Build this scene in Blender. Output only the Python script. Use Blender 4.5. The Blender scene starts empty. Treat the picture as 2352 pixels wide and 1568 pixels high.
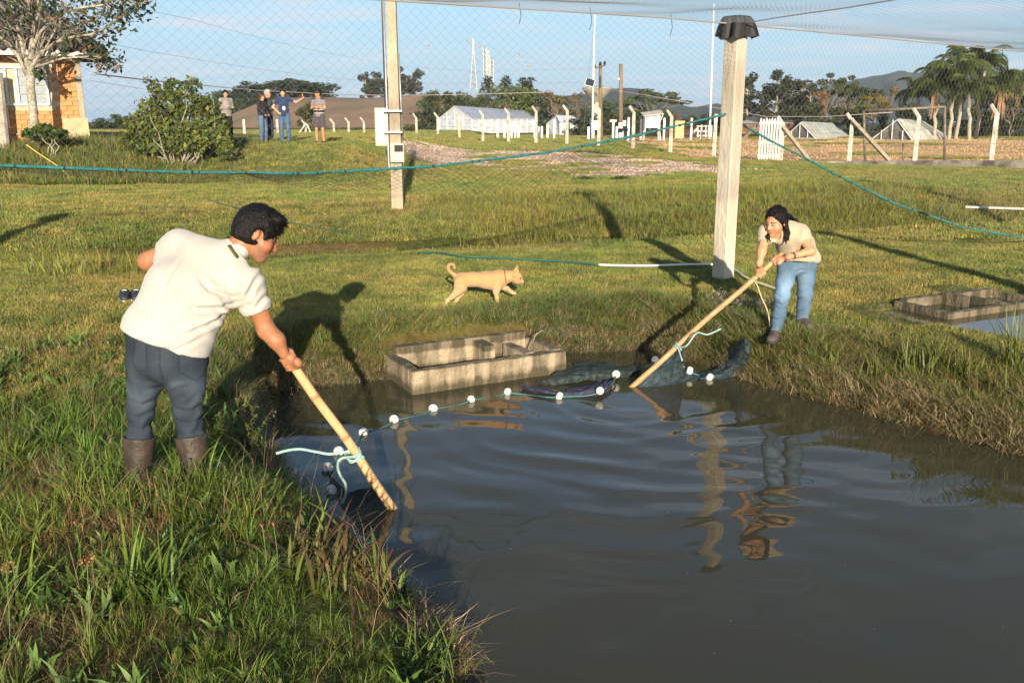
import bpy, bmesh, math, random
import numpy as np
from mathutils import Vector, Matrix, noise as mnoise

random.seed(7); RNG = np.random.default_rng(7)
sc = bpy.context.scene
COL = sc.collection
R = math.radians
PI = math.pi

# ---------------------------------------------------------------- camera
CAMH = 2.25                       # eye height over the pond surface (z = 0 is the water)
PITCH = R(13.66)
FPX, CX, CY = 2073.0, 1176.0, 784.0
cd = bpy.data.cameras.new('camera'); cam = bpy.data.objects.new('camera', cd); COL.objects.link(cam)
cd.sensor_width = 36.0; cd.lens = FPX / 2352 * 36.0; cd.clip_start = 0.05; cd.clip_end = 6000
cam.location = (0, 0, CAMH); cam.rotation_euler = (PI/2 - PITCH, 0, 0)
sc.camera = cam

def raydir(px, py):
    u, v = (px - CX) / FPX, -(py - CY) / FPX
    cp, sp = math.cos(PITCH), math.sin(PITCH)
    return Vector((u, cp + v*sp, -sp + v*cp))
def at(px, py, Y=None, z=None):
    """point of the place seen in that direction, at forward distance Y or at height z"""
    d = raydir(px, py)
    t = Y / d.y if Y is not None else (z - CAMH) / d.z
    return Vector((0, 0, CAMH)) + d * t

# ---------------------------------------------------------------- light
SUNRAY = raydir(1005, 795).normalized()          # direction in which the light travels
SUN_EL = math.asin(-SUNRAY.z)
to_sun = -SUNRAY
sl = bpy.data.lights.new('sun', 'SUN'); so = bpy.data.objects.new('sun', sl); COL.objects.link(so)
sl.energy = 4.6; sl.angle = R(0.55); sl.color = (1.0, 0.87, 0.68)
so.rotation_euler = to_sun.to_track_quat('Z', 'Y').to_euler(); so.location = (0, -20, 20)
w = bpy.data.worlds.new('World'); sc.world = w; w.use_nodes = True
nt = w.node_tree; nt.nodes.clear()
N = lambda t: nt.nodes.new(t)
out = N('ShaderNodeOutputWorld'); bg = N('ShaderNodeBackground'); sky = N('ShaderNodeTexSky')
sky.sky_type = 'NISHITA'; sky.sun_disc = False; sky.sun_elevation = SUN_EL
sky.sun_rotation = math.atan2(to_sun.x, to_sun.y)
sky.air_density = 1.0; sky.dust_density = 0.6; sky.ozone_density = 2.2
bg.inputs['Strength'].default_value = 0.085
# thin cirrus: streaky noise on a plane high above, mixed over the sky
tc = N('ShaderNodeTexCoord'); sep = N('ShaderNodeSeparateXYZ'); nt.links.new(tc.outputs['Generated'], sep.inputs[0])
mx = N('ShaderNodeMath'); mx.operation = 'MAXIMUM'; nt.links.new(sep.outputs['Z'], mx.inputs[0]); mx.inputs[1].default_value = 0.0
ad = N('ShaderNodeMath'); ad.operation = 'ADD'; nt.links.new(mx.outputs[0], ad.inputs[0]); ad.inputs[1].default_value = 0.10
dv = N('ShaderNodeVectorMath'); dv.operation = 'DIVIDE'
cb = N('ShaderNodeCombineXYZ')
for k in range(3): nt.links.new(ad.outputs[0], cb.inputs[k])
nt.links.new(tc.outputs['Generated'], dv.inputs[0]); nt.links.new(cb.outputs[0], dv.inputs[1])
mp = N('ShaderNodeMapping'); mp.inputs['Rotation'].default_value = (0, 0, R(62)); mp.inputs['Scale'].default_value = (0.55, 1.25, 1.0)
nt.links.new(dv.outputs[0], mp.inputs['Vector'])
nz = N('ShaderNodeTexNoise'); nz.inputs['Scale'].default_value = 2.1; nz.inputs['Detail'].default_value = 7; nz.inputs['Roughness'].default_value = 0.58; nz.inputs['Distortion'].default_value = 0.5
nt.links.new(mp.outputs[0], nz.inputs['Vector'])
rp = N('ShaderNodeValToRGB'); rp.color_ramp.elements[0].position = 0.49; rp.color_ramp.elements[1].position = 0.70
rp.color_ramp.elements[1].color = (0.78, 0.78, 0.78, 1)
nt.links.new(nz.outputs['Fac'], rp.inputs[0])
mixc = N('ShaderNodeMix'); mixc.data_type = 'RGBA'
nt.links.new(rp.outputs[0], mixc.inputs['Factor']); nt.links.new(sky.outputs[0], mixc.inputs[6]); mixc.inputs[7].default_value = (5.0, 5.1, 5.6, 1)
# pale haze low over the horizon, the same all round
hz = N('ShaderNodeMapRange'); hz.inputs['From Min'].default_value = 0.0; hz.inputs['From Max'].default_value = 0.26; hz.inputs['To Min'].default_value = 0.66; hz.inputs['To Max'].default_value = 0.0; hz.interpolation_type = 'SMOOTHSTEP'
nt.links.new(mx.outputs[0], hz.inputs['Value'])
mixh = N('ShaderNodeMix'); mixh.data_type = 'RGBA'; mixh.inputs[7].default_value = (1.75, 3.4, 5.6, 1)
nt.links.new(hz.outputs[0], mixh.inputs['Factor']); nt.links.new(sky.outputs[0], mixh.inputs[6]); nt.links.new(mixh.outputs[2], mixc.inputs[6])
nt.links.new(mixc.outputs[2], bg.inputs['Color']); nt.links.new(bg.outputs[0], out.inputs['Surface'])

sc.view_settings.view_transform = 'Standard'; sc.view_settings.look = 'None'
sc.view_settings.exposure = 0.95; sc.view_settings.gamma = 1.0; sc.view_settings.use_curve_mapping = False
sc.render.engine = 'CYCLES'
sc.cycles.max_bounces = 5; sc.cycles.diffuse_bounces = 2; sc.cycles.transmission_bounces = 4; sc.cycles.transparent_max_bounces = 12; sc.cycles.glossy_bounces = 3
sc.cycles.use_denoising = True

# ---------------------------------------------------------------- materials
MATS = {}
def mat(name, col, rough=0.7, var=0.0, vscale=6.0, bump=0.0, bscale=40.0, col2=None, metal=0.0, spec=0.5, attr=None,
        trans=0.0, alpha=1.0, stretch=None, sheen=0.0, coat=0.0, detail=4.0, lo=0.35, hi=0.68, transl=0.0):
    """procedural material: base colour broken up by noise towards col2, fine bump, optional colour attribute"""
    if name in MATS: return MATS[name]
    m = bpy.data.materials.new(name); m.use_nodes = True; t = m.node_tree
    b = t.nodes['Principled BSDF']; b.inputs['Roughness'].default_value = rough; b.inputs['Metallic'].default_value = metal
    b.inputs['Specular IOR Level'].default_value = spec
    b.inputs['Transmission Weight'].default_value = trans; b.inputs['Alpha'].default_value = alpha
    if sheen: b.inputs['Sheen Weight'].default_value = sheen
    if coat: b.inputs['Coat Weight'].default_value = coat
    co = t.nodes.new('ShaderNodeTexCoord'); src = co.outputs['Object']
    if stretch:
        mpn = t.nodes.new('ShaderNodeMapping'); mpn.inputs['Scale'].default_value = stretch
        t.links.new(src, mpn.inputs['Vector']); src = mpn.outputs[0]
    colsock = None
    if attr:
        a = t.nodes.new('ShaderNodeAttribute'); a.attribute_name = attr; colsock = a.outputs['Color']
    if var or col2:
        nz = t.nodes.new('ShaderNodeTexNoise'); nz.inputs['Scale'].default_value = vscale; nz.inputs['Detail'].default_value = detail; nz.inputs['Roughness'].default_value = 0.62
        t.links.new(src, nz.inputs['Vector'])
        rp = t.nodes.new('ShaderNodeValToRGB'); rp.color_ramp.elements[0].position = lo; rp.color_ramp.elements[1].position = hi
        t.links.new(nz.outputs['Fac'], rp.inputs[0])
        if attr:
            rp.color_ramp.elements[0].color = (1-var,)*3 + (1,); rp.color_ramp.elements[1].color = (1+var,)*3 + (1,)
            mm = t.nodes.new('ShaderNodeMix'); mm.data_type = 'RGBA'; mm.blend_type = 'MULTIPLY'; mm.inputs['Factor'].default_value = 1
            t.links.new(colsock, mm.inputs[6]); t.links.new(rp.outputs[0], mm.inputs[7]); colsock = mm.outputs[2]
        else:
            c2 = col2 if col2 else tuple(c*(1-var) for c in col)
            rp.color_ramp.elements[0].color = tuple(c2) + (1,); rp.color_ramp.elements[1].color = tuple(min(1, c*(1+var*0.4)) for c in col) + (1,)
            colsock = rp.outputs[0]
    if colsock is None: b.inputs['Base Color'].default_value = tuple(col) + (1,)
    else: t.links.new(colsock, b.inputs['Base Color'])
    if bump:
        n2 = t.nodes.new('ShaderNodeTexNoise'); n2.inputs['Scale'].default_value = bscale; n2.inputs['Detail'].default_value = 5
        t.links.new(src, n2.inputs['Vector'])
        bp = t.nodes.new('ShaderNodeBump'); bp.inputs['Strength'].default_value = bump; bp.inputs['Distance'].default_value = 0.02
        t.links.new(n2.outputs['Fac'], bp.inputs['Height']); t.links.new(bp.outputs[0], b.inputs['Normal'])
    if transl:
        tr = t.nodes.new('ShaderNodeBsdfTranslucent'); ms = t.nodes.new('ShaderNodeMixShader'); ms.inputs[0].default_value = transl
        if colsock is None: tr.inputs['Color'].default_value = tuple(col) + (1,)
        else: t.links.new(colsock, tr.inputs['Color'])
        t.links.new(b.outputs[0], ms.inputs[1]); t.links.new(tr.outputs[0], ms.inputs[2])
        t.links.new(ms.outputs[0], t.nodes['Material Output'].inputs['Surface'])
    MATS[name] = m
    return m

# ---------------------------------------------------------------- mesh helpers
def tag(o, label=None, cat=None, group=None, kind=None):
    if label: o['label'] = label
    if cat: o['category'] = cat
    if group: o['group'] = group
    if kind: o['kind'] = kind
    return o
def thing(name, label, cat, loc=(0, 0, 0), rz=0.0, group=None):
    o = bpy.data.objects.new(name, None); COL.objects.link(o); o.location = loc; o.rotation_euler = (0, 0, rz); o.empty_display_size = 0.1
    return tag(o, label, cat, group)
def link(name, me, m=None, parent=None, smooth=True):
    if m is not None:
        for k in (m if isinstance(m, (list, tuple)) else [m]): me.materials.append(k)
    o = bpy.data.objects.new(name, me); COL.objects.link(o)
    if parent is not None: o.parent = parent
    if smooth and len(me.polygons): me.polygons.foreach_set('use_smooth', np.ones(len(me.polygons), bool))
    return o
def copy_tree(o, parent=None):
    c = o.copy(); COL.objects.link(c)
    if parent is not None: c.parent = parent
    for ch in list(o.children): copy_tree(ch, c)
    return c
def vec(p): return np.array((p[0], p[1], p[2]), float)

class MB:
    """collects faces and links them as ONE mesh object"""
    def __init__(s): s.v = []; s.f = []; s.n = 0; s.mi = []; s.cur = 0
    def add(s, V, F):
        V = [tuple(map(float, p)) for p in V]
        s.v += V; s.f += [tuple(i + s.n for i in f) for f in F]; s.mi += [s.cur]*len(F); s.n += len(V); return s
    def box(s, c, size, rot=None, taper=1.0, bev=0.0):
        hx, hy, hz = size[0]/2, size[1]/2, size[2]/2
        V = []
        for z, k in ((-hz, 1.0), (hz, taper)):
            if bev:
                b = bev
                for x, y in ((-hx+b, -hy), (hx-b, -hy), (hx, -hy+b), (hx, hy-b), (hx-b, hy), (-hx+b, hy), (-hx, hy-b), (-hx, -hy+b)): V.append(Vector((x*k, y*k, z)))
            else:
                for x, y in ((-hx, -hy), (hx, -hy), (hx, hy), (-hx, hy)): V.append(Vector((x*k, y*k, z)))
        n = 8 if bev else 4
        F = [tuple(range(n-1, -1, -1)), tuple(range(n, 2*n))] + [(i, (i+1) % n, n+(i+1) % n, n+i) for i in range(n)]
        if rot is not None: V = [rot @ p for p in V]
        c = Vector(c); return s.add([p + c for p in V], F)
    def tube(s, path, rad, n=8, cap=True, flat=None):
        P = [Vector(p) for p in path]; k = len(P)
        if not hasattr(rad, '__len__'): rad = [rad]*k
        V = []; up = None
        for i in range(k):
            d = (P[min(i+1, k-1)] - P[max(i-1, 0)])
            if d.length < 1e-9: d = Vector((0, 0, 1))
            d.normalize()
            if up is None:
                up = d.cross(Vector((0, 0, 1)) if abs(d.z) < 0.9 else Vector((1, 0, 0))).normalized()
            else:
                up = (up - d*up.dot(d))
                up = up.normalized() if up.length > 1e-6 else d.orthogonal().normalized()
            w2 = d.cross(up)
            for j in range(n):
                a = 2*PI*j/n
                V.append(P[i] + (up*math.cos(a) + w2*math.sin(a)*(flat or 1.0))*rad[i])
        F = [(i*n+j, i*n+(j+1) % n, (i+1)*n+(j+1) % n, (i+1)*n+j) for i in range(k-1) for j in range(n)]
        if cap: F += [tuple(range(n-1, -1, -1)), tuple((k-1)*n+j for j in range(n))]
        return s.add(V, F)
    def lathe(s, prof, c=(0, 0, 0), n=16, rot=None):
        V = []; c = Vector(c)
        for r, z in prof:
            for j in range(n):
                p = Vector((r*math.cos(2*PI*j/n), r*math.sin(2*PI*j/n), z))
                V.append((rot @ p if rot is not None else p) + c)
        k = len(prof)
        F = [(i*n+j, i*n+(j+1) % n, (i+1)*n+(j+1) % n, (i+1)*n+j) for i in range(k-1) for j in range(n)]
        F += [tuple(range(n-1, -1, -1)), tuple((k-1)*n+j for j in range(n))]
        return s.add(V, F)
    def quad(s, a, b, c, d): return s.add([a, b, c, d], [(0, 1, 2, 3)])
    def prism(s, poly, axis):
        """closed polygon (3-D points) swept along axis"""
        n = len(poly); P = [Vector(p) for p in poly]; a = Vector(axis)
        return s.add(P + [p + a for p in P], [tuple(range(n-1, -1, -1)), tuple(range(n, 2*n))] + [(i, (i+1) % n, n+(i+1) % n, n+i) for i in range(n)])
    def build(s, name, m=None, parent=None, smooth=False):
        me = bpy.data.meshes.new(name); me.from_pydata(s.v, [], s.f); me.update()
        o = link(name, me, m, parent, smooth)
        if any(s.mi): me.polygons.foreach_set('material_index', s.mi)
        return o

def np_mesh(name, V, F4=None, F3=None, cols=None):
    """fast mesh from arrays (quads and/or triangles), optional per-vertex colour attribute 'col'"""
    me = bpy.data.meshes.new(name); V = np.asarray(V, np.float32)
    F4 = np.zeros((0, 4), np.int32) if F4 is None else np.asarray(F4, np.int32)
    F3 = np.zeros((0, 3), np.int32) if F3 is None else np.asarray(F3, np.int32)
    me.vertices.add(len(V)); me.vertices.foreach_set('co', V.ravel())
    idx = np.concatenate([F4.ravel(), F3.ravel()]).astype(np.int32)
    me.loops.add(len(idx)); me.loops.foreach_set('vertex_index', idx)
    st = np.concatenate([np.arange(len(F4))*4, len(F4)*4 + np.arange(len(F3))*3]).astype(np.int32)
    me.polygons.add(len(st)); me.polygons.foreach_set('loop_start', st)
    try: me.polygons.foreach_set('loop_total', np.concatenate([np.full(len(F4), 4), np.full(len(F3), 3)]).astype(np.int32))
    except Exception: pass
    me.update(calc_edges=True); me.validate()
    if cols is not None:
        ca = me.color_attributes.new('col', 'FLOAT_COLOR', 'POINT')
        c = np.ones((len(V), 4), np.float32); c[:, :3] = cols; ca.data.foreach_set('color', c.ravel())
    return me

# value noise in numpy (for terrain, cloth folds, water)
_tab = np.random.default_rng(3).random((64, 64, 64)).astype(np.float32)
def vnoise(x, y, z=0.0):
    x, y, z = np.broadcast_arrays(np.asarray(x, float), np.asarray(y, float), np.asarray(z, float))
    i, j, k = np.floor(x).astype(int), np.floor(y).astype(int), np.floor(z).astype(int)
    f, g, h = x-i, y-j, z-k
    f, g, h = f*f*(3-2*f), g*g*(3-2*g), h*h*(3-2*h)
    def T(a, b, c): return _tab[(i+a) & 63, (j+b) & 63, (k+c) & 63]
    a = (T(0,0,0)*(1-f)+T(1,0,0)*f)*(1-g) + (T(0,1,0)*(1-f)+T(1,1,0)*f)*g
    b = (T(0,0,1)*(1-f)+T(1,0,1)*f)*(1-g) + (T(0,1,1)*(1-f)+T(1,1,1)*f)*g
    return (a*(1-h)+b*h)*2-1
def fbm(x, y, z=0.0, o=4):
    s = 0; a = 1.0; t = 0
    for q in range(o):
        s = s + a*vnoise(np.asarray(x)*2**q+q*7.3, np.asarray(y)*2**q+q*3.1, np.asarray(z)*2**q); t += a; a *= 0.5
    return s/t
def sstep(a, b, x):
    t = np.clip((np.asarray(x, float)-a)/(b-a), 0, 1); return t*t*(3-2*t)
# ================================================================ terrain, ponds, grass
POND1 = [at(*p, z=0).xy for p in ((578,907),(690,889),(800,879),(880,868),(1090,842),(1300,806),(1394,809),(1481,799),(1515,806),(1556,817),(1633,837),
         (1685,859),(1782,892),(1985,943),(2150,988),(2352,1045),(2600,1110))]
POND1 += [Vector((4.6,3.4)), Vector((4.4,1.9)), Vector((2.6,1.1)), Vector((0.9,1.35)), Vector((0.15,2.2))]
POND1 += [at(*p, z=0).xy for p in ((1050,1590),(1005,1500),(945,1420),(875,1350),(825,1285),(765,1225),(690,1170),(640,1105),(605,1040),(585,970))]
P2Z = 0.42                                                                        # the pond behind stands a little higher
POND2 = [at(*p, z=P2Z).xy for p in ((2003,716),(2085,708),(2120,694),(2180,684),(2352,680),(2700,690),(2900,830),(2600,812),(2352,781),(2218,755),(2137,745),(2067,729))]
POND1 = np.array([tuple(p) for p in POND1]); POND2 = np.array([tuple(p) for p in POND2])

def sdpoly(x, y, P):
    """signed distance to polygon, negative inside"""
    x = np.asarray(x, float); y = np.asarray(y, float)
    d = np.full(x.shape, 1e9); ins = np.zeros(x.shape, bool); n = len(P)
    for i in range(n):
        ax, ay = P[i]; bx, by = P[(i+1) % n]
        ex, ey = bx-ax, by-ay
        t = np.clip(((x-ax)*ex + (y-ay)*ey)/(ex*ex+ey*ey+1e-12), 0, 1)
        d = np.minimum(d, np.hypot(x-ax-t*ex, y-ay-t*ey))
        c = ((ay > y) != (by > y)) & (x < (bx-ax)*(y-ay)/(by-ay+1e-12) + ax)
        ins ^= c
    return np.where(ins, -d, d)

B1A = R(28.2); B1O = np.array((-0.842, 7.335)); B1L, B1W = 1.52, 0.68            # concrete sluice box in the near pond
B2A = R(27.0); B2O = np.array(at(2180, 714, z=0.505).xy); B2L, B2W = 1.5, 0.62                # and in the pond behind
def loc2(x, y, O, A):
    dx, dy = x-O[0], y-O[1]; c, s = math.cos(A), math.sin(A)
    return dx*c+dy*s, -dx*s+dy*c

def base_h(x, y):
    x = np.asarray(x, float); y = np.asarray(y, float)
    h = 0.46 + 0*x
    h = h - 0.16*sstep(-1.2, -2.6, x)*sstep(8.5, 5.0, y)                            # the bank under the man lies a little lower
    h = h - 0.035*sstep(2.5, 3.3, x)*sstep(5.5, 6.5, y)*sstep(10.2, 9.0, y)
    ys = 15.6 + 0.34*(x-1.3)                                                        # shallow drain behind the bench
    wl = 1.0 - 0.25*sstep(-3, -9, x)
    h = h - 0.40*np.exp(-((y-ys)/1.25)**2)*wl
    h = h + 0.16*sstep(ys+1.0, ys+6.0, y)
    h = h + 0.25*sstep(28, 55, y)*sstep(14, 2, x)
    h = h - 0.16*sstep(30, 42, y)*sstep(6, 16, x) + 0.22*sstep(42, 76, y)*sstep(6, 14, x)
    toe = 24.2 + 0.5*vnoise(x*0.22, 3.0)                                            # embankment on the left
    lat = sstep(-2.2, -5.6, x)
    h = h + (0.92 + 0.22*sstep(-8, -14, x))*sstep(toe, toe+6.2, y)*lat*(1-0.55*sstep(38, 52, y))
    h = h + 0.035*fbm(x*0.5, y*0.5)*sstep(0.0, 9, y) + 0.012*vnoise(x*2.3, y*2.3)
    return h

SLOPEW = lambda x, y: np.where((x > 1.45), 0.28 + 0.70*sstep(2.3, 3.1, x)*sstep(8.6, 7.4, y + 0*x), 0.34 + 0.50*sstep(0.6, 0.2, x)*sstep(6.4, 5.4, y))
def ground_h(x, y):
    x = np.asarray(x, float); y = np.asarray(y, float)
    h = base_h(x, y)
    s1 = sdpoly(x, y, POND1) + 0.035*vnoise(x*3.1, y*3.1) ; s2 = sdpoly(x, y, POND2)
    w1 = SLOPEW(x, y)
    def bank(s, w):
        t = np.clip((s+0.04)/0.10, 0, 1)                       # undercut face straight out of the water
        k = np.clip((s-0.05)/w, 0, 1)
        return np.where(s < -0.04, -0.5*np.clip((-s-0.04)/0.3, 0, 1)-0.10, -0.10 + 0.24*t), k
    b, k = bank(s1, w1); kk = np.sin(k*PI/2)**0.8
    h1 = np.where(s1 < 0.06, np.minimum(b, h), (0.14)*(1-kk) + h*kk)
    b, k = bank(s2, 0.20); kk = np.sin(k*PI/2)
    b = b + P2Z; h2 = np.where(s2 < 0.06, np.minimum(b, h), np.minimum(h, P2Z+0.14)*(1-kk) + h*kk)
    hh = np.minimum(h1, h2)
    for O, A, L, W in ((B1O, B1A, B1L, B1W), (B2O, B2A, B2L, B2W)):
        u, v = loc2(x, y, O, A)
        ins = (u > 0.0) & (u < L) & (v > 0.0) & (v < W+0.03)
        hh = np.where(ins, -0.5, hh)
        back = (u > -0.05) & (u < L) & (v >= W+0.03) & (v < W+0.4)
    return hh
def gz(x, y): return float(ground_h(np.array([x]), np.array([y]))[0])
def onground(px, py, z0=0.45):
    p = at(px, py, z=z0)
    for _ in range(12):
        p = at(px, py, z=0.5*(p.z + gz(p.x, p.y)))
    return Vector((p.x, p.y, gz(p.x, p.y)))

def spaced(lo, hi, fine_lo, fine_hi, step, grow=1.09, mxs=60.0):
    a = list(np.arange(fine_lo, fine_hi, step)); s = step; v = fine_hi
    while v < hi: a.append(v); s = min(s*grow, mxs); v += s
    s = step; v = fine_lo - step; pre = []
    while v > lo: pre.append(v); s = min(s*grow, mxs); v -= s
    return np.array(pre[::-1] + a)
gx = spaced(-2500, 2500, -5.0, 6.6, 0.07); gy = spaced(-60, 3200, 1.0, 11.2, 0.07)
X, Y = np.meshgrid(gx, gy, indexing='ij'); Z = ground_h(X, Y)

# regions that have a colour of their own (soil, gravel, dry turf)
def road_mask(x, y):
    c = 42.0 - 0.75*(x+3.0)
    c = np.where(x < -3, 42.0 - 0.1*(x+3), c); hw = 3.5 + 4.5*sstep(-9, 0, x)*sstep(9, 3, x)
    return sstep(hw+2.0, hw-1.0, np.abs(y-c + 2.2*fbm(x*0.3, y*0.3)))*sstep(-13, -7, x)*sstep(11, 6, x)
def field_mask(x, y): return sstep(0, 1.2, y - (41.5 + 0.35*np.maximum(9-x, 0)**1.6 + 0.5*vnoise(x*.5, y*.5)))*sstep(7, 9.5, x)*sstep(97, 88, y)
def dry_mask(x, y):
    m = sstep(0.05, 0.5, fbm(x*0.33+5, y*0.33, o=5) + 0.25*sstep(17, 24, y)*sstep(4, -4, x) - 0.05)
    m = np.maximum(m, sstep(2.2, 0.4, np.hypot((x+2.0)*0.8, y-19.0)))
    m = np.maximum(m, 0.8*sstep(0.9, 0.2, np.abs((y-14.6) - (0.9-x)*1.35))*sstep(-2.6, -1.2, x)*sstep(1.2, 0.2, x))
    return m
s1 = sdpoly(X, Y, POND1)
n1 = fbm(X*0.9, Y*0.9)[..., None]; n2 = fbm(X*5, Y*5, o=3)[..., None]
C = np.array((0.105, 0.110, 0.026)) + 0*X[..., None]
C = C*(1+0.25*n2) + n1*np.array((0.02, 0.01, 0.0))
dm = dry_mask(X, Y)[..., None]; C = C*(1-0.75*dm) + np.array((0.20, 0.135, 0.055))*0.75*dm
soil = (sstep(0.30, 0.05, s1))[..., None]; C = C*(1-soil) + np.array((0.085, 0.055, 0.025))*soil
rm = (road_mask(X, Y)*np.clip(0.78+0.6*fbm(X*0.8, Y*0.8), 0, 1))[..., None]
C = C*(1-rm) + (np.array((0.66, 0.47, 0.33))*(1+0.22*n2))*rm
fm = field_mask(X, Y)[..., None]; fg = np.clip(0.8+0.5*fbm(X*0.25+9, Y*0.25)+0.25*sstep(16, 9, X), 0.25, 1)[..., None]
C = C*(1-fm) + fm*(np.array((0.70, 0.43, 0.21))*fg + np.array((0.17, 0.14, 0.045))*(1-fg))*(1+0.15*n2)
far = sstep(90, 160, Y)[..., None]; C = C*(1-far) + far*np.array((0.055, 0.062, 0.022))
nx_, ny_ = X.shape
ii = (np.arange(nx_-1)[:, None]*ny_ + np.arange(ny_-1)[None, :]).ravel()
me = np_mesh('ground', np.stack([X, Y, Z], -1).reshape(-1, 3), np.stack([ii, ii+ny_, ii+ny_+1, ii+1], 1), cols=np.clip(C, 0.004, 0.9).reshape(-1, 3))
m_ground = mat('turf_soil', (0.1, 0.1, 0.03), 0.95, var=0.35, vscale=9.0, bump=0.9, bscale=26.0, attr='col', spec=0.1, detail=9)
tag(link('ground', me, m_ground), kind='structure')

# ---------------------------------------------------------------- water
def water(name, lo, hi, step, poly, calm, z0=0.0):
    xs = np.arange(lo[0], hi[0], step); ys = np.arange(lo[1], hi[1], step)
    X, Y = np.meshgrid(xs, ys, indexing='ij'); Z = np.zeros_like(X)
    def ring(cx, cy, lam, amp, dec, ph=0.0, sq=1.0):
        r = np.hypot(X-cx, (Y-cy)*sq); r = r + 0.22*vnoise(X*1.3+cx, Y*1.3)
        return amp*np.sin(2*PI*r/lam + ph)*np.exp(-r/dec)*sstep(0.05, 0.9, r)*(0.6+0.5*vnoise(X*0.9+cx*3, Y*0.9))
    if not calm:
        Z += ring(1.035, 7.5, 0.40, 0.0044, 2.1) + ring(1.035, 7.5, 0.21, 0.0017, 1.7, 1.0) + ring(1.9, 7.4, 0.31, 0.0014, 1.6, .4)
        Z += ring(-0.72, 5.0, 0.21, 0.0020, 0.60) + ring(-0.72, 5.0, 0.47, 0.0034, 1.3, 2.0)
        env = 0.35 + 0.65*sstep(9.0, 4.5, Y)
        Z += 0.017*env*fbm(X*0.8+3, Y*1.2, 0.3, 3)*sstep(7.8, 5.4, Y) + 0.0016*np.sin(2*PI*(Y*2.3 + X*0.5 + 0.9*fbm(X*0.8, Y*0.8)))*sstep(8.4, 6.8, Y)*sstep(3.0, 5.2, Y) + 0.0011*fbm(X*3.0+11, Y*4.6, 0.7, 2)*sstep(8.5, 6.5, Y)
        Z += 0.00035*np.sin(X*9 + Y*24 + 3*vnoise(X*2, Y*2))*sstep(-0.6, -1.6, X)
    else:
        Z += 0.0008*fbm(X*2.0, Y*5.0, 0.2, 2)
    sd = sdpoly(X, Y, poly) < (0.06 if calm else 0.30)
    nx, ny = X.shape
    ii = (np.arange(nx-1)[:, None]*ny + np.arange(ny-1)[None, :]); keep = sd[:-1, :-1]
    ii = ii[keep]
    me = np_mesh(name, np.stack([X, Y, Z+z0], -1).reshape(-1, 3), np.stack([ii, ii+ny, ii+ny+1, ii+1], 1))
    m = mat('pond_water', (0.052, 0.048, 0.029), 0.03, spec=0.5); m.node_tree.nodes['Principled BSDF'].inputs['IOR'].default_value = 1.33
    return tag(link(name, me, m), kind='structure')
water('pond_water', (-2.7, 0.9), (5.4, 9.3), 0.029, POND1, False)
water('pond_water', (2.6, 5.8), (11.5, 12.2), 0.05, POND2, True, P2Z)

# ---------------------------------------------------------------- grass (countless: stuff)
def blade_clump(name, nb, rad, hmin, hmax, wid, lean, seed, c_lo, c_hi, dead=0.1, segs=3, c_dead=(0.30, 0.22, 0.10)):
    r = np.random.default_rng(seed); V = []; F = []; Cc = []
    for b in range(nb):
        a = r.uniform(0, 2*PI); d = rad*math.sqrt(r.random()); bx, by = d*math.cos(a), d*math.sin(a)
        h = r.uniform(hmin, hmax); az = a + r.normal(0, 0.9); le = abs(r.normal(lean, lean*0.5)); wv = wid*r.uniform(0.6, 1.15); fa = r.uniform(0, 2*PI)
        wx, wy = math.cos(fa)*wv/2, math.sin(fa)*wv/2
        dd = r.random() < dead
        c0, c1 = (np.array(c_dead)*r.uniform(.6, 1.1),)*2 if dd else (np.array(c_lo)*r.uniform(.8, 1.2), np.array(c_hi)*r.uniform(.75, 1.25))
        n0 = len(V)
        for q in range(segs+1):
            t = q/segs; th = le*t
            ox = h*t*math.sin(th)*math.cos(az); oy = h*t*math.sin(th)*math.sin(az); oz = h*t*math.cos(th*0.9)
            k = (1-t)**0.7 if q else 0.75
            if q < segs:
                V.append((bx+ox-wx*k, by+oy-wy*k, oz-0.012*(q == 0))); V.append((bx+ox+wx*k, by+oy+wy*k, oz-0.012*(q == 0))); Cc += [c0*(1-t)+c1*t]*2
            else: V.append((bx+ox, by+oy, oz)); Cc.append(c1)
        for q in range(segs-1): F.append((n0+2*q, n0+2*q+1, n0+2*q+3)); F.append((n0+2*q, n0+2*q+3, n0+2*q+2))
        F.append((n0+2*segs-2, n0+2*segs-1, n0+2*segs))
    me = np_mesh(name, np.array(V), None, np.array(F), cols=np.array(Cc))
    return me

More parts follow.
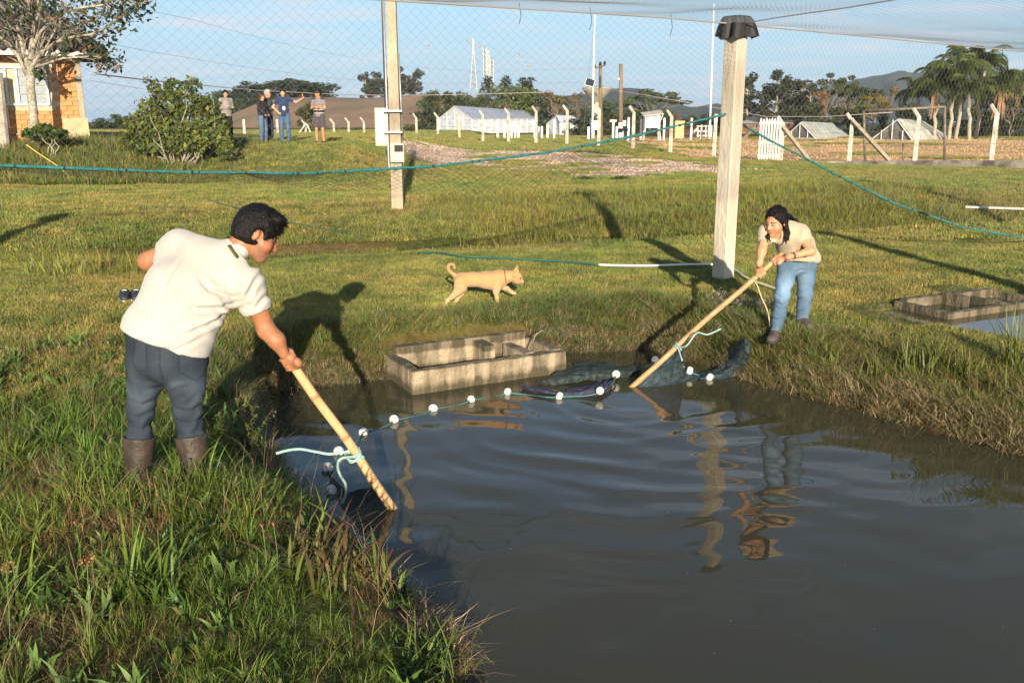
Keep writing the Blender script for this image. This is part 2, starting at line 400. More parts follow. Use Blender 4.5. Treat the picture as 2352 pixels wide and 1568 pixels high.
def scatter(name, meshes, P, scl, rot, idx, tint, label, cat):
    """one 'stuff' object: points that carry instances of a few clump meshes"""
    col = bpy.data.collections.new(name + '_kinds')
    for k, me in enumerate(meshes):
        o = bpy.data.objects.new('%s_kind_%02d' % (name, k), me); col.objects.link(o)
    me = bpy.data.meshes.new(name); me.vertices.add(len(P)); me.vertices.foreach_set('co', np.asarray(P, np.float32).ravel())
    for n, typ, key, arr in (('scl', 'FLOAT', 'value', scl), ('idx', 'INT', 'value', idx), ('rot', 'FLOAT_VECTOR', 'vector', rot), ('tint', 'FLOAT_VECTOR', 'vector', tint)):
        at_ = me.attributes.new(n, typ, 'POINT'); at_.data.foreach_set(key, np.asarray(arr, np.int32 if typ == 'INT' else np.float32).ravel())
    o = bpy.data.objects.new(name, me); COL.objects.link(o)
    ng = bpy.data.node_groups.new(name, 'GeometryNodeTree')
    ng.interface.new_socket('Geometry', in_out='INPUT', socket_type='NodeSocketGeometry'); ng.interface.new_socket('Geometry', in_out='OUTPUT', socket_type='NodeSocketGeometry')
    gi = ng.nodes.new('NodeGroupInput'); go = ng.nodes.new('NodeGroupOutput'); ip = ng.nodes.new('GeometryNodeInstanceOnPoints')
    m2p = ng.nodes.new('GeometryNodeMeshToPoints')
    ci = ng.nodes.new('GeometryNodeCollectionInfo'); ci.inputs['Collection'].default_value = col; ci.inputs['Separate Children'].default_value = True; ci.inputs['Reset Children'].default_value = True
    def na(n, t):
        a = ng.nodes.new('GeometryNodeInputNamedAttribute'); a.data_type = t; a.inputs['Name'].default_value = n; return a.outputs['Attribute']
    L = ng.links.new
    L(gi.outputs[0], m2p.inputs['Mesh']); L(m2p.outputs[0], ip.inputs['Points']); L(ci.outputs[0], ip.inputs['Instance']); ip.inputs['Pick Instance'].default_value = True
    L(na('idx', 'INT'), ip.inputs['Instance Index']); L(na('rot', 'FLOAT_VECTOR'), ip.inputs['Rotation']); L(na('scl', 'FLOAT'), ip.inputs['Scale'])
    L(ip.outputs[0], go.inputs[0])
    md = o.modifiers.new('scatter', 'NODES'); md.node_group = ng
    return tag(o, label, cat, kind='stuff')

def pts(n, x0, x1, y0, y1): return RNG.uniform(x0, x1, n), RNG.uniform(y0, y1, n)
def infrust(x, y, z, mg=90):
    cp, sp = math.cos(PITCH), math.sin(PITCH); dz = z-CAMH
    dep = y*cp - dz*sp; up = y*sp + dz*cp
    px = CX + FPX*x/dep; py = CY - FPX*up/dep
    return (dep > 0.3) & (px > -mg) & (px < 2352+mg) & (py < 1568+260)
def free(x, y):
    ok = (sdpoly(x, y, POND1) > 0.0) & (sdpoly(x, y, POND2) > 0.02)
    for O, A, L, W in ((B1O, B1A, B1L, B1W), (B2O, B2A, B2L, B2W)):
        u, v = loc2(x, y, O, A); ok &= ~((u > -0.03) & (u < L+0.03) & (v > -0.05) & (v < W+0.10))
    return ok
def bake(name, meshes, x, y, idx, scl, label, cat='grass', tilt=0.15, zoff=0.0, rng=RNG):
    """one 'stuff' mesh: every clump set down at its own place, size and tint"""
    z = ground_h(x, y) + zoff; k = infrust(x, y, z); x, y, z, idx, scl = x[k], y[k], z[k], idx[k], scl[k]
    Vs = []; Fs = []; Cs = []; n0 = 0
    for q, me in enumerate(meshes):
        sel = np.where(idx == q)[0]
        if not len(sel): continue
        nv = len(me.vertices); V = np.empty(nv*3, np.float32); me.vertices.foreach_get('co', V); V = V.reshape(-1, 3)
        C = np.empty(nv*4, np.float32); me.color_attributes['col'].data.foreach_get('color', C); C = C.reshape(-1, 4)[:, :3]
        F = np.empty(len(me.loops), np.int32); me.loops.foreach_get('vertex_index', F); F = F.reshape(-1, 3)
        m = len(sel); a = rng.uniform(0, 2*PI, m); ca, sa = np.cos(a), np.sin(a); tx, ty = rng.normal(0, tilt, (2, m))
        P = np.empty((m, nv, 3), np.float32); S = scl[sel][:, None]
        vx = (V[None, :, 0]*ca[:, None] - V[None, :, 1]*sa[:, None])*S; vy = (V[None, :, 0]*sa[:, None] + V[None, :, 1]*ca[:, None])*S; vz = V[None, :, 2]*S
        P[..., 0] = vx + vz*tx[:, None] + x[sel][:, None]; P[..., 1] = vy + vz*ty[:, None] + y[sel][:, None]; P[..., 2] = vz + z[sel][:, None]
        T = tints(m, x=x[sel], y=y[sel])
        Vs.append(P.reshape(-1, 3)); Cs.append(np.clip(C[None]*T[:, None, :], 0.004, 0.8).reshape(-1, 3))
        Fs.append((F[None] + (np.arange(m)*nv)[:, None, None] + n0).reshape(-1, 3)); n0 += m*nv
    me = np_mesh(name, np.concatenate(Vs), None, np.concatenate(Fs), cols=np.concatenate(Cs))
    o = link(name, me, M_BLADE, None, False)
    return tag(o, label, cat, kind='stuff')
def tints(n, lo=0.75, hi=1.22, x=None, y=None):
    t = RNG.uniform(lo, hi, (n, 1))*np.ones((1, 3))
    if x is not None:
        k = fbm(x*0.8+2, y*0.8, o=3)[:, None]; t = t*(1 + k*np.array((0.42, 0.18, 0.1)))
    return t*(1+RNG.normal(0, 0.06, (n, 3)))

def blade_mat(name, world_patches):
    m = bpy.data.materials.new(name); m.use_nodes = True; t = m.node_tree; b = t.nodes['Principled BSDF']
    a = t.nodes.new('ShaderNodeAttribute'); a.attribute_name = 'col'; csock = a.outputs['Color']
    if world_patches:                      # turf greener and drier in patches over the place
        g = t.nodes.new('ShaderNodeNewGeometry')
        def patch(scale, lo, hi, c0, c1, det=5, off=(0, 0, 0)):
            nonlocal csock
            mpn = t.nodes.new('ShaderNodeMapping'); mpn.inputs['Location'].default_value = off; t.links.new(g.outputs['Position'], mpn.inputs['Vector'])
            nz = t.nodes.new('ShaderNodeTexNoise'); nz.inputs['Scale'].default_value = scale; nz.inputs['Detail'].default_value = det; nz.inputs['Roughness'].default_value = 0.6
            t.links.new(mpn.outputs[0], nz.inputs['Vector'])
            rp = t.nodes.new('ShaderNodeValToRGB'); rp.color_ramp.elements[0].position = lo; rp.color_ramp.elements[1].position = hi
            rp.color_ramp.elements[0].color = c0 + (1,); rp.color_ramp.elements[1].color = c1 + (1,); t.links.new(nz.outputs['Fac'], rp.inputs[0])
            mm = t.nodes.new('ShaderNodeMix'); mm.data_type = 'RGBA'; mm.blend_type = 'MULTIPLY'; mm.inputs['Factor'].default_value = 1
            t.links.new(csock, mm.inputs[6]); t.links.new(rp.outputs[0], mm.inputs[7]); csock = mm.outputs[2]
        patch(0.35, 0.36, 0.66, (0.80, 1.0, 0.9), (1.30, 1.06, 1.2))
        patch(1.6, 0.38, 0.64, (0.55, 0.66, 0.62), (1.12, 1.08, 1.05), 6, (4, 9, 0))
        patch(7.0, 0.36, 0.62, (0.72, 0.75, 0.75), (1.15, 1.12, 1.1), 3, (1, 2, 0))
    t.links.new(csock, b.inputs['Base Color']); b.inputs['Roughness'].default_value = 0.5; b.inputs['Specular IOR Level'].default_value = 0.3
    tr = t.nodes.new('ShaderNodeBsdfTranslucent'); t.links.new(csock, tr.inputs['Color'])
    ms = t.nodes.new('ShaderNodeMixShader'); ms.inputs[0].default_value = 0.2
    t.links.new(b.outputs[0], ms.inputs[1]); t.links.new(tr.outputs[0], ms.inputs[2]); t.links.new(ms.outputs[0], t.nodes['Material Output'].inputs['Surface'])
    return m
M_BLADE = blade_mat('grass_blades', False); M_TURF = blade_mat('turf_blades', True)

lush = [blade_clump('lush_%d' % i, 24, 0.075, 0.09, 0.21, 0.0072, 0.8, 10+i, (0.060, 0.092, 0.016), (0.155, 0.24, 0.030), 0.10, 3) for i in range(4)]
lush += [blade_clump('lush_w%d' % i, 24, 0.05, 0.16, 0.33, 0.0095, 0.62, 20+i, (0.062, 0.10, 0.018), (0.17, 0.25, 0.034), 0.07, 3) for i in range(2)]
lush += [blade_clump('lush_d%d' % i, 24, 0.09, 0.07, 0.20, 0.0048, 1.0, 26+i, (0.11, 0.085, 0.03), (0.27, 0.18, 0.08), 0.45, 3) for i in range(2)]
tall = [blade_clump('tall_%d' % i, 16, 0.12, 0.10, 0.30, 0.013, 0.5, 50+i, (0.14, 0.155, 0.03), (0.33, 0.325, 0.065), 0.18, 2) for i in range(3)]
bankg = [blade_clump('bank_%d' % i, 22, 0.085, 0.04, 0.13, 0.0062, 1.0, 60+i, (0.15, 0.125, 0.05), (0.40, 0.32, 0.17), 0.5, 2, (0.48, 0.38, 0.22)) for i in range(3)]
bankg += [blade_clump('bank_g%d' % i, 22, 0.085, 0.05, 0.15, 0.0062, 0.9, 66+i, (0.075, 0.105, 0.024), (0.20, 0.25, 0.05), 0.2, 2) for i in range(2)]
embg = [blade_clump('emb_%d' % i, 18, 0.14, 0.10, 0.22, 0.012, 0.9, 90+i, (0.055, 0.085, 0.016), (0.14, 0.205, 0.032), 0.12, 2) for i in range(2)]
broad = [blade_clump('broad_%d' % i, 9, 0.03, 0.05, 0.11, 0.026, 1.0, 95+i, (0.05, 0.08, 0.02), (0.13, 0.20, 0.045), 0.08, 3) for i in range(2)] + [blade_clump('stalk_%d' % i, 5, 0.05, 0.22, 0.42, 0.0024, 0.55, 98+i, (0.20, 0.13, 0.06), (0.36, 0.24, 0.12), 0.5, 3) for i in range(2)]
weed = [blade_clump('weed_%d' % i, 18, 0.10, 0.02, 0.06, 0.022, 1.1, 45+i, (0.030, 0.052, 0.018), (0.065, 0.11, 0.03), 0.05, 2, (0.06, 0.03, 0.03)) for i in range(2)]

# lush bank in front, left
x, y = pts(13500, -4.2, 0.9, 1.6, 8.2); s = sdpoly(x, y, POND1)
dens = 0.06 + 0.94*sstep(7.0, 4.6, y + 0.8*vnoise(x*0.9, y*0.9))
k = free(x, y) & (x < 1.0) & (RNG.random(len(x)) < dens) & (s > 0.015); x, y, s = x[k], y[k], s[k]
pn = fbm(x*1.1+4, y*1.1)
idx = np.where(pn > 0.22, RNG.integers(6, 8, len(x)), RNG.integers(0, 4, len(x)))
idx = np.where((RNG.random(len(x)) < 0.13 + 0.2*(pn < -0.25)), RNG.integers(4, 6, len(x)), idx)
idx = np.where((s < 0.25) & (RNG.random(len(x)) < 0.4), 6 + (RNG.random(len(x)) < .5), idx).astype(int)
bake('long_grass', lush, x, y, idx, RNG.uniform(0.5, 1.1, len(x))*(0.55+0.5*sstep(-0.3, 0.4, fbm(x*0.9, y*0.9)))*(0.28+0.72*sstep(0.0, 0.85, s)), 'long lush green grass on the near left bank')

x, y = pts(3200, -4.0, 0.8, 1.8, 7.4); s = sdpoly(x, y, POND1); k = free(x, y) & (x < 1.0) & (s > .05) & (RNG.random(len(x)) < .30 + .4*(fbm(x*1.7, y*1.7) > .1)); x, y = x[k], y[k]
bake('bank_weeds', broad, x, y, RNG.choice([0, 1, 2, 3], len(x), p=[.34, .34, .16, .16]), RNG.uniform(.7, 1.3, len(x)), 'broad leaved weeds and dry stalks among the near grass', 'weeds', .25, .03)
# short turf: square sods of blades laid side by side over the ground
def sods(name, size, y0, y1, half, nb, hmin, hmax, wid, label, keep):
    kinds = []
    for q in range(3):
        r = np.random.default_rng(80+q+int(size*10)); n = nb
        bx, by = r.uniform(-size/2, size/2, (2, n)); h = r.uniform(hmin, hmax, n); az = r.uniform(0, 2*PI, n); le = np.abs(r.normal(0.7, 0.35, n)); fa = r.uniform(0, 2*PI, n); wv = wid*r.uniform(0.6, 1.2, n)/2
        dead = r.random(n) < 0.22
        c = np.where(dead[:, None], np.array((0.46, 0.345, 0.16))*r.uniform(.6, 1.1, (n, 1)), np.array((0.285, 0.298, 0.066))*r.uniform(.65, 1.25, (n, 1)))
        V = np.empty((n, 5, 3)); wx, wy = np.cos(fa)*wv, np.sin(fa)*wv
        dx, dy = np.cos(az), np.sin(az)
        for m_, t, kk in ((0, 0, 1), (2, 0.55, 0.8)):
            o = h*t*np.sin(le*t); zz = h*t*np.cos(le*t) - 0.01*(t == 0)
            V[:, m_] = np.stack([bx+dx*o-wx*kk, by+dy*o-wy*kk, zz], 1); V[:, m_+1] = np.stack([bx+dx*o+wx*kk, by+dy*o+wy*kk, zz], 1)
        V[:, 4] = np.stack([bx+dx*h*np.sin(le), by+dy*h*np.sin(le), h*np.cos(le)], 1)
        F = (np.array([(0, 1, 3), (0, 3, 2), (2, 3, 4)])[None] + (np.arange(n)*5)[:, None, None]).reshape(-1, 3)
        me = np_mesh('%s_sod_%d' % (name, q), V.reshape(-1, 3), None, F, cols=np.clip(np.repeat(c, 5, 0), 0.01, 0.8)); me.materials.append(M_TURF); kinds.append(me)
    a = R(17); g = np.arange(-80, 80, size*0.99); U, W = np.meshgrid(g, g); U, W = U.ravel(), W.ravel()
    x = U*math.cos(a)-W*math.sin(a); y = U*math.sin(a)+W*math.cos(a) + y0
    k = (y > y0) & (y < y1) & (np.abs(x) < half*y + 1.0); x, y = x[k], y[k]
    k = keep(x, y); x, y = x[k], y[k]
    e = size*0.3; z = ground_h(x, y); k = infrust(x, y, z, 160); x, y, z = x[k], y[k], z[k]
    sx = np.clip((ground_h(x+e, y)-ground_h(x-e, y))/(2*e), -.6, .6); sy = np.clip((ground_h(x, y+e)-ground_h(x, y-e))/(2*e), -.6, .6)
    n = len(x); q4 = RNG.integers(0, 4, n)*PI/2 + a; rot = np.empty((n, 3))
    for i in range(n):
        nrm = Vector((-sx[i], -sy[i], 1)).normalized(); qq = Vector((0, 0, 1)).rotation_difference(nrm)
        rot[i] = (qq.to_matrix() @ Matrix.Rotation(q4[i], 3, 'Z')).to_euler()
    return scatter(name, kinds, np.stack([x, y, z], 1), np.ones(n), rot, RNG.integers(0, 3, n), np.ones((n, 3)), label, 'grass')
def keep1(x, y):
    u1 = sdpoly(x, y, POND1); u2 = sdpoly(x, y, POND2)
    return (u1 > 0.22+0.3*(x > 1.7)) & (u2 > 0.20) & ~((x < -0.2) & (y < 4.6)) & ~((np.abs(x+0.2) < 1.2) & (np.abs(y-8.5) < 0.35))
def keep2(x, y):
    bare = np.maximum.reduce([road_mask(x, y)*np.clip(0.9+0.8*fbm(x*0.4+7, y*0.4), 0.3, 1), field_mask(x, y)*0.95])
    return (RNG.random(len(x)) > bare) & ~((x < -9.8) & (y > 28.5))
sods('lawn_grass', 0.5, 4.4, 14.0, 0.66, 2600, 0.020, 0.060, 0.0052, 'short olive lawn grass around the pond', keep1)
sods('meadow_grass', 1.25, 13.6, 46.0, 0.64, 4200, 0.03, 0.085, 0.0105, 'sunlit rough turf rising behind the lawn', keep2)
sods('plot_grass', 3.0, 45.5, 96.0, 0.66, 4200, 0.06, 0.17, 0.03, 'sunlit turf around the weather plot and far fence', lambda x, y: RNG.random(len(x)) > np.maximum(road_mask(x, y), field_mask(x, y)*0.9))
x, y = pts(16000, -8, 9, 4.8, 17); wd = fbm(x*0.75+20, y*0.75, o=3)
k = (RNG.random(len(x)) < 0.015 + 0.6*sstep(0.28, 0.5, wd)) & keep1(x, y); x, y = x[k], y[k]
bake('low_weeds', weed, x, y, RNG.integers(0, 2, len(x)), RNG.uniform(0.5, 1.0, len(x)), 'dark green creeping weeds in patches on the lawn', 'weeds', 0.1)

# straw on the worn path that comes down from the pole
x, y = pts(5000, -4.5, 2.5, 12.5, 21); t_ = np.clip((19.2-y)/5.2, 0, 1); px_ = -2.1 + 2.9*t_
k = RNG.random(len(x)) < 0.9*np.maximum(sstep(0.85, 0.15, np.abs(x-px_+0.25*vnoise(x, y)))*(y < 19.2)*(y > 13.2), sstep(2.0, 0.4, np.hypot((x+2.3)*.8, y-19.0))); x, y = x[k], y[k]
bake('path_straw', bankg, x, y, RNG.integers(0, 3, len(x)), RNG.uniform(0.5, 0.95, len(x)), 'dry straw on the worn path below the concrete pole', tilt=0.7)
# taller yellow-green grass on the far side of the drain, at the left edge and on the embankment
x, y = pts(24000, -10, 13, 10.5, 26); ys = 15.6 + 0.34*(x-1.3)
w_ = sstep(-0.4, 0.5, y-ys)*sstep(7.2, 4.5, y-ys)*sstep(-1.9, 0.3, x + 0.30*(y-16))*sstep(12, 8, x)
w_ = np.maximum(w_, 0.8*sstep(1.6, 0.3, np.abs(y-11.8-0.15*(x+6)))*sstep(-3.4, -4.6, x))
w_ = w_*(0.45+0.55*sstep(-0.3, 0.25, fbm(x*0.9, y*0.9)))
k = RNG.random(len(x)) < w_*0.75; x, y = x[k], y[k]
bake('tall_grass', tall, x, y, RNG.integers(0, 3, len(x)), RNG.uniform(0.6, 1.25, len(x)), 'taller yellow green grass along the drain slope')
x, y = pts(7000, -19, -4, 24, 32.5)
k = (RNG.random(len(x)) < (0.12+0.88*sstep(-7.0, -11, x + 1.6*vnoise(x*.7, y*.7)))) & (sdpoly(x, y, np.array([(-25, 29.3), (-10.9, 29.3), (-10.9, 40), (-25, 40)])) > 0)
x, y = x[k], y[k]
bake('embankment_grass', embg, x, y, RNG.integers(0, 2, len(x)), RNG.uniform(1.0, 2.0, len(x))*(0.5+0.4*sstep(-6, -11, x)), 'dark green unmown grass on the embankment')

# matted dry grass hanging down the pond banks
def alongbank(P, n, smax):
    i = RNG.integers(0, len(P), n); t = RNG.random(n); a = P[i]; b = P[(i+1) % len(P)]
    L = np.hypot(*(b-a).T); k = RNG.random(n) < L/L.max(); a, b, t = a[k], b[k], t[k]
    p = a + (b-a)*t[:, None]; an = RNG.uniform(0, 2*PI, len(p)); r = RNG.uniform(0, smax, len(p))
    return p[:, 0]+r*np.cos(an), p[:, 1]+r*np.sin(an)
x, y = alongbank(POND1, 85000, 1.0); s = sdpoly(x, y, POND1)
k = free(x, y) & (s > 0.015) & (s < 0.16 + 0.75*SLOPEW(x, y)) & ~((x < -0.4) & (y < 6.3)) & ~((x < 0.6) & (y < 3.2)); x, y, s = x[k], y[k], s[k]
dry = RNG.random(len(x)) < np.clip(0.85 - 1.35*s/(0.1+0.6*SLOPEW(x, y)) + 0.5*vnoise(x*2, y*2), 0.10, 0.85)
idx = np.where(dry, RNG.integers(0, 3, len(x)), RNG.integers(3, 5, len(x)))
bake('bank_grass', bankg, x, y, idx, RNG.uniform(0.6, 1.15, len(x)), 'matted straw coloured and green grass on the pond banks', tilt=0.45)
fringe = [blade_clump('fringe_%d' % i, 12, 0.07, 0.06, 0.15, 0.0062, 1.3, 75+i, (0.13, 0.11, 0.045), (0.34, 0.27, 0.14), 0.5, 2, (0.42, 0.33, 0.19)) for i in range(2)] + [blade_clump('fringe_g', 12, 0.06, 0.05, 0.13, 0.0062, 1.2, 78, (0.05, 0.07, 0.02), (0.13, 0.17, 0.035), 0.2, 2)]
x, y = alongbank(POND1, 16000, 0.10); s = sdpoly(x, y, POND1); k = (s > -.03) & (s < .09) & ~((x < 0.6) & (y < 3.2)); 
for O_, A_, L_, W_ in ((B1O, B1A, B1L, B1W),): u_b, v_b = loc2(x, y, O_, A_); k &= ~((u_b > -.03) & (u_b < L_+.03) & (v_b < W_+.05))
x, y = x[k], y[k]; bake('bank_fringe', fringe, x, y, RNG.choice([0, 1, 2], len(x), p=[.4, .35, .25]), RNG.uniform(.6, 1.15, len(x)), 'dry grass fringe hanging over the water line', tilt=0.8, zoff=.03)
x, y = alongbank(POND2, 12000, 0.5); s = sdpoly(x, y, POND2)
k = free(x, y) & (s > 0.02) & (s < 0.35); x, y = x[k], y[k]
bake('bank_grass', bankg, x, y, RNG.integers(2, 5, len(x)), RNG.uniform(0.2, 0.45, len(x)), 'low grass on the edge of the second pond at the right', tilt=0.3)

# loose stones on the gravel track and clods on the bare field
def rubble(name, n, x0, x1, y0, y1, mask, smin, smax, cols, label):
    x, y = pts(n, x0, x1, y0, y1); k = RNG.random(n) < mask(x, y); x, y = x[k], y[k]; z = ground_h(x, y); k = infrust(x, y, z); x, y, z = x[k], y[k], z[k]; n = len(x)
    B = np.array([(1,0,0),(-1,0,0),(0,1,0),(0,-1,0),(0,0,1),(0,0,-.4)]); T = np.array([(0,2,4),(2,1,4),(1,3,4),(3,0,4),(2,0,5),(1,2,5),(3,1,5),(0,3,5)])
    s = RNG.uniform(smin, smax, (n, 1, 1))*RNG.uniform(0.6, 1.3, (n, 6, 1))*np.array((1, 1, 0.7)); a = RNG.uniform(0, 2*PI, n); ca, sa = np.cos(a)[:, None], np.sin(a)[:, None]
    P = B[None]*s; V = np.stack([P[..., 0]*ca-P[..., 1]*sa + x[:, None], P[..., 0]*sa+P[..., 1]*ca + y[:, None], P[..., 2] + z[:, None]], -1).reshape(-1, 3)
    F = (T[None] + (np.arange(n)*6)[:, None, None]).reshape(-1, 3); c = np.array(cols)[RNG.integers(0, len(cols), n)]*RNG.uniform(0.7, 1.2, (n, 1))
    me = np_mesh(name, V, None, F, cols=np.clip(np.repeat(c, 6, 0), 0.01, 0.9))
    return tag(link(name, me, mat('loose_stone', (0.4, 0.3, 0.2), 0.95, attr='col', spec=0.15), None, False), label, 'gravel', kind='stuff')
rubble('gravel', 34000, -10, 11, 28, 52, lambda x, y: road_mask(x, y)*np.clip(0.75+0.8*fbm(x*0.5+3, y*0.5), 0.1, 1), 0.012, 0.042, [(0.68, 0.48, 0.34), (0.58, 0.38, 0.25), (0.74, 0.58, 0.45)], 'pale pinkish gravel of the track')
rubble('soil_clods', 24000, 7, 48, 41, 95, field_mask, 0.015, 0.062, [(0.74, 0.47, 0.25), (0.68, 0.42, 0.21), (0.60, 0.42, 0.22)], 'orange clods of the bare field')
# ================================================================ trees
def leafmesh(name, P, size, cols, seed, asp=0.55, up=0.3):
    """many small leaf blades (folded diamonds) at the given points"""
    r = np.random.default_rng(seed); n = len(P); size = np.broadcast_to(size, (n,))*r.uniform(0.65, 1.3, n)
    a = r.normal(0, 1, (n, 3)); a[:, 2] += up*r.choice((-1, 1), n); a /= np.linalg.norm(a, axis=1)[:, None]
    b = np.cross(a, r.normal(0, 1, (n, 3))); b /= np.linalg.norm(b, axis=1)[:, None]; c = np.cross(a, b)
    s = size[:, None]
    V = np.stack([P - a*s*0.5, P + b*s*asp*0.5 + c*s*0.08, P + a*s*0.5, P - b*s*asp*0.5 + c*s*0.08], 1).reshape(-1, 3)
    F = (np.array([(0, 1, 2), (0, 2, 3)])[None] + (np.arange(n)*4)[:, None, None]).reshape(-1, 3)
    C = np.repeat(np.asarray(cols), 4, 0)
    me = np_mesh(name, V, None, F, cols=np.clip(C, 0.004, 0.7)); me.materials.append(M_LEAF); return me
M_LEAF = mat('tree_leaves', (0.05, 0.08, 0.02), 0.55, attr='col', spec=0.3, transl=0.22)
def blobpts(blobs, n, r, shell=0.55):
    """points in ellipsoid clumps, denser to the outside, with the clump index"""
    vol = np.array([b[1][0]*b[1][1]*b[1][2] for b in blobs])**0.75; vol /= vol.sum()
    k = r.choice(len(blobs), n, p=vol); d = r.normal(0, 1, (n, 3)); d /= np.linalg.norm(d, axis=1)[:, None]
    rad = (shell + (1-shell)*r.random(n)**0.7)*r.uniform(0.75, 1.12, n)
    c = np.array([b[0] for b in blobs])[k]; q = np.array([b[1] for b in blobs])[k]
    return c + d*q*rad[:, None], k
def tone(base, k, n, r, var=0.3, nb=50):
    t = r.uniform(1-var, 1+var, nb)[k % nb]*r.uniform(0.75, 1.25, n); hue = r.normal(0, 0.08, (n, 3))
    return np.asarray(base)*t[:, None]*(1+hue)

def limb(mb, p0, p1, r0, r1, seed, wob=0.06, k=5, n=6):
    r = random.Random(seed); p0, p1 = Vector(p0), Vector(p1); L = (p1-p0).length; P = []; Q = []
    for i in range(k+1):
        t = i/k; w = Vector((r.gauss(0, 1), r.gauss(0, 1), r.gauss(0, 0.6)))*wob*L*math.sin(PI*t)*0.6
        P.append(p0.lerp(p1, t) + w); Q.append(r0 + (r1-r0)*t)
    mb.tube(P, Q, n, True); return P

def proto(kind, seed):
    """unit-height tree: trunk mesh and crown mesh"""
    r = np.random.default_rng(seed); tr = MB(); blobs = []; n = 1500; ls = 0.05; base = (0.045, 0.065, 0.022); asp = 0.6
    if kind == 'round':
        limb(tr, (0, 0, 0), (0.02, 0, 0.55), 0.03, 0.015, seed)
        for i in range(13):
            a = r.uniform(0, 2*PI); q = r.uniform(0.05, 0.27); z = r.uniform(0.22, 0.9); q *= 1.1-abs(z-0.6)*1.2
            blobs.append(((q*math.cos(a), q*math.sin(a), z), (r.uniform(.11, .18),)*2 + (r.uniform(.09, .15),)))
            limb(tr, (0.01, 0, 0.35+0.2*r.random()), blobs[-1][0], 0.012, 0.004, seed+i)
        n = 1900
    elif kind == 'euc':
        limb(tr, (0, 0, 0), (0.02, 0, 0.9), 0.014, 0.005, seed, 0.02)
        for i in range(15):
            a = r.uniform(0, 2*PI); z = r.uniform(0.30, 0.98); q = r.uniform(0.04, 0.24)*(1.25-z*0.75)
            blobs.append(((q*math.cos(a), q*math.sin(a), z), (r.uniform(.05, .11), r.uniform(.05, .11), r.uniform(.045, .085))))
            limb(tr, (0.012, 0, z-0.12), blobs[-1][0], 0.006, 0.002, seed+i)
        n = 2000; ls = 0.042; base = (0.042, 0.052, 0.024); asp = 0.4
    elif kind == 'conifer':
        limb(tr, (0, 0, 0), (0, 0, 0.95), 0.022, 0.005, seed, 0.01)
        for i in range(34):
            z = 0.12 + 0.86*(i/33); q = 0.27*(1-z)**0.8 + 0.01; a = i*2.4
            blobs.append(((q*0.7*math.cos(a), q*0.7*math.sin(a), z), (0.06+q*0.45, 0.06+q*0.45, 0.05)))
        n = 2200; ls = 0.045; base = (0.028, 0.045, 0.020); asp = 0.3
    elif kind == 'bushy':
        limb(tr, (0, 0, 0), (0.02, 0, 0.5), 0.03, 0.012, seed)
        for i in range(20):
            a = r.uniform(0, 2*PI); z = r.uniform(0.12, 0.9); q = r.uniform(0.0, 0.36)*math.sqrt(max(0.1, 1-(z-0.4)**2*2.4))
            blobs.append(((q*math.cos(a), q*math.sin(a), z), (r.uniform(.09, .17), r.uniform(.09, .17), r.uniform(.07, .13))))
        n = 2600; ls = 0.05
    elif kind == 'umbrella':
        limb(tr, (0, 0, 0), (0.05, 0, 0.45), 0.035, 0.022, seed)
        for i in range(16):
            a = i*2.39; q = 0.75*math.sqrt((i+.5)/16); z = 0.90 - 0.28*q*q + r.normal(0, 0.04)
            blobs.append(((q*math.cos(a), q*math.sin(a), z), (r.uniform(.13, .2), r.uniform(.13, .2), r.uniform(.035, .06))))
            limb(tr, (0.05, 0, 0.42), blobs[-1][0], 0.016, 0.004, seed+i)
        n = 2300; ls = 0.045; base = (0.055, 0.075, 0.024)
    elif kind == 'sparse':                                   # dry, half bare crown
        limb(tr, (0, 0, 0), (0.03, 0, 0.4), 0.025, 0.016, seed)
        for i in range(14):
            a = r.uniform(0, 2*PI); z = r.uniform(0.55, 1.0); q = r.uniform(0.1, 0.42)
            p = limb(tr, (0.03, 0, 0.35), (q*math.cos(a), q*math.sin(a), z), 0.012, 0.003, seed+i, 0.12)
            blobs.append((p[-1], (0.10, 0.10, 0.06)))
        n = 650; ls = 0.04; base = (0.16, 0.12, 0.055)
    P, k = blobpts(blobs, n, r); cr = leafmesh('crown_' + kind, P, ls, tone(base, k, n, r), seed, asp)
    return tr, cr
M_BARK = mat('bark', (0.20, 0.165, 0.125), 0.9, var=0.4, vscale=8, bump=0.5, bscale=30)
M_BARKP = mat('pale_bark', (0.42, 0.37, 0.29), 0.9, var=0.45, vscale=14, bump=0.5, bscale=40, col2=(0.19, 0.17, 0.13))
PROTO = {}
for kind, ns in (('round', 3), ('euc', 4), ('conifer', 2), ('bushy', 4), ('umbrella', 1), ('sparse', 2)):
    PROTO[kind] = []
    for q in range(ns):
        tr, cr = proto(kind, 100+17*q+len(kind)); me = bpy.data.meshes.new('trunk_' + kind); me.from_pydata(tr.v, [], tr.f); me.materials.append(M_BARK if kind != 'euc' else M_BARKP)
        me.polygons.foreach_set('use_smooth', np.ones(len(me.polygons), bool)); PROTO[kind].append((me, cr))
TREEN = 0
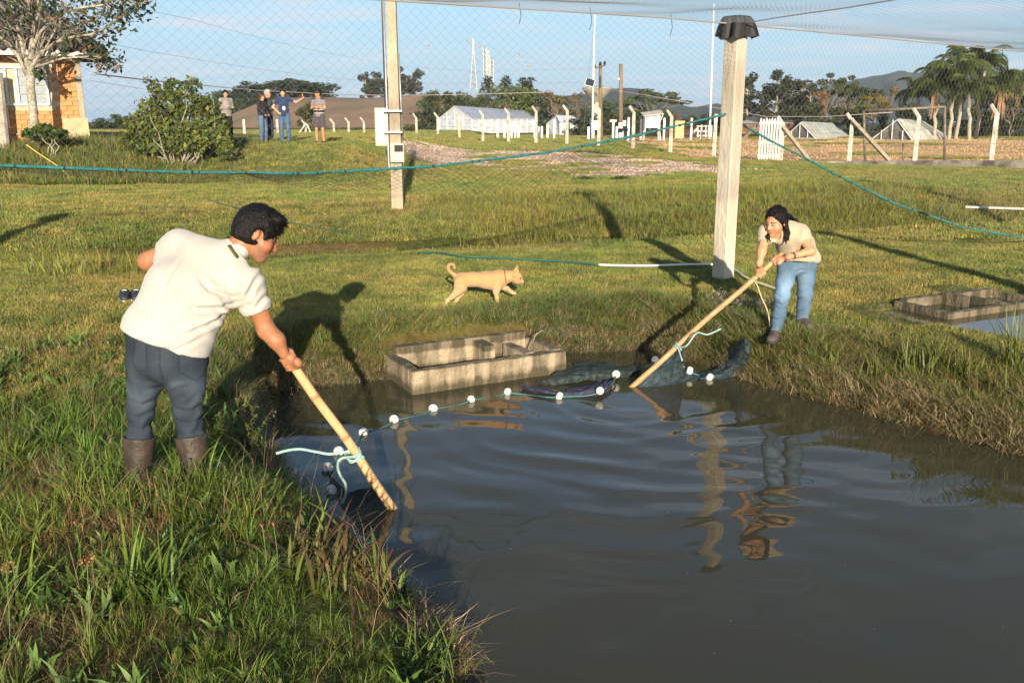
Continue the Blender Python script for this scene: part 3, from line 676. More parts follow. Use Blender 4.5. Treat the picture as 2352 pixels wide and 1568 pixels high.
def tree(kind, px, top, Y, wide, label, cat='tree', group=None, base=None, name=None, tcol=None):
    """a tree whose crown tops out at (px, top), at distance Y; wide = crown width over height"""
    global TREEN; TREEN += 1
    p = at(px, top, Y=Y); zb = HILLZ(p.x, Y) if base is None else base; h = p.z - zb
    t = thing(name or {'euc': 'eucalyptus_tree', 'conifer': 'conifer_tree', 'bushy': 'bushy_tree', 'round': 'round_tree', 'umbrella': 'umbrella_tree', 'sparse': 'sparse_tree'}[kind], label, cat, (p.x, Y, zb), TREEN*2.1, group)
    tm, cm = PROTO[kind][TREEN % len(PROTO[kind])]
    if tcol is not None:
        key = cm.name + str(tcol)
        if key not in TINTED:
            c2 = cm.copy(); a = c2.color_attributes['col']; b = np.empty(len(c2.vertices)*4, np.float32); a.data.foreach_get('color', b); b = b.reshape(-1, 4); b[:, :3] *= np.array(tcol); a.data.foreach_set('color', b.ravel()); TINTED[key] = c2
        cm = TINTED[key]
    s = (h*wide*WIDER[kind], h*wide*WIDER[kind], h)
    for nm, me in (('trunk', tm), ('crown', cm)):
        o = bpy.data.objects.new(nm, me); COL.objects.link(o); o.parent = t; o.scale = s
    return t
TINTED = {}; WIDER = {'round': 1.55, 'euc': 1.5, 'conifer': 1.1, 'bushy': 1.15, 'umbrella': 1.0, 'sparse': 1.1}

# ================================================================ hills, far land
def HILLZ(x, y):
    x = np.asarray(x, float); y = np.asarray(y, float)
    return float(base_h(x, y))
def sheet(name, pts, Yn, Yf, zn, m, rows=14, seed=1, rough=0.3):
    """a rounded hill: skyline given as picture directions at the crest distance, sloping down to zn at the near foot"""
    C = [at(px, py, Y=Yf) for px, py in pts]
    V = []; n = len(C); r = np.random.default_rng(seed)
    for j in range(rows+6):
        t = min(j/rows, 1.0); back = max(0, j-rows)/6
        for i, c in enumerate(C):
            k = math.sin(t*PI/2)**1.25
            yy = Yn + (Yf-Yn)*t + back*(Yf-Yn)*0.8
            zz = zn + (c.z-zn)*k*(1-back*back*0.9)
            amp = rough*(1 - 0.7*t)
            V.append((c.x*yy/Yf if back == 0 else c.x*(1+back*0.1), yy, zz + amp*float(fbm(i*0.7+seed, j*0.8))))
    F = [(j*n+i, j*n+i+1, (j+1)*n+i+1, (j+1)*n+i) for j in range(rows+5) for i in range(n-1)]
    me = bpy.data.meshes.new(name); me.from_pydata(V, [], F)
    return tag(link(name, me, m), kind='structure')
def dens(pts, step=8):
    o = []
    for (a, b), (c, d) in zip(pts[:-1], pts[1:]):
        k = max(1, int((c-a)/step))
        o += [(a+(c-a)*i/k, b+(d-b)*i/k + 0.4*math.sin(a*0.3+i)) for i in range(k)]
    return o + [pts[-1]]
m_hill = mat('mown_brown_hillside', (0.34, 0.185, 0.10), 0.95, var=0.5, vscale=0.07, bump=1.0, bscale=1.2, col2=(0.17, 0.125, 0.055), stretch=(1, .35, 2.0), detail=9)
sheet('hill', dens([(380,296),(440,290),(500,276),(544,258),(597,238),(632,231),(695,226),(783,227),(828,228),(883,226),(971,221),(1060,224),(1180,232),(1300,250)]), 120, 285, 0.6, m_hill, seed=3)
m_wood = mat('forested_mountain', (0.040, 0.058, 0.030), 0.95, var=0.6, vscale=0.06, bump=1.0, bscale=0.14, detail=10)
sheet('mountain', dens([(1600,330),(1680,300),(1726,277),(1770,257),(1808,236),(1834,225),(1900,204),(1990,184),(2018,178),(2065,171),(2100,172),(2180,178),(2260,170),(2352,176),(2450,190),(2600,240)], 10), 900, 1700, 0, m_wood, seed=7, rough=14, rows=24)
sheet('wooded_hill', dens([(1180,262),(1230,240),(1262,228),(1300,222),(1370,216),(1400,206),(1440,204),(1470,206),(1500,214),(1540,228),(1570,244),(1600,248),(1640,240),(1700,244),(1760,262)], 8), 600, 1000, 0, m_wood, seed=9, rough=4, rows=16)

# trees on the hill behind the onlookers
G1 = 'trees along the hill crest'
for i, (px, top, wd, kd, lab) in enumerate((
    (478, 212, 1.0, 'bushy', 'leftmost small tree on the hill, beside the bush'), (505, 208, 1.0, 'round', 'dark tree on the hill above the woman in grey'),
    (534, 205, 1.1, 'bushy', 'leafy tree just right of the woman in grey'), (562, 184, 0.9, 'round', 'tall round topped pine rising from the hill wood'),
    (585, 198, 1.0, 'bushy', 'low tree right of the round topped pine'), (606, 193, 1.1, 'round', 'broad tree behind the grey haired man'),
    (630, 190, 1.0, 'bushy', 'leafy hill tree left of the man in navy'), (654, 180, 1.0, 'euc', 'loose topped tree behind the head of the man in navy'),
    (676, 178, 1.1, 'round', 'high dark tree right of the man in navy'), (697, 184, 1.0, 'round', 'dark tree above the raised thumb'),
    (722, 187, 0.95, 'round', 'dark round tree left of the man in the cap'), (742, 200, 0.9, 'bushy', 'rightmost dark tree of the hill wood'))):
    p = at(px, 0, Y=275); tree('bushy' if kd == 'round' and i % 2 else kd, px, top, 275, wd*1.75, lab, group=G1, base=at(px, 256 if px < 560 else 238, Y=275).z - 2.0)
for i, (px, top, bs, lab) in enumerate(((500, 236, 275, 'low hillside shrub behind the woman in grey'), (530, 232, 268, 'pale green shrub on the slope below the hill wood'), (552, 224, 252, 'bright round shrub on the brown slope edge'),
                          (580, 222, 244, 'small shrub at the foot of the hill wood'), (655, 214, 232, 'shrub under the trees behind the man in navy'))):
    tree('bushy', px, top, 262, 1.3, lab, 'shrub', 'shrubs on the hill', base=at(px, bs, Y=262).z - 1, name='hill_shrub', tcol=(1.25, 1.3, 1.0))
for px, top, wd, lab in ((838, 168, 0.9, 'thin gum tree left end of the hilltop trio'), (862, 164, 0.95, 'gum tree close left of the concrete pole'), (908, 152, 1.0, 'tallest gum tree, behind the concrete pole'),
                     (932, 170, 0.9, 'gum tree right beside the concrete pole'), (957, 161, 0.95, 'gum tree at the right end of the hilltop')):
    tree('euc', px, top, 280, wd*0.9, lab, group='gum trees on the hilltop', base=at(px, 226, Y=280).z - 3.0, tcol=(1.2, 1.1, 1.15))
# behind the onlookers and fence
for px, top, wd, lab in ((848, 175, 1.0, 'lower gum tree left of the concrete pole'), (922, 166, 1.1, 'full crowned gum tree right behind the concrete pole'), (945, 178, 1.0, 'low gum tree before the right end of the hilltop'), (880, 176, 1.0, 'gum tree hidden partly by the concrete pole')):
    tree('round', px, top, 286, wd*0.75, lab, group='gum trees on the hilltop', base=at(px, 226, Y=286).z - 1.0, tcol=(1.15, 1.05, 1.15))
for px, top, Y, wd, lab in ((760, 262, 190, 1.6, 'small bush high on the brown slope'), (830, 272, 170, 1.7, 'small bush low on the brown slope'), (600, 268, 180, 1.6, 'small bush on the slope behind the jacketed woman'), (905, 268, 175, 1.6, 'bush on the slope right of the concrete pole'), (945, 258, 165, 1.4, 'bush where the brown slope meets the wood')):
    tree('bushy', px, top, Y, wd, lab, 'bush', 'bushes on the brown slope', base=at(px, top+14, Y=Y).z - .6, name='slope_bush', tcol=(1.5, 1.25, 1.1))
for px, top, Y, lab in ((228, 270, 130, 'low distant tree right of the house'), (250, 266, 135, 'distant tree between house and bush'), (272, 262, 130, 'distant tree just left of the bush'), (288, 268, 125, 'distant low tree touching the bush')):
    tree('bushy', px, top, Y, 1.3, lab, group='distant trees between house and bush', base=0.0)
GM = 'mixed trees behind the far fence'
for kd, px, top, wd, Y, lab, tc in (('bushy', 1590, 262, 1.2, 130, 'low tree right of the yellow cabinet', (1.2, 1.1, 1)), ('bushy', 1618, 256, 1.1, 150, 'low tree behind the thin white mast', (1.0, 1.0, 1)), ('bushy', 1655, 262, 1.2, 150, 'low tree left behind the white post', (1.1, 1.05, 1)), ('bushy', 1700, 258, 1.1, 150, 'low tree right behind the white post', (1, 1, 1)),
                                ('bushy', 1290, 244, 1.3, 135, 'green tree filling in behind the white annex', (1.2, 1.15, 1)), ('bushy', 1425, 246, 1.2, 140, 'green tree filling in behind the bare pole', (1.15, 1.1, 1)), ('bushy', 1480, 240, 1.2, 145, 'green tree behind the umbrella tree', (1, 1, 1)), ('bushy', 985, 215, .9, 150, 'dark tree rising left of the greenhouse', (1, 1, .9)),
                                ('bushy', 1190, 214, 1.0, 145, 'green tree low between conifer and broad tree', (1.4, 1.3, 1)), ('bushy', 1770, 268, 1.2, 125, 'low tree above the picket gate', (1, 1, 1)), ('bushy', 1800, 262, 1.1, 128, 'low tree under the tallest gum', (1.1, 1, .9)), ('bushy', 1545, 262, 1.2, 135, 'low tree left of the yellow cabinet', (1.3, 1.2, 1))):
    tree(kd, px, top, Y, wd, lab, group=GM, base=0.2, tcol=tc)
tree('bushy', 712, 231, 78, 0.85, 'dense dark green bush behind the bracing post', 'bush', base=at(712, 326, Y=78).z, name='dense_bush', tcol=(1.35, 1.15, 1.0))
for px, top, wd, lab in ((775, 288, 1.5, 'scrub right of the man in the cap'), (815, 292, 1.7, 'low scrub between two fence posts'), (890, 291, 1.7, 'low scrub behind the meter box'), (935, 284, 1.4, 'scrub right of the concrete pole')):
    tree('bushy', px, top, 88, wd, lab, 'scrub', 'scrub behind the fence', base=at(px, 326, Y=88).z, name='scrub_bush', tcol=(1.7, 1.35, 1.2))
# wood behind the greenhouse
GW = 'trees behind the greenhouse'
for kd, px, top, wd, Y, lab, tc in (
    ('bushy', 972, 222, 0.9, 125, 'dark bushy tree at the left of the greenhouse', (1, 1, 1)), ('bushy', 1000, 207, 0.75, 128, 'dark bamboo like tree left of the greenhouse gable', (1.2, 1.1, 1)),
    ('bushy', 1028, 203, 0.7, 130, 'bushy tree above the greenhouse gable', (1.15, 1.05, 1)), ('bushy', 1056, 206, 0.7, 128, 'bushy tree right of the gable top', (1, 1, 1)),
    ('bushy', 1080, 203, 0.65, 130, 'narrow bushy tree below the lattice pylon', (1.2, 1.1, .9)), ('conifer', 1120, 177, 1.0, 150, 'left of two dark cone shaped conifers', (1, 1, 1)),
    ('conifer', 1163, 177, 1.0, 150, 'right of two dark cone shaped conifers', (1, 1, 1)), ('bushy', 1105, 215, 0.8, 126, 'green tree at the foot of the left conifer', (1.1, 1.1, 1)),
    ('bushy', 1138, 219, 0.9, 124, 'green tree between the two conifers', (1.35, 1.25, 1.1)), ('round', 1172, 192, 0.9, 128, 'pale silvery green tree in front of the right conifer', (2.5, 2.2, 2.2)),
    ('bushy', 1205, 194, 0.9, 127, 'broad green tree with pale top behind the greenhouse roof', (2.0, 1.9, 1.4)), ('euc', 1216, 177, 0.9, 155, 'tall loose tree behind the broad green tree', (1, 1, 1)),
    ('bushy', 1240, 216, 0.9, 125, 'green tree above the greenhouse roof end', (1.2, 1.15, 1)), ('sparse', 1278, 213, 1.1, 120, 'brownish half bare tree above the white annex', (1, 1, 1)),
    ('round', 1265, 209, 0.9, 140, 'grey green tree behind the half bare tree', (1.4, 1.2, 1.2)), ('sparse', 1318, 217, 1.2, 122, 'brown thin crowned tree left of the water tower', (1.1, 1, .9)),
    ('bushy', 1352, 238, 1.0, 115, 'dark shrub left of the water tower stem', (1, 1, 1)), ('bushy', 1392, 232, 1.0, 120, 'leafy tree right of the water tower stem', (1.3, 1.3, 1)),
    ('bushy', 1330, 268, 1.5, 100, 'low hedge clump right of the white annex', (1, 1, 1)), ('bushy', 1372, 270, 1.6, 102, 'low hedge clump behind the white mast', (1.2, 1.1, 1)),
    ('umbrella', 1498, 209, 1.15, 128, 'flat topped umbrella tree behind the weather hut', (1.25, 1.2, 1.1)), ('bushy', 1418, 256, 1.3, 112, 'shrub behind the bare wooden pole', (1.3, 1.15, 1)),
    ('bushy', 1455, 248, 1.2, 118, 'shrub under the umbrella tree, left', (1.1, 1.1, 1)), ('bushy', 1530, 252, 1.2, 118, 'shrub under the umbrella tree, right', (1.3, 1.2, 1)),
    ('sparse', 1565, 262, 1.3, 115, 'small dry bush behind the yellow box', (1.1, 1, 1))):
    tree(kd, px, top, Y, wd, lab, group=GW, base=0.3, tcol=tc)
# right hand trees
GE = 'gum trees right of the post'
for px, top, wd, Y, lab, tc in ((1718, 172, 0.8, 130, 'gum tree right beside the white post', (1, 1, 1)), (1705, 186, 0.7, 138, 'thin gum half behind the white post', (1, 1, 1)), (1760, 190, 0.75, 132, 'low gum left of the tallest gum', (1, 1, 1)),
                     (1786, 153, 0.75, 128, 'tallest gum tree right of the white post', (1, 1, 1)), (1815, 178, 0.8, 134, 'gum tree right of the tallest gum', (1, 1, 1)), (1845, 182, 0.85, 130, 'gum with a flat ragged top above the low greenhouse', (1.1, 1, 1)),
                     (1755, 246, 0.9, 126, 'small gum above the picket gate', (1, 1, 1)), (1868, 190, 0.8, 145, 'distant gum left of the spreading trees', (1, 1, 1))):
    tree('euc', px, top, Y, wd*1.15, lab, group=GE, base=0.0, tcol=tc)
for kd, px, top, wd, Y, lab, tc in (
    ('umbrella', 1905, 176, 0.50, 125, 'spreading dark tree left of the mountain', (1, .95, .9)), ('umbrella', 1950, 180, 0.45, 128, 'spreading tree in front of the mountain', (1, 1, 1)),
    ('round', 1978, 190, 0.9, 130, 'dark round tree at the mountain foot', (1, 1, 1)), ('sparse', 1902, 212, 0.9, 118, 'reddish thin tree in front of the spreading trees', (1.3, .8, .6)),
    ('bushy', 1880, 236, 0.9, 112, 'dark green tree behind the first low greenhouse', (1.1, 1, .9)), ('bushy', 1925, 240, 0.9, 110, 'dark bush between the two low greenhouses', (1.0, 1.05, .9)),
    ('bushy', 1965, 244, 0.9, 112, 'green bush left of the second low greenhouse', (1.2, 1.1, .9)), ('umbrella', 2008, 219, 0.5, 116, 'yellowish layered tree before the mountain', (2.6, 1.7, 0.8)),
    ('sparse', 2040, 206, 0.9, 120, 'dry brown tree left of the palms', (1.3, 1.1, 0.8)), ('bushy', 2030, 256, 1.0, 108, 'shrub behind the second low greenhouse', (1.3, 1.15, 0.9)),
    ('bushy', 2095, 232, 0.9, 108, 'dark tree behind the left palm', (0.9, 0.9, 0.9)), ('bushy', 2150, 225, 0.8, 112, 'dark tree behind the palm trunks', (0.8, 0.85, 0.8)),
    ('bushy', 2205, 205, 0.7, 112, 'dark tree behind the tall palms', (0.8, 0.9, 0.8)), ('bushy', 2255, 190, 0.7, 110, 'tall dark tree between the palms', (0.85, .9, .8)),
    ('bushy', 2300, 150, 0.6, 108, 'tallest dark tree behind the right palms', (0.9, 1, 0.8)), ('bushy', 2345, 138, 0.6, 106, 'dark tree at the right edge', (1, 1, 0.8)),
    ('bushy', 2390, 150, 0.6, 106, 'dark tree cut by the right edge', (1, 1, 0.9)), ('bushy', 2280, 270, 1.2, 98, 'low dark shrub between palm trunks', (0.8, 0.85, 0.8)),
    ('bushy', 2330, 262, 1.2, 99, 'low dark shrub right of the palm trunks', (0.9, .9, .8)), ('bushy', 2225, 275, 1.2, 99, 'low shrub behind the middle palm trunks', (.8, .85, .8)),
    ('sparse', 2336, 196, 0.6, 90, 'pale bare tree at the right before the dark wood', (1.2, 1.1, 1)),
    ('bushy', 1835, 262, 1.2, 118, 'shrub above the first low greenhouse', (1, 1, .9))):
    tree(kd, px, top, Y, wd, lab, group='trees and shrubs on the right', base=0.0, tcol=tc)

# ---------------------------------------------------------------- palms
def frond(L, seed):
    r = random.Random(seed); V = []; F = []; C = []; n0 = 0
    droop = r.uniform(0.9, 1.35)
    path = []
    for i in range(13):
        t = i/12; path.append(Vector((L*(t*0.9)*math.cos(droop*t*0.55), 0, L*(0.42*math.sin(min(t*2.1, PI)*0.8) - droop*0.62*t*t))))
    g = np.array((0.085, 0.120, 0.032))
    for i in range(1, 13):
        for s in (-1, 1):
            for q in range(5):
                b = path[i-1].lerp(path[i], q/5); ll = L*0.34*math.sin(PI*min(1, 0.15+0.8*(i+q/5)/13))*r.uniform(.8, 1.1)
                d = Vector((0.35, s*0.75, -0.75 + r.uniform(-.35, .45))).normalized()
                tip = b + d*ll; mid = b + d*ll*0.5 + Vector((0, 0, 0.06*L)); wv = Vector((0.012*L, 0, 0.0))
                V += [b-wv*0.6, b+wv*0.6, mid+wv, mid-wv, tip]; F += [(n0, n0+1, n0+2), (n0, n0+2, n0+3), (n0+3, n0+2, n0+4)]; n0 += 5
                C += [g*r.uniform(0.7, 1.35)]*5
    me = np_mesh('frond', [tuple(v) for v in V], None, F, cols=np.clip(np.array(C), 0.005, .5)); me.materials.append(M_LEAF); return me
FR = [frond(1.0, 300+i) for i in range(4)]
m_deadfrond = mat('dry_palm_skirt', (0.42, 0.26, 0.15), 0.9, var=0.5, vscale=9, stretch=(6, 6, 1))
def palm(px, basey, topx, topy, Y, L, label, nf=17, skirt=True):
    b = at(px, basey, Y=Y); c = at(topx, topy, Y=Y); t = thing('palm_tree', label, 'palm tree', b, 0, 'queen palms at the right')
    d = c - b; mb = MB(); limb(mb, (0, 0, -0.3), d, 0.19, 0.13, px, 0.03, 8, 8); mb.build('trunk', M_BARKP, t, True)
    r = random.Random(px)
    if skirt:
        sk = MB()
        for i in range(26):
            a = r.uniform(0, 2*PI); l = r.uniform(1.2, 3.2); q = r.uniform(.1, .3)
            sk.tube([d + Vector((0, 0, -0.1)), d + Vector((q*math.cos(a)*1.6, q*math.sin(a)*1.6, -0.6*l)), d + Vector((q*math.cos(a)*2.0, q*math.sin(a)*2.0, -l))], [0.03, 0.06, 0.02], 4)
        sk.build('dry_frond_skirt', m_deadfrond, t)
    for i in range(nf):
        o = bpy.data.objects.new('frond', FR[i % 4]); COL.objects.link(o); o.parent = t; o.location = d; s = L*r.uniform(0.8, 1.1); o.scale = (s, s, s)
        o.rotation_euler = (r.uniform(-.15, .15), -r.uniform(-0.35, 0.95), i*2.4 + r.uniform(-.3, .3))
palm(2146, 328, 2151, 196, 86, 3.4, 'leftmost palm with a thick hanging skirt of dry fronds')
palm(2114, 330, 2108, 214, 92, 2.9, 'short palm at the left behind the frame gate', 14, False)
palm(2176, 328, 2196, 166, 85, 3.5, 'tall palm second from the left')
palm(2192, 328, 2222, 146, 88, 3.3, 'tall leaning palm in the middle of the clump', 17, False)
palm(2241, 328, 2262, 148, 87, 3.2, 'tall slender palm right of the middle', 16, False)
palm(2284, 326, 2300, 196, 84, 3.2, 'palm with drooping yellowish fronds at the right', 16, True)
palm(2227, 328, 2226, 208, 83, 2.6, 'low palm in front of the clump', 13, False)
# ================================================================ brick house
m_brick = mat('orange_brick', (0.62, 0.27, 0.095), 0.85, var=0.30, vscale=3.0, bump=0.3, bscale=60)
m_mortar = mat('mortar', (0.62, 0.50, 0.36), 0.95, var=0.2, vscale=5)
m_plaster = mat('beige_plaster', (0.55, 0.46, 0.31), 0.9, var=0.25, vscale=2.5, bump=0.2, bscale=30)
m_tile = mat('dark_roof_tiles', (0.060, 0.052, 0.048), 0.8, var=0.4, vscale=3, bump=0.3, bscale=20)
m_white = mat('white_paint', (0.78, 0.76, 0.70), 0.55, var=0.12, vscale=4)
m_glass = mat('window_glass', (0.30, 0.34, 0.36), 0.06, spec=0.8)
m_curtain = mat('white_curtain', (0.78, 0.76, 0.72), 0.9, var=0.1)
m_dark = mat('dark_interior', (0.03, 0.03, 0.03), 0.9)
HY = 29.6
hc = at(200, 312, Y=HY); HX1 = hc.x; HZ = 1.45
H = thing('brick_house', 'orange brick house with dark tiled roof and white louvred window', 'house', (HX1, HY, HZ), R(24))
WH = 2.95; WL = 5.2
b = MB(); b.box((-WL/2-0.13, 2.5, WH/2), (WL, 4.9, WH)); b.build('wall', m_mortar, H)
bw, bh, jt = 0.318, 0.128, 0.014
win = (-2.92, -0.98, 1.32, 2.42)                              # x0 x1 z0 z1
bme = []
for ln in (bw, bw/2-jt/2):
    q = MB(); q.box((0, 0, 0), (ln, 0.06, bh), bev=0.006); me = bpy.data.meshes.new('brick'); me.from_pydata(q.v, [], q.f); me.materials.append(m_brick); bme.append(me)
rb = random.Random(5); wall_o = H.children[0]
for row in range(20):
    z = 0.09 + row*(bh+jt); x = -0.16
    if row % 2: x -= 0.0; seq = [1] + [0]*15
    else: seq = [0]*15
    for kk in seq:
        ln = bw if kk == 0 else bw/2-jt/2; cx = x-ln/2; x -= ln+jt
        if x < -WL+0.25: break
        if cx+ln/2 > win[0]-0.05 and cx-ln/2 < win[1]+0.05 and z+bh/2 > win[2]-0.10 and z-bh/2 < win[3]+0.05: continue
        o = bpy.data.objects.new('brick', bme[kk]); COL.objects.link(o); o.parent = wall_o; o.location = (cx, 0.035 + rb.uniform(-.004, .004), z)
b = MB(); b.box((-0.07, 0.10, WH/2), (0.17, 0.22, WH), bev=0.01); b.build('corner_pillar', mat('grey_render', (.40, .33, .23), .9, var=.3, vscale=3), H)
f = MB(); x0, x1, z0, z1 = win; fw = 0.055
cz, cx_ = (z0+z1)/2, (x0+x1)/2
f.box((cx_, 0.0, z1), (x1-x0, 0.10, fw)); f.box((cx_, 0.0, z0), (x1-x0, 0.10, fw))
for xx in (x0, cx_-0.15, cx_+0.15, x1): f.box((xx, 0.001, cz), (fw, 0.102, z1-z0))
wo = MB(); wo.box((cx_, 0.055, cz-.03), (x1-x0+0.12, 0.05, z1-z0+0.16)); wn = wo.build('window', m_plaster, H)
f.build('frame', m_white, wn)
for k in range(4):
    zz = z0 + (k+0.5)*(z1-z0)/4
    for xa, xb in ((x0+0.03, cx_-0.18), (cx_+0.18, x1-0.03)):
        g = MB(); g.box(((xa+xb)/2, 0.015, zz), (xb-xa, 0.012, (z1-z0)/4-0.03), Matrix.Rotation(R(-9), 3, 'X')); g.build('pane', m_glass, wn)
g = MB()
for k in range(30):
    xa = x0 + (x1-x0)*k/30; xb = x0 + (x1-x0)*(k+1)/30
    g.quad((xa, 0.028+0.01*(k % 2), z0+0.02), (xb, 0.028+0.01*((k+1) % 2), z0+0.02), (xb, 0.028+0.01*((k+1) % 2), z0+0.5+0.18*math.sin(k*.9)), (xa, 0.028+0.01*(k % 2), z0+0.5+0.18*math.sin((k-1)*.9)))
g.build('curtain', m_curtain, wn)
g = MB()
for xx in (-2.95, -2.15): g.box((xx, -0.02, 0.93), (0.03, 0.04, 0.62))
for zz in (0.63, 1.23): g.box((-2.55, -0.02, zz), (0.8, 0.041, 0.03))
g.build('vent_frame', m_white, H)
g = MB(); g.tube([(-3.3, -0.06, 0.45), (-1.5, -0.05, 0.42), (-1.1, -0.05, 0.40), (-0.95, -0.05, 0.2)], 0.022, 6); g.build('pipe', mat('grey_pipe', (0.35, 0.33, 0.30), .6), H, True)
# roof: low hipped roof of barrel tiles
ov = 0.75; ez = WH-0.02; rx0, rx1, ry0, ry1 = -WL-0.9, 0.75, -0.75, 5.6; rz = ez+2.25
r1, r2 = Vector((rx0+2.9, (ry0+ry1)/2, rz)), Vector((rx1-2.5, (ry0+ry1)/2, rz))
A_, B_, C_, D_ = Vector((rx0, ry0, ez)), Vector((rx1, ry0, ez)), Vector((rx1, ry1, ez)), Vector((rx0, ry1, ez))
rf = MB(); rf.add([A_, B_, C_, D_, r1, r2], [(0, 1, 5, 4), (1, 2, 5), (2, 3, 4, 5), (3, 0, 4), (3, 2, 1, 0)]); ro = rf.build('roof', m_tile, H)
for (pa, pb, qa, qb, nrow) in ((A_, B_, r1, r2, 26), (B_, C_, r2, r2, 18)):
    for k in range(nrow):
        t = (k+0.5)/nrow; p = pa.lerp(pb, t)
        up = (qa.lerp(qb, .5) - (pa+pb)/2); e = (pb-pa).normalized(); up = (up - e*up.dot(e))
        # length until it meets the hip line
        s = (p-pa).length/(pb-pa).length; m1 = (qa-pa).dot(e)/(pb-pa).length; m2 = (qb-pa).dot(e)/(pb-pa).length
        h = min(1.0, s/max(m1, 1e-3), (1-s)/max(1-m2, 1e-3))
        n_ = e.cross(up).normalized()
        if n_.z < 0: n_ = -n_
        tb = MB(); tb.tube([p - up.normalized()*0.06 + n_*0.03, p + up*h*0.5 + n_*0.035, p + up*h*0.98 + n_*0.03], 0.085, 7); tb.build('tile_row', m_tile, ro, True)
fb = MB(); fb.box(((rx0+rx1)/2, ry0+0.04, ez-0.10), (rx1-rx0-0.3, 0.03, 0.17)); fb.build('fascia', m_white, H)
# board leaning on the corner
bp = MB(); a0, a1 = at(157, 310, Y=29.2), at(212, 316, Y=29.2); rr = Matrix.Rotation(R(12), 3, 'X')
bp.box((0, 0, 0.49), (0.72, 0.03, 1.0)); bo = bp.build('leaning_board', mat('weathered_board', (0.46, 0.37, 0.21), .85, var=.2, vscale=2), None)
bo.location = (at(184, 314, Y=29.25).x, 29.12, HZ-0.05); bo.rotation_euler = (R(-14), R(-3), R(22)); tag(bo, 'beige board leaning against the corner of the brick house', 'board')
# concrete post cut by the left edge
pm = MB(); a0, a1 = at(8, 312, Y=28.2), at(-4, 168, Y=28.2); pm.tube([a0 - Vector((0, 0, .4)), a1], [0.15, 0.12], 8)
tag(pm.build('concrete_post', mat('old_concrete', (0.40, 0.36, 0.29), .9, var=.4, vscale=3, bump=.4, bscale=25), None), 'thick stained concrete post at the left edge before the house', 'post')

# ---------------------------------------------------------------- tree in front of the house
TB = at(80, 302, Y=27.6); T = thing('garden_tree', 'pale barked half bare tree in front of the brick house', 'tree', TB)
def D2(px, py, Y): return at(px, py, Y=Y) - TB
tr = MB(); rt = random.Random(11); tips = []
fork = D2(71, 165, 27.6)
tr.tube([Vector((0, 0, -0.3)), Vector((0, 0, 0.25)), D2(76, 250, 27.6), D2(70, 200, 27.6), fork], [0.17, 0.14, 0.125, 0.12, 0.12], 9)
limbs = [((71, 165), (74, 110), (78, 60), (96, 10), (110, -60), 0.085), ((71, 165), (58, 120), (45, 80), (30, 30), (10, -40), 0.08), ((72, 160), (95, 120), (130, 95), (170, 72), (225, 40), 0.075),
         ((74, 158), (110, 142), (150, 132), (200, 130), (258, 138), 0.05), ((64, 175), (40, 130), (20, 105), (-10, 80), (-60, 40), 0.07), ((74, 110), (90, 75), (120, 50), (150, 20), (190, -25), 0.06),
         ((78, 60), (70, 30), (60, -5), (50, -60), (40, -110), 0.05), ((130, 95), (165, 90), (205, 82), (250, 62), (300, 25), 0.045), ((45, 80), (20, 60), (0, 50), (-30, 20), (-60, -10), 0.045), ((150, 20), (190, 18), (240, 8), (290, 5), (335, 8), 0.04),
         ((95, 120), (110, 90), (125, 70), (140, 50), (148, 40), 0.03)]
for i, l in enumerate(limbs):
    yy = 27.6; P = []
    for j, q in enumerate(l[:5]):
        P.append(D2(q[0], q[1], 27.6 + (rt.uniform(-.25, .25)*j if j else 0)) + Vector((rt.gauss(0, .03), 0, rt.gauss(0, .03))))
    r0 = l[5]; tr.tube(P, [r0, r0*.8, r0*.6, r0*.4, r0*.2], 6)
    for j in range(1, 5):
        for q in range(5):
            d = (P[j]-P[j-1]).normalized(); L = rt.uniform(.3, 1.0); p0 = P[j-1].lerp(P[j], rt.random())
            e = (d + Vector((rt.gauss(0, .6), rt.gauss(0, .6), rt.gauss(.25, .5)))).normalized()*L
            mid = p0 + e*.5 + Vector((rt.gauss(0, .05), rt.gauss(0, .05), rt.gauss(0, .05))); tr.tube([p0, mid, p0+e], [r0*.22, r0*.15, .005], 4); tips.append(p0+e)
            for u in range(2):
                e2 = (e.normalized() + Vector((rt.gauss(0, .7), rt.gauss(0, .7), rt.gauss(.2, .5)))).normalized()*rt.uniform(.2, .5); tr.tube([mid, mid+e2*.5, mid+e2], [.010, .008, .004], 3); tips.append(mid+e2)
tr.build('trunk', M_BARKP, T, True)
rg = np.random.default_rng(4); cl = []
for px, py, w, n in ((300, 18, .55, 130), (330, 12, .4, 80), (262, 40, .5, 100), (240, 75, .45, 80), (225, 110, .4, 60), (258, 145, .4, 70), (232, 148, .35, 50), (195, 45, .5, 60), (165, 25, .5, 55), (205, 5, .6, 110), (130, 20, .5, 35), (100, 35, .5, 25),
                     (45, 35, .6, 50), (10, 45, .6, 60), (-20, 30, .6, 60), (25, 60, .5, 30), (85, 155, .25, 40), (90, 175, .22, 40), (210, 118, .4, 60), (60, 20, .6, 80), (150, 100, .4, 50), (185, 70, .4, 50), (110, 8, .5, 80), (275, 0, .6, 120)):
    c = np.array(D2(px, py, 27.6 + rg.uniform(-.4, .4))); cl.append(c + rg.normal(0, w*.5, (n, 3)))
P = np.concatenate(cl); n = len(P); red = rg.random(n) < .16
C = np.where(red[:, None], np.array((.16, .075, .03)), np.array((.035, .055, .018)))*rg.uniform(.6, 1.4, (n, 1))
link('crown', leafmesh('crown', P, 0.165, C, 5, .55), None, T, False)

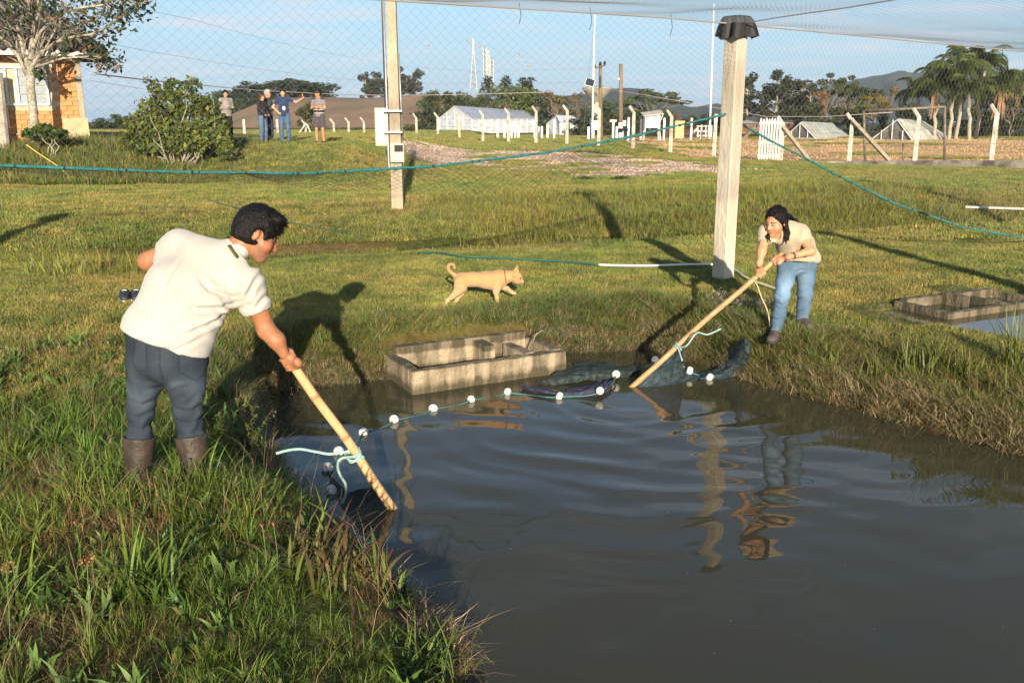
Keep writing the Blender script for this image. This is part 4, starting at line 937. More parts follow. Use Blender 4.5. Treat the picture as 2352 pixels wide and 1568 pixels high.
# ---------------------------------------------------------------- bush on the embankment
def leafy_bush(name, label, cat, Y, blobs_px, n, ls, base, seed, twigs=20, group=None, depth=0.8):
    cxp = sum(q[0] for q in blobs_px)/len(blobs_px); lo = max(q[1]+q[3] for q in blobs_px); B = at(cxp, lo, Y=Y); B.z = min(B.z, gz(B.x, Y))
    t = thing(name, label, cat, B, 0, group); r = np.random.default_rng(seed); bl = []
    for px, py, rx, ry in blobs_px:
        c = at(px, py, Y=Y) - B; k = Y/FPX; bl.append(((c.x, c.y + r.uniform(-.3, .3)*depth, c.z), (rx*k, min(rx*k, 1.0)*depth, ry*k)))
    P, k = blobpts(bl, n, r, 0.45); C = tone(base, k, n, r, .35)
    yel = r.random(n) < .14; C[yel] *= np.array((2.2, 1.9, 1.1)); P[:, 2] = np.maximum(P[:, 2], 0.02)
    link('crown', leafmesh('crown', P, ls, C, seed, .5), None, t, False)
    m = MB()
    for i in range(twigs):
        j = r.integers(0, n); e = Vector(P[j])*1.03; limb(m, (e.x*.25 + r.normal(0, .1), e.y*.3, 0), e, .022, .006, seed+i, .12, 5, 5)
    m.build('stems', M_BARKP, t, True); return t
leafy_bush('garden_bush', 'large dense green bush on the embankment left of the onlookers', 'bush', 27.0,
    [(310, 318, 38, 30), (350, 300, 45, 40), (400, 300, 50, 50), (450, 315, 48, 38), (500, 318, 34, 30), (380, 240, 42, 36), (430, 235, 40, 34), (345, 258, 30, 30), (470, 265, 40, 34), (350, 205, 18, 24), (445, 195, 22, 18), (395, 200, 26, 22),
     (300, 280, 26, 18), (520, 345, 26, 18), (420, 340, 60, 20), (340, 340, 40, 18), (485, 240, 24, 24), (342, 185, 8, 14), (505, 285, 22, 22)], 5200, 0.17, (0.082, 0.105, 0.026), 21, 26)
leafy_bush('grass_mound_plant', 'dark strap leaved clump at the foot of the garden tree', 'plant', 27.2, [(105, 300, 26, 14), (140, 308, 20, 10), (75, 306, 18, 10)], 700, 0.20, (0.045, 0.075, 0.02), 22, 4)

# ================================================================ concrete pole with meter boxes
PB = at(914, 474, z=0.60); PY = PB.y; PB.z = gz(PB.x, PY)
m_pole = mat('weathered_concrete_pole', (0.44, 0.35, 0.235), .9, var=.4, vscale=2.2, bump=.4, bscale=25, stretch=(1, 1, .35), col2=(0.24, 0.20, 0.15))
m_galv = mat('galvanised_steel', (0.42, 0.42, 0.42), .45, metal=.6, var=.2, vscale=8)
m_beige = mat('beige_plastic_box', (0.60, 0.54, 0.36), .5, var=.12, vscale=6)
PT = thing('utility_pole', 'weathered concrete pole with meter boxes and conduits behind the net', 'utility pole', PB)
q = MB(); s = PY/FPX/0.985
q.box((0, 0, 0.75), (0.235, 0.22, 2.3), taper=.86); q.box((-0.01, 0, 3.6), (0.20, 0.19, 3.42), taper=.80); q.build('pole_shaft', m_pole, PT)
q = MB(); q.tube([(-0.16, -0.06, 6.0), (-0.15, -0.06, 0.95), (-0.14, -0.07, 0.82), (-0.06, -0.10, 0.74), (0.0, -0.14, 0.80), (0.01, -0.14, 0.96)], 0.020, 8); q.build('conduit', m_galv, PT, True)
q = MB(); q.tube([(-0.19, -0.02, 6.0), (-0.185, -0.02, 1.6)], 0.016, 8); q.tube([(-0.2, .02, 1.17), (-.19, .0, 1.08), (-.15, -.02, 1.1)], .016, 6); q.build('conduit', mat('black_conduit', (.05, .05, .05), .5), PT, True)
q = MB(); q.tube([(0.10, 0.0, 3.0), (0.135, 0.0, 1.35)], 0.018, 7); q.build('brace_rod', m_galv, PT, True)
for z_ in (1.92, 1.52):
    q = MB(); q.box((-0.03, -0.05, z_), (0.36, 0.30, 0.035)); q.build('clamp', m_galv, PT)
q = MB(); q.box((-0.27, 0.05, 1.62), (0.27, 0.17, 0.72), bev=.02); bx_ = q.build('meter_box', m_beige, PT); q = MB(); q.box((-0.27, -0.042, 1.62), (0.22, 0.014, 0.64), bev=.003); q.build('lid', mat('cream_lid', (.66, .60, .42), .5), bx_)
q = MB(); q.box((0.04, -0.16, 1.13), (0.27, 0.12, 0.36), bev=.015); b2_ = q.build('meter_box', m_beige, PT); q = MB(); q.box((0.075, -0.224, 1.21), (0.17, 0.010, 0.13)); q.build('display_window', m_dark, b2_)
q = MB(); q.box((0.10, -0.224, 1.06), (0.05, 0.012, 0.06)); q.build('switch', mat('light_grey', (.6, .58, .52), .6), b2_)

# ================================================================ fences
m_post = mat('whitewashed_concrete', (0.72, 0.67, 0.57), .9, var=.30, vscale=3, bump=.3, bscale=30, col2=(.42, .36, .26))
m_wire = mat('fence_wire', (0.30, 0.28, 0.26), .5, metal=.5)
m_brace = mat('grey_timber_brace', (0.36, 0.29, 0.21), .9, var=.3, vscale=4)
def fence(name, label, posts, wires=(0.9, 0.6, 0.3), wall=False, ww=0.135, tipdir=-1):
    o0 = posts[0]; root = thing(name, label, 'fence', at(o0[0], o0[2], Y=o0[3])); RO = Vector(root.location); tops = []
    for px, top, bot, Y, tip in posts:
        b = at(px, bot, Y=Y) - RO; t = at(px + (bot-top)*0.012*0, top, Y=Y) - RO; b.z -= 0.35; q = MB(); h = t.z-b.z
        if tip:
            k = b + Vector((0, 0, h-0.34)); e = b + Vector((tipdir*0.26, 0, h))
            q.tube([b, k, e], [ww*.70, ww*.62, ww*.45], 4)
        else: q.tube([b, b+Vector((0, 0, h))], [ww*.7, ww*.62], 4)
        q.build('post', m_post, root); tops.append((b, h, Y))
    for j in range(len(posts)-1):
        (b0, h0, _), (b1, h1, _) = tops[j], tops[j+1]
        for wv in wires:
            q = MB(); q.tube([b0 + Vector((0, -ww, 0.35+(h0-.35)*wv)), b1 + Vector((0, -ww, 0.35+(h1-.35)*wv))], 0.006, 3, False); q.build('wire', m_wire, root)
    return root
Lf = fence('post_fence', 'long fence of cranked white concrete posts before the greenhouse', [
    (563, 274, 330, 62, 0), (639, 274, 328, 66, 0), (703, 276, 326, 68, 1), (768, 273, 324, 70, 1), (802, 271, 323, 71, 1), (837, 270, 323, 71, 1), (874, 266, 323, 71, 1), (957, 261, 322, 70.5, 1), (1006, 259, 322, 69, 1), (1055, 257, 323, 67, 1),
    (1109, 253, 322, 64, 1), (1168, 249, 321, 61.5, 1), (1231, 244, 320, 59, 1), (1302, 242, 320, 56.5, 1), (1375, 238, 321, 53.5, 1), (1454, 244, 331, 50, 1), (1540, 253, 342, 48, 1), (1640, 262, 356, 46, 0)])
q = MB(); RO = Vector(Lf.location)
q.tube([at(702, 284, Y=67.9)-RO, at(676, 322, Y=66)-RO], 0.075, 4); q.build('brace', m_post, Lf)
q = MB(); q.tube([at(705, 286, Y=67.9)-RO, at(721, 322, Y=67.5)-RO], 0.07, 4); q.build('brace', m_post, Lf)
Rf = fence('field_fence', 'right hand fence of cranked concrete posts on a low wall', [(1793, 267, 371, 41.5, 1), (1950, 260, 371, 39.2, 1), (2101, 249, 369, 36.8, 1), (2277, 240, 368, 34.3, 1), (2460, 230, 366, 32, 1)])
RO = Vector(Rf.location)
for (p0, p1) in (((1797, 290, 41.4), (1860, 371, 40.6)), ((1955, 274, 39.1), (2044, 371, 37.9)), ((1738, 287, 42.4), (1692, 334, 43.5))):
    q = MB(); q.tube([at(p0[0], p0[1], Y=p0[2])-RO, at(p1[0], p1[1], Y=p1[2])-RO], 0.095, 4); q.build('brace', m_brace, Rf)
q = MB(); wl = [(1560, 352, 47.6), (1640, 362, 45.7), (1700, 369, 43.5), (1740, 372, 42.3), (1793, 369.5, 41.4), (1950, 370, 39.1), (2101, 369, 36.7), (2277, 368.5, 34.2), (2460, 367, 31.9)]
for (a, b_) in zip(wl[:-1], wl[1:]):
    A, B = at(a[0], a[1], Y=a[2])-RO, at(b_[0], b_[1], Y=b_[2])-RO
    d = Vector((A.y-B.y, B.x-A.x, 0)).normalized()*0.16
    hl = 0.42 if a[0] > 1690 else 0.2
    q.prism([A-d, B-d, B+d, A+d], (0, 0, -hl))
lw = q.build('low_wall', mat('stained_render_wall', (0.42, 0.37, 0.29), .95, var=.5, vscale=1.3, bump=.4, bscale=14, col2=(0.10, 0.085, 0.07), detail=8), Rf)
# white picket gate
g0, g1 = at(1739, 374, Y=41.9), at(1790, 374, Y=41.3); gt = thing('picket_gate', 'white picket gate standing open by the field fence', 'gate', g0); gd = (g1-g0); gw = gd.length; gd.normalize(); gh = 2.0
for k in range(8):
    q = MB(); c = gd*(gw*(k+.5)/8); h = gh*(1-0.02*(k % 2)); q.prism([c-gd*.042+Vector((0, .02, 0)), c+gd*.042+Vector((0, .02, 0)), c+gd*.042+Vector((0, .02, h-.08)), c+Vector((0, .02, h)), c-gd*.042+Vector((0, .02, h-.08))], (0, -.03, 0)); q.build('picket', m_white, gt)
for z_ in (0.25, 0.85, 1.7):
    q = MB(); q.prism([Vector((0, .06, z_)), gd*gw+Vector((0, .06, z_)), gd*gw+Vector((0, .06, z_+.12)), Vector((0, .06, z_+.12))], (0, -.035, 0)); q.build('rail', m_white, gt)
# steel frame gate beyond the fence
fr0 = at(1987, 369, Y=40.5); fg = thing('gate_frame', 'tall rusty steel tube frame behind the field fence', 'gate frame', fr0)
m_rust = mat('rusty_tube', (0.24, 0.19, 0.14), .7, metal=.3, var=.4, vscale=5)
for a, b_, nm in (((1987, 372), (1984, 254), 'upright'), ((2170, 372), (2170, 245), 'upright'), ((1984, 255), (2170, 246), 'crossbar'), ((2074, 370), (2074, 330), 'stub_post')):
    q = MB(); q.tube([at(a[0], a[1], Y=40.5 if a[0] < 2100 else 39)-fr0, at(b_[0], b_[1], Y=40.5 if b_[0] < 2100 else 39)-fr0], 0.055 if nm != 'stub_post' else .03, 7); q.build(nm, m_rust, fg, True)

# ================================================================ greenhouses
m_film = mat('greenhouse_film', (0.60, 0.64, 0.68), .35, var=.15, vscale=2, spec=.6)
m_roofg = mat('greenhouse_roof_film', (0.36, 0.38, 0.45), .4, var=.12, vscale=.8)
def px3(px, py, Y): return at(px, py, Y=Y)
def greenhouse(name, label, A, B, Cc, D, apex, ridge_end, e_end, b_end, mwall, mroof, cat='greenhouse', panes=0, frame=None):
    """A eave left, B eave right (front gable), Cc/D their feet, apex, then the far end of ridge, eave and foot on the right side"""
    root = thing(name, label, cat, (Cc + D)/2); o = Vector(root.location)
    A, B, Cc, D, apex, ridge_end, e_end, b_end = [Vector(p)-o for p in (A, B, Cc, D, apex, ridge_end, e_end, b_end)]
    for p in (Cc, D, b_end): p.z -= 0.4
    long = e_end-B; A2 = A+long; C2 = Cc + (b_end-D)
    q = MB(); q.add([Cc, D, B, apex, A], [(0, 1, 2, 3, 4)]); gb = q.build('gable_wall', mwall, root)
    q = MB(); q.add([D, b_end, e_end, B], [(0, 1, 2, 3)]); sd = q.build('side_wall', mwall, root)
    q = MB(); q.add([Cc, A, A2, C2], [(0, 1, 2, 3)]); q.build('side_wall', mwall, root)
    q = MB(); q.add([C2, A2, ridge_end, e_end, b_end], [(0, 1, 2, 3, 4)]); q.build('gable_wall', mwall, root)
    up = Vector((0, 0, .06)); q = MB(); q.add([B+up, e_end+up, ridge_end+up, apex+up, apex+up*2, ridge_end+up*2, e_end+up*2-Vector((0, 0, .02)), B+up*2-Vector((0, 0, .02))], [(0, 1, 2, 3), (4, 5, 6, 7), (0, 7, 6, 1), (3, 2, 5, 4), (0, 3, 4, 7), (1, 6, 5, 2)]); q.build('roof', mroof, root)
    q = MB(); q.add([A+up, apex+up, ridge_end+up, A2+up], [(0, 1, 2, 3)]); q.build('roof', mroof, root)
    if panes:
        n_ = (B-A).cross(Vector((0, 0, 1))).normalized(); n_ = n_ if n_.y < 0 else -n_; n2 = (e_end-B).cross(Vector((0, 0, 1))).normalized(); n2 = n2 if n2.y < 0 else -n2
        for k in range(panes+1):
            t = k/panes; p = D.lerp(b_end, t) + n2*.05; e = B.lerp(e_end, t) + n2*.05; q = MB(); q.tube([p, e], .045, 4); q.build('side_mullion', frame, sd)
        for k in range(5):
            t = k/4; p = Cc.lerp(D, t) + n_*.05; e = A.lerp(B, t); e = e + Vector((0, 0, (apex.z-A.z)*(1-abs(2*t-1)))) + n_*.05; q = MB(); q.tube([p, e], .045, 4); q.build('gable_mullion', frame, gb)
        for t in (.33, .66, 1.0):
            q = MB(); q.tube([Cc.lerp(A, t)+n_*.06, D.lerp(B, t)+n_*.06], .04, 4); q.build('gable_rail', frame, gb); q = MB(); q.tube([D.lerp(B, t)+n2*.06, b_end.lerp(e_end, t)+n2*.06], .04, 4); q.build('side_rail', frame, sd)
        q = MB(); q.tube([A+n_*.06, apex+n_*.06, B+n_*.06], .06, 4); q.build('gable_rafter', frame, gb)
    return root
m_frame = mat('white_glazing_bar', (.66, .66, .64), .5)
greenhouse('glass_greenhouse', 'long translucent greenhouse with bluish gabled roof behind the fence', px3(1009, 272, 118), px3(1084, 274, 112), px3(1009, 315, 118), px3(1084, 318, 112), px3(1043, 245, 115), px3(1254, 260, 131), px3(1272, 273, 128), px3(1270, 318, 128), m_film, m_roofg, panes=14, frame=m_frame)
greenhouse('white_shed', 'white annex shed with shallow gable beside the greenhouse', px3(1255, 283, 108), px3(1285, 282, 104), px3(1255, 320, 108), px3(1285, 320, 104), px3(1277, 267, 106), px3(1313, 268, 109), px3(1337, 281, 107), px3(1338, 320, 107), mat('white_sheet_wall', (.68, .66, .62), .6, var=.1), mat('pale_sheet_roof', (.66, .68, .70), .5, var=.1), 'shed')
m_old = mat('old_plastic_sheet', (.52, .52, .44), .6, var=.35, vscale=1.2, bump=.3, bscale=5)
m_old2 = mat('torn_dark_netting', (.17, .165, .15), .8, var=.5, vscale=1.5, bump=.3, bscale=5)
greenhouse('low_greenhouse', 'low greenhouse with crumpled pale plastic roof behind the gate', px3(1800, 318, 92), px3(1874, 318, 88), px3(1800, 330, 92), px3(1874, 332, 88), px3(1840, 282, 90), px3(1911, 285, 103), px3(1966, 326, 99), px3(1966, 340, 99), m_old2, m_old, panes=6, frame=m_frame)
greenhouse('low_greenhouse', 'low dark netted greenhouse left of the palm trunks', px3(2000, 322, 86), px3(2098, 324, 82), px3(2000, 334, 86), px3(2098, 336, 82), px3(2062, 275, 84), px3(2120, 281, 92), px3(2200, 328, 89), px3(2200, 340, 89), m_old2, m_old, panes=6, frame=m_frame)
# brown roofs of sheds half hidden behind the onlookers and the field
def gable_shed(name, label, x0, x1, ridge, eave, Y, mr, mw):
    a, b_ = at(x0, eave, Y=Y), at(x1, eave, Y=Y); c, d = at(x0, ridge, Y=Y+4), at(x1, ridge, Y=Y+4); root = thing(name, label, 'shed', (a+b_)/2); o = Vector(root.location); a, b_, c, d = a-o, b_-o, c-o, d-o
    e, f_ = a+Vector((0, 8, 0)), b_+Vector((0, 8, 0)); q = MB(); q.add([a, b_, d, c, e, f_], [(0, 1, 2, 3), (3, 2, 5, 4)]); q.build('roof', mr, root)
    q = MB(); z = Vector((0, 0, -2.4)); i_ = Vector((0, .3, 0)); q.add([a+i_, b_+i_, b_+i_+z, a+i_+z, d, f_, f_+z, c, e, e+z], [(0, 1, 2, 3), (1, 4, 5, 6, 2), (0, 3, 9, 8, 7)]); q.build('wall', mw, root)
m_terra = mat('brown_roof', (.20, .095, .055), .85, var=.35, vscale=1.5, bump=.3, bscale=8)
gable_shed('shed', 'brown roofed shed behind the onlookers at the hill foot', 478, 592, 300, 322, 74, m_terra, m_white)
gable_shed('shed', 'low terracotta roofed shed behind the weather hut', 1520, 1640, 296, 312, 100, m_terra, m_terra)
gable_shed('shed', 'long pale roofed shed behind the picket gate', 1690, 1850, 277, 284, 125, mat('pale_roof', (.5, .45, .38), .8), m_terra)

# ================================================================ weather station
GS = 'white stakes of the weather plot'
def u3(u, v): return 971.5+.2873*u, 50.7+.2873*v
for u, v0, v1, Y, lab in ((597, 808, 940, 78, 'white stake left end of the row before the greenhouse'), (652, 815, 940, 78, 'white stake second from the left of the row'), (708, 825, 940, 78, 'short white stake third in the row'), (737, 797, 940, 78, 'tall white stake in the middle of the row'),
                       (763, 835, 938, 78, 'lowest white stake right of the tall one'), (893, 790, 935, 77, 'tall white stake behind a cranked post'), (950, 835, 938, 76, 'short white stake left of the shed'), (995, 825, 935, 76, 'white stake at the shed corner'), (1048, 780, 935, 76, 'white stake in front of the shed'),
                       (1322, 840, 935, 76, 'short white stake left of the solar panel mast'), (1340, 775, 935, 77, 'white stake touching the solar panel mast'), (1518, 800, 935, 76, 'white stake carrying a rain sensor'), (1547, 838, 932, 76, 'short white stake left of the bare pole'), (1640, 765, 930, 74, 'white stake right of the bare pole'),
                       (1740, 780, 922, 76, 'grey white stake left of the weather hut'), (1925, 770, 922, 76, 'white stake right of the weather hut'), (2142, 770, 922, 78, 'white stake right of the yellow box'), (2225, 825, 920, 80, 'short white post by the far white gate')):
    p0 = at(*u3(u, v1), Y=Y); p1 = at(*u3(u, v0), Y=Y); q = MB(); h = p1.z-p0.z; q.box((0, 0, h/2-.1), (.17, .17, h+.2), bev=.015); q.add([(-.085, -.085, h), (.085, -.085, h), (.085, .085, h), (-.085, .085, h), (0, 0, h+.05)], [(0, 1, 4), (1, 2, 4), (2, 3, 4), (3, 0, 4)])
    o = q.build('white_stake', m_white, None); o.location = p0; tag(o, lab, 'stake', GS)
def mast(name, label, b, t, Y, r0, r1):
    p0 = at(*b, Y=Y); root = thing(name, label, 'mast', p0); q = MB(); q.tube([(0, 0, -.2), at(*t, Y=Y)-p0], [r0, r1], 8); q.build('mast_tube', m_white, root, True); return root, p0
m1, mo = mast('weather_mast', 'tall white mast with a solar panel over the weather plot', (1360, 319), (1366, 34), 76, .10, .055)
q = MB(); c = at(1355, 190, Y=75.7)-mo; rr = Matrix.Rotation(R(-18), 3, 'Z') @ Matrix.Rotation(R(38), 3, 'X') @ Matrix.Rotation(R(18), 3, 'Y'); q.box(c, (.75, .95, .05), rr); sp_ = q.build('solar_panel', m_white, m1)
q = MB(); q.box(c + rr @ Vector((0, 0, .031)), (.66, .86, .012), rr); q.build('cells', mat('solar_cells', (.02, .025, .05), .25), sp_)
q = MB(); q.box(at(1368, 288, Y=75.7)-mo, (.36, .25, .75), bev=.02); q.build('logger_box', m_white, m1)
q = MB(); q.tube([at(1366, 40, Y=76)-mo, at(1340, 300, Y=74)-mo], .012, 3); q.build('guy_wire', m_wire, m1)
q = MB(); q.tube([at(1362, 283, Y=76)-mo, at(1362, 318, Y=76)-mo], .15, 8); q.build('base_sleeve', m_white, m1, True)
m2, mo = mast('lightning_mast', 'tall thin white mast left of the white post', (1630, 314), (1640, 9), 78, .10, .05)
q = MB(); q.tube([at(1631, 288, Y=78)-mo, at(1630, 316, Y=78)-mo], .2, 6); q.build('base_sleeve', m_white, m2, True)
# water tower
wt0 = at(1369, 318, Y=165); wt = thing('water_tower', 'grey concrete funnel shaped water tower on a stem', 'water tower', wt0)
k = 165/FPX; q = MB(); zt = at(1369, 202, Y=165).z-wt0.z; za = at(1369, 236, Y=165).z-wt0.z
q.lathe([(.3, za-.3), (.7, za), (33*k, zt-.25), (33.5*k, zt), (32*k, zt+.05), (.1, zt+.3)], n=28); q.build('funnel_tank', mat('aged_concrete', (.36, .32, .25), .9, var=.3, vscale=.6, bump=.2, bscale=6), wt, True)
q = MB(); q.lathe([(1.0, -.5), (.85, za*.6), (.7, za)], n=16); q.build('stem', mat('pale_concrete', (.52, .46, .36), .9, var=.2, vscale=.6), wt, True)
# utility poles of the plot
m_wood2 = mat('creosoted_timber', (.22, .165, .11), .9, var=.35, vscale=2, stretch=(1, 1, .2))
u0 = at(1380, 319, Y=86); up_ = thing('distribution_pole', 'grey timber pole with crossarm and insulators by the water tower', 'utility pole', u0)
q = MB(); q.tube([(0, 0, -.3), at(1379, 148, Y=86)-u0], [.22, .15], 8); q.build('pole_shaft', m_wood2, up_, True)
q = MB(); q.tube([at(1365, 157, Y=85.7)-u0, at(1391, 150, Y=85.7)-u0], .07, 4); q.build('crossarm', m_wood2, up_)
for px, py in ((1366, 154), (1379, 147), (1389, 146)):
    q = MB(); c = at(px, py, Y=85.7)-u0; q.lathe([(.05, -.15), (.12, -.05), (.12, .1), (.05, .2)], c, 8); q.build('insulator', m_dark, up_, True)
for k in range(6):
    q = MB(); c = at(1379, 176+k*4.6, Y=85.6)-u0; q.lathe([(.04, -.05), (.13, 0), (.04, .05)], c, 8, Matrix.Rotation(PI/2, 3, 'Y')); q.build('insulator', m_dark, up_, True)
u1 = at(1426, 319, Y=86); up2 = thing('timber_pole', 'bare dark timber pole right of the water tower', 'pole', u1)
q = MB(); q.tube([(0, 0, -.3), at(1426, 147, Y=86)-u1], [.22, .17], 8); q.build('pole_shaft', m_wood2, up2, True)
q = MB(); q.tube([at(1425, 319, Y=85.6)-u1, at(1425, 282, Y=85.6)-u1], .22, 6); q.build('white_base', m_white, up2, True)
q = MB(); q.box(at(1434, 283, Y=85.5)-u1, (.28, .2, .5)); q.build('switch_box', m_white, up2)
q = MB(); q.lathe([(.05, -.12), (.1, 0), (.05, .12)], at(1421, 182, Y=85.6)-u1, 8); q.build('lamp', m_white, up2, True)
# instruments on stakes
q = MB(); q.box((0, 0, 0), (.55, .25, .18), bev=.02); o = q.build('rain_sensor', mat('light_grey2', (.6, .6, .58), .5), None); o.location = at(1408, 278, Y=76); tag(o, 'small grey sensor box on top of a white stake', 'sensor')
q = MB(); q.lathe([(.10, 0), (.14, .02), (.14, .75), (.10, .8)], n=12); o = q.build('evaporation_canister', m_galv, None, True); o.location = at(1237, 313, Y=75.5); tag(o, 'grey metal cylinder standing beside the white stakes', 'canister')
sp0 = at(1431, 300, Y=73); q = MB(); q.box((0, 0, 0), (.75, .5, .04), Matrix.Rotation(R(-38), 3, 'X')); st = thing('small_solar_panel', 'small tilted solar panel low beside the bare pole', 'solar panel', sp0); q.build('panel', mat('solar_cells', (.02, .025, .05), .25), st)
q = MB(); q.tube([(0, 0, -.05), (0, 0, -.8)], .04, 6); q.build('stand', m_white, st)
# weather hut
s0 = at(1498, 314, Y=73); sh = thing('weather_hut', 'white louvred weather hut on legs with slanting roof', 'weather hut', s0); k = 73/FPX
bw2, bh2, bz = 34*k, 27*k, 19*k
q = MB(); q.box((0, .5, bz+bh2/2), (bw2, 1.0, bh2)); hb = q.build('cabinet', m_white, sh)
for i in range(9):
    q = MB(); q.box((-.12, -.015, bz+.06+i*bh2/9.3), (bw2*.72, .03, bh2/12), Matrix.Rotation(R(25), 3, 'X')); q.build('louvre', m_white, hb)
q = MB(); q.box((0, .45, bz+bh2+.17), (bw2*1.32, 1.6, .06), Matrix.Rotation(R(-7), 3, 'Y') @ Matrix.Rotation(R(10), 3, 'X')); q.build('roof', mat('grey_board', (.56, .52, .44), .8, var=.2), sh)
for sx in (-1, 1):
    for yy in (.06, .94):
        q = MB(); q.tube([(sx*bw2*.56, yy, -.3), (sx*bw2*.46, yy, bz)], .05, 4); q.build('leg', m_white, sh)
q = MB(); q.tube([(bw2*.5, -.02, bz+bh2*.55), (bw2*.66, -.1, bz+bh2+.1)], .035, 4); q.build('roof_strut', m_white, sh)
y0_ = at(1561, 316, Y=80); q = MB(); q.box((0, .3, .66), (.85, .6, 1.45), bev=.03); o = thing('yellow_cabinet', 'yellow metal cabinet standing right of the weather hut', 'cabinet', y0_); q.build('body', mat('yellow_enamel', (.75, .50, .12), .5, var=.12), o); q = MB(); q.box((-.02, -.012, .68), (.74, .02, 1.28), bev=.004); q.build('door', mat('yellow_door', (.78, .54, .16), .5), o)
# small white gate far right of the plot
w0 = at(1612, 314, Y=84); wg = thing('white_gate', 'small white rail gate by the thin mast', 'gate', w0)
for px in (1603, 1612, 1621):
    q = MB(); q.tube([at(px, 315, Y=84)-w0, at(px, 288, Y=84)-w0], .05, 4); q.build('upright', m_white, wg)
for py in (290, 302, 312):
    q = MB(); q.tube([at(1600, py, Y=84)-w0, at(1624, py, Y=84)-w0], .05, 4); q.build('rail', m_white, wg)
q = MB(); q.tube([at(1585, 314, Y=83)-w0, at(1602, 294, Y=83)-w0], .06, 4); q.build('strut', m_white, wg)

# ================================================================ pylons, power line, overhead cables
m_steel = mat('pylon_steel', (.40, .37, .33), .6, metal=.3)
def pylon(px, top, bot, Y, wb, label, arms=True, tube=False):
    b = at(px, bot, Y=Y); h = at(px, top, Y=Y).z-b.z; k = Y/FPX; w_ = wb*k; t = thing('lattice_pylon', label, 'pylon', b, 0, 'power pylons on the horizon')
    def wz(z): return w_*(1-.80*min(1, z/(h*.72)))/1 if not tube else w_
    q = MB(); n = 9; r = .28 if not tube else .35
    for sx in (-1, 1):
        for sy in (-1, 1):
            q.tube([(sx*wz(h*i/n)/2, sy*wz(h*i/n)/2, h*i/n) for i in range(n+1)], r*.6, 3)
    q.build('legs', m_steel, t)
    q = MB()
    for i in range(n):
        a, c = wz(h*i/n)/2, wz(h*(i+1)/n)/2; z0, z1 = h*i/n, h*(i+1)/n
        for s in (-1, 1):
            for (p, q2) in (((-a, s*a, z0), (c, s*c, z1)), ((a, s*a, z0), (-c, s*c, z1)), ((s*a, -a, z0), (s*c, c, z1)), ((-c, s*c, z1), (c, s*c, z1))): q.tube([p, q2], r*.35, 3)
    q.build('bracing', m_steel, t)
    for z_, l in ((.86, 5.5), (.60, 9), (.35, 9)) if arms else ((.9, 3), (.75, 3), (.6, 3), (.45, 3)):
        q = MB(); L = l*k*(1 if not tube else 1.2); q.tube([(-L, 0, h*z_-.4), (0, 0, h*z_+.5), (L, 0, h*z_-.4), (-L, 0, h*z_-.4)], r*.5, 3); q.build('crossarm', m_steel, t)
    return t
pylon(1088, 87, 208, 620, 15, 'lattice pylon standing apart at the left of the group')
pylon(1114, 109, 210, 560, 6.5, 'narrow tubular pylon next right of the lattice pylon', False, True)
pylon(1122, 116, 210, 640, 3.5, 'thin pylon between the two tubular ones', False, True)
pylon(1130, 136, 210, 600, 7, 'lowest pylon at the right of the group', False, True)
pl0 = at(1088, 100, Y=620); pl = thing('power_line', 'high power line with orange marker balls', 'power line', pl0); m_ball = mat('marker_ball_orange', (.62, .22, .13), .6)
for a, b_, sg in (((820, 80), (1088, 98), 4), ((1088, 98), (1400, 172), 6), ((1088, 128), (1420, 158), 6)):
    q = MB(); q.tube([at(a[0]+(b_[0]-a[0])*i/16, a[1]+(b_[1]-a[1])*i/16 + sg*math.sin(PI*i/16), Y=620)-pl0 for i in range(17)], .05, 3); q.build('conductor', m_steel, pl)
for px, py in ((984, 105), (1074, 92), (1101, 109), (1193, 124), (1213, 152)):
    q = MB(); q.lathe([(.05, -.7), (.5, -.5), (.7, 0), (.5, .5), (.05, .7)], at(px, py, Y=620)-pl0, 10); q.build('marker_ball', m_ball, pl, True)
def cable(label, pts_, r=.006, m=m_wire):
    q = MB(); P = [at(px, py, Y=Y) for px, py, Y in pts_]; o = P[0].copy(); q.tube([p-o for p in P], r, 4); ob = q.build('overhead_cable', m, None, True); ob.location = o; tag(ob, label, 'cable')
m_twist = mat('pale_twisted_cable', (.55, .45, .42), .6)
cable('pale service cable sagging from the house to the water tower', [(207, 169, 30), (320, 182, 36), (420, 192, 42), (591, 208, 52), (750, 216, 60), (860, 219, 66), (971, 219, 70), (1132, 216, 76), (1250, 212, 80), (1342, 206, 84), (1380, 203, 86)], .022, m_twist)
cable('upper wire running down right from the top left tree', [(320, 20, 30), (440, 45, 40), (560, 78, 50), (700, 112, 62), (900, 150, 76), (1100, 165, 82), (1370, 157, 86)])
cable('thin wire below the upper wire', [(225, 95, 30), (340, 118, 38), (460, 138, 46), (600, 160, 56), (780, 182, 66), (1000, 192, 76), (1379, 190, 86)])
cable('lowest thin wire passing above the bush', [(207, 185, 30), (330, 205, 38), (480, 216, 46), (700, 226, 60), (900, 228, 72)])
cable('cable from the water tower pole towards the post', [(1380, 203, 86), (1480, 218, 84), (1600, 240, 80), (1760, 268, 76), (1900, 268, 72), (2050, 258, 68)], .018, m_twist)
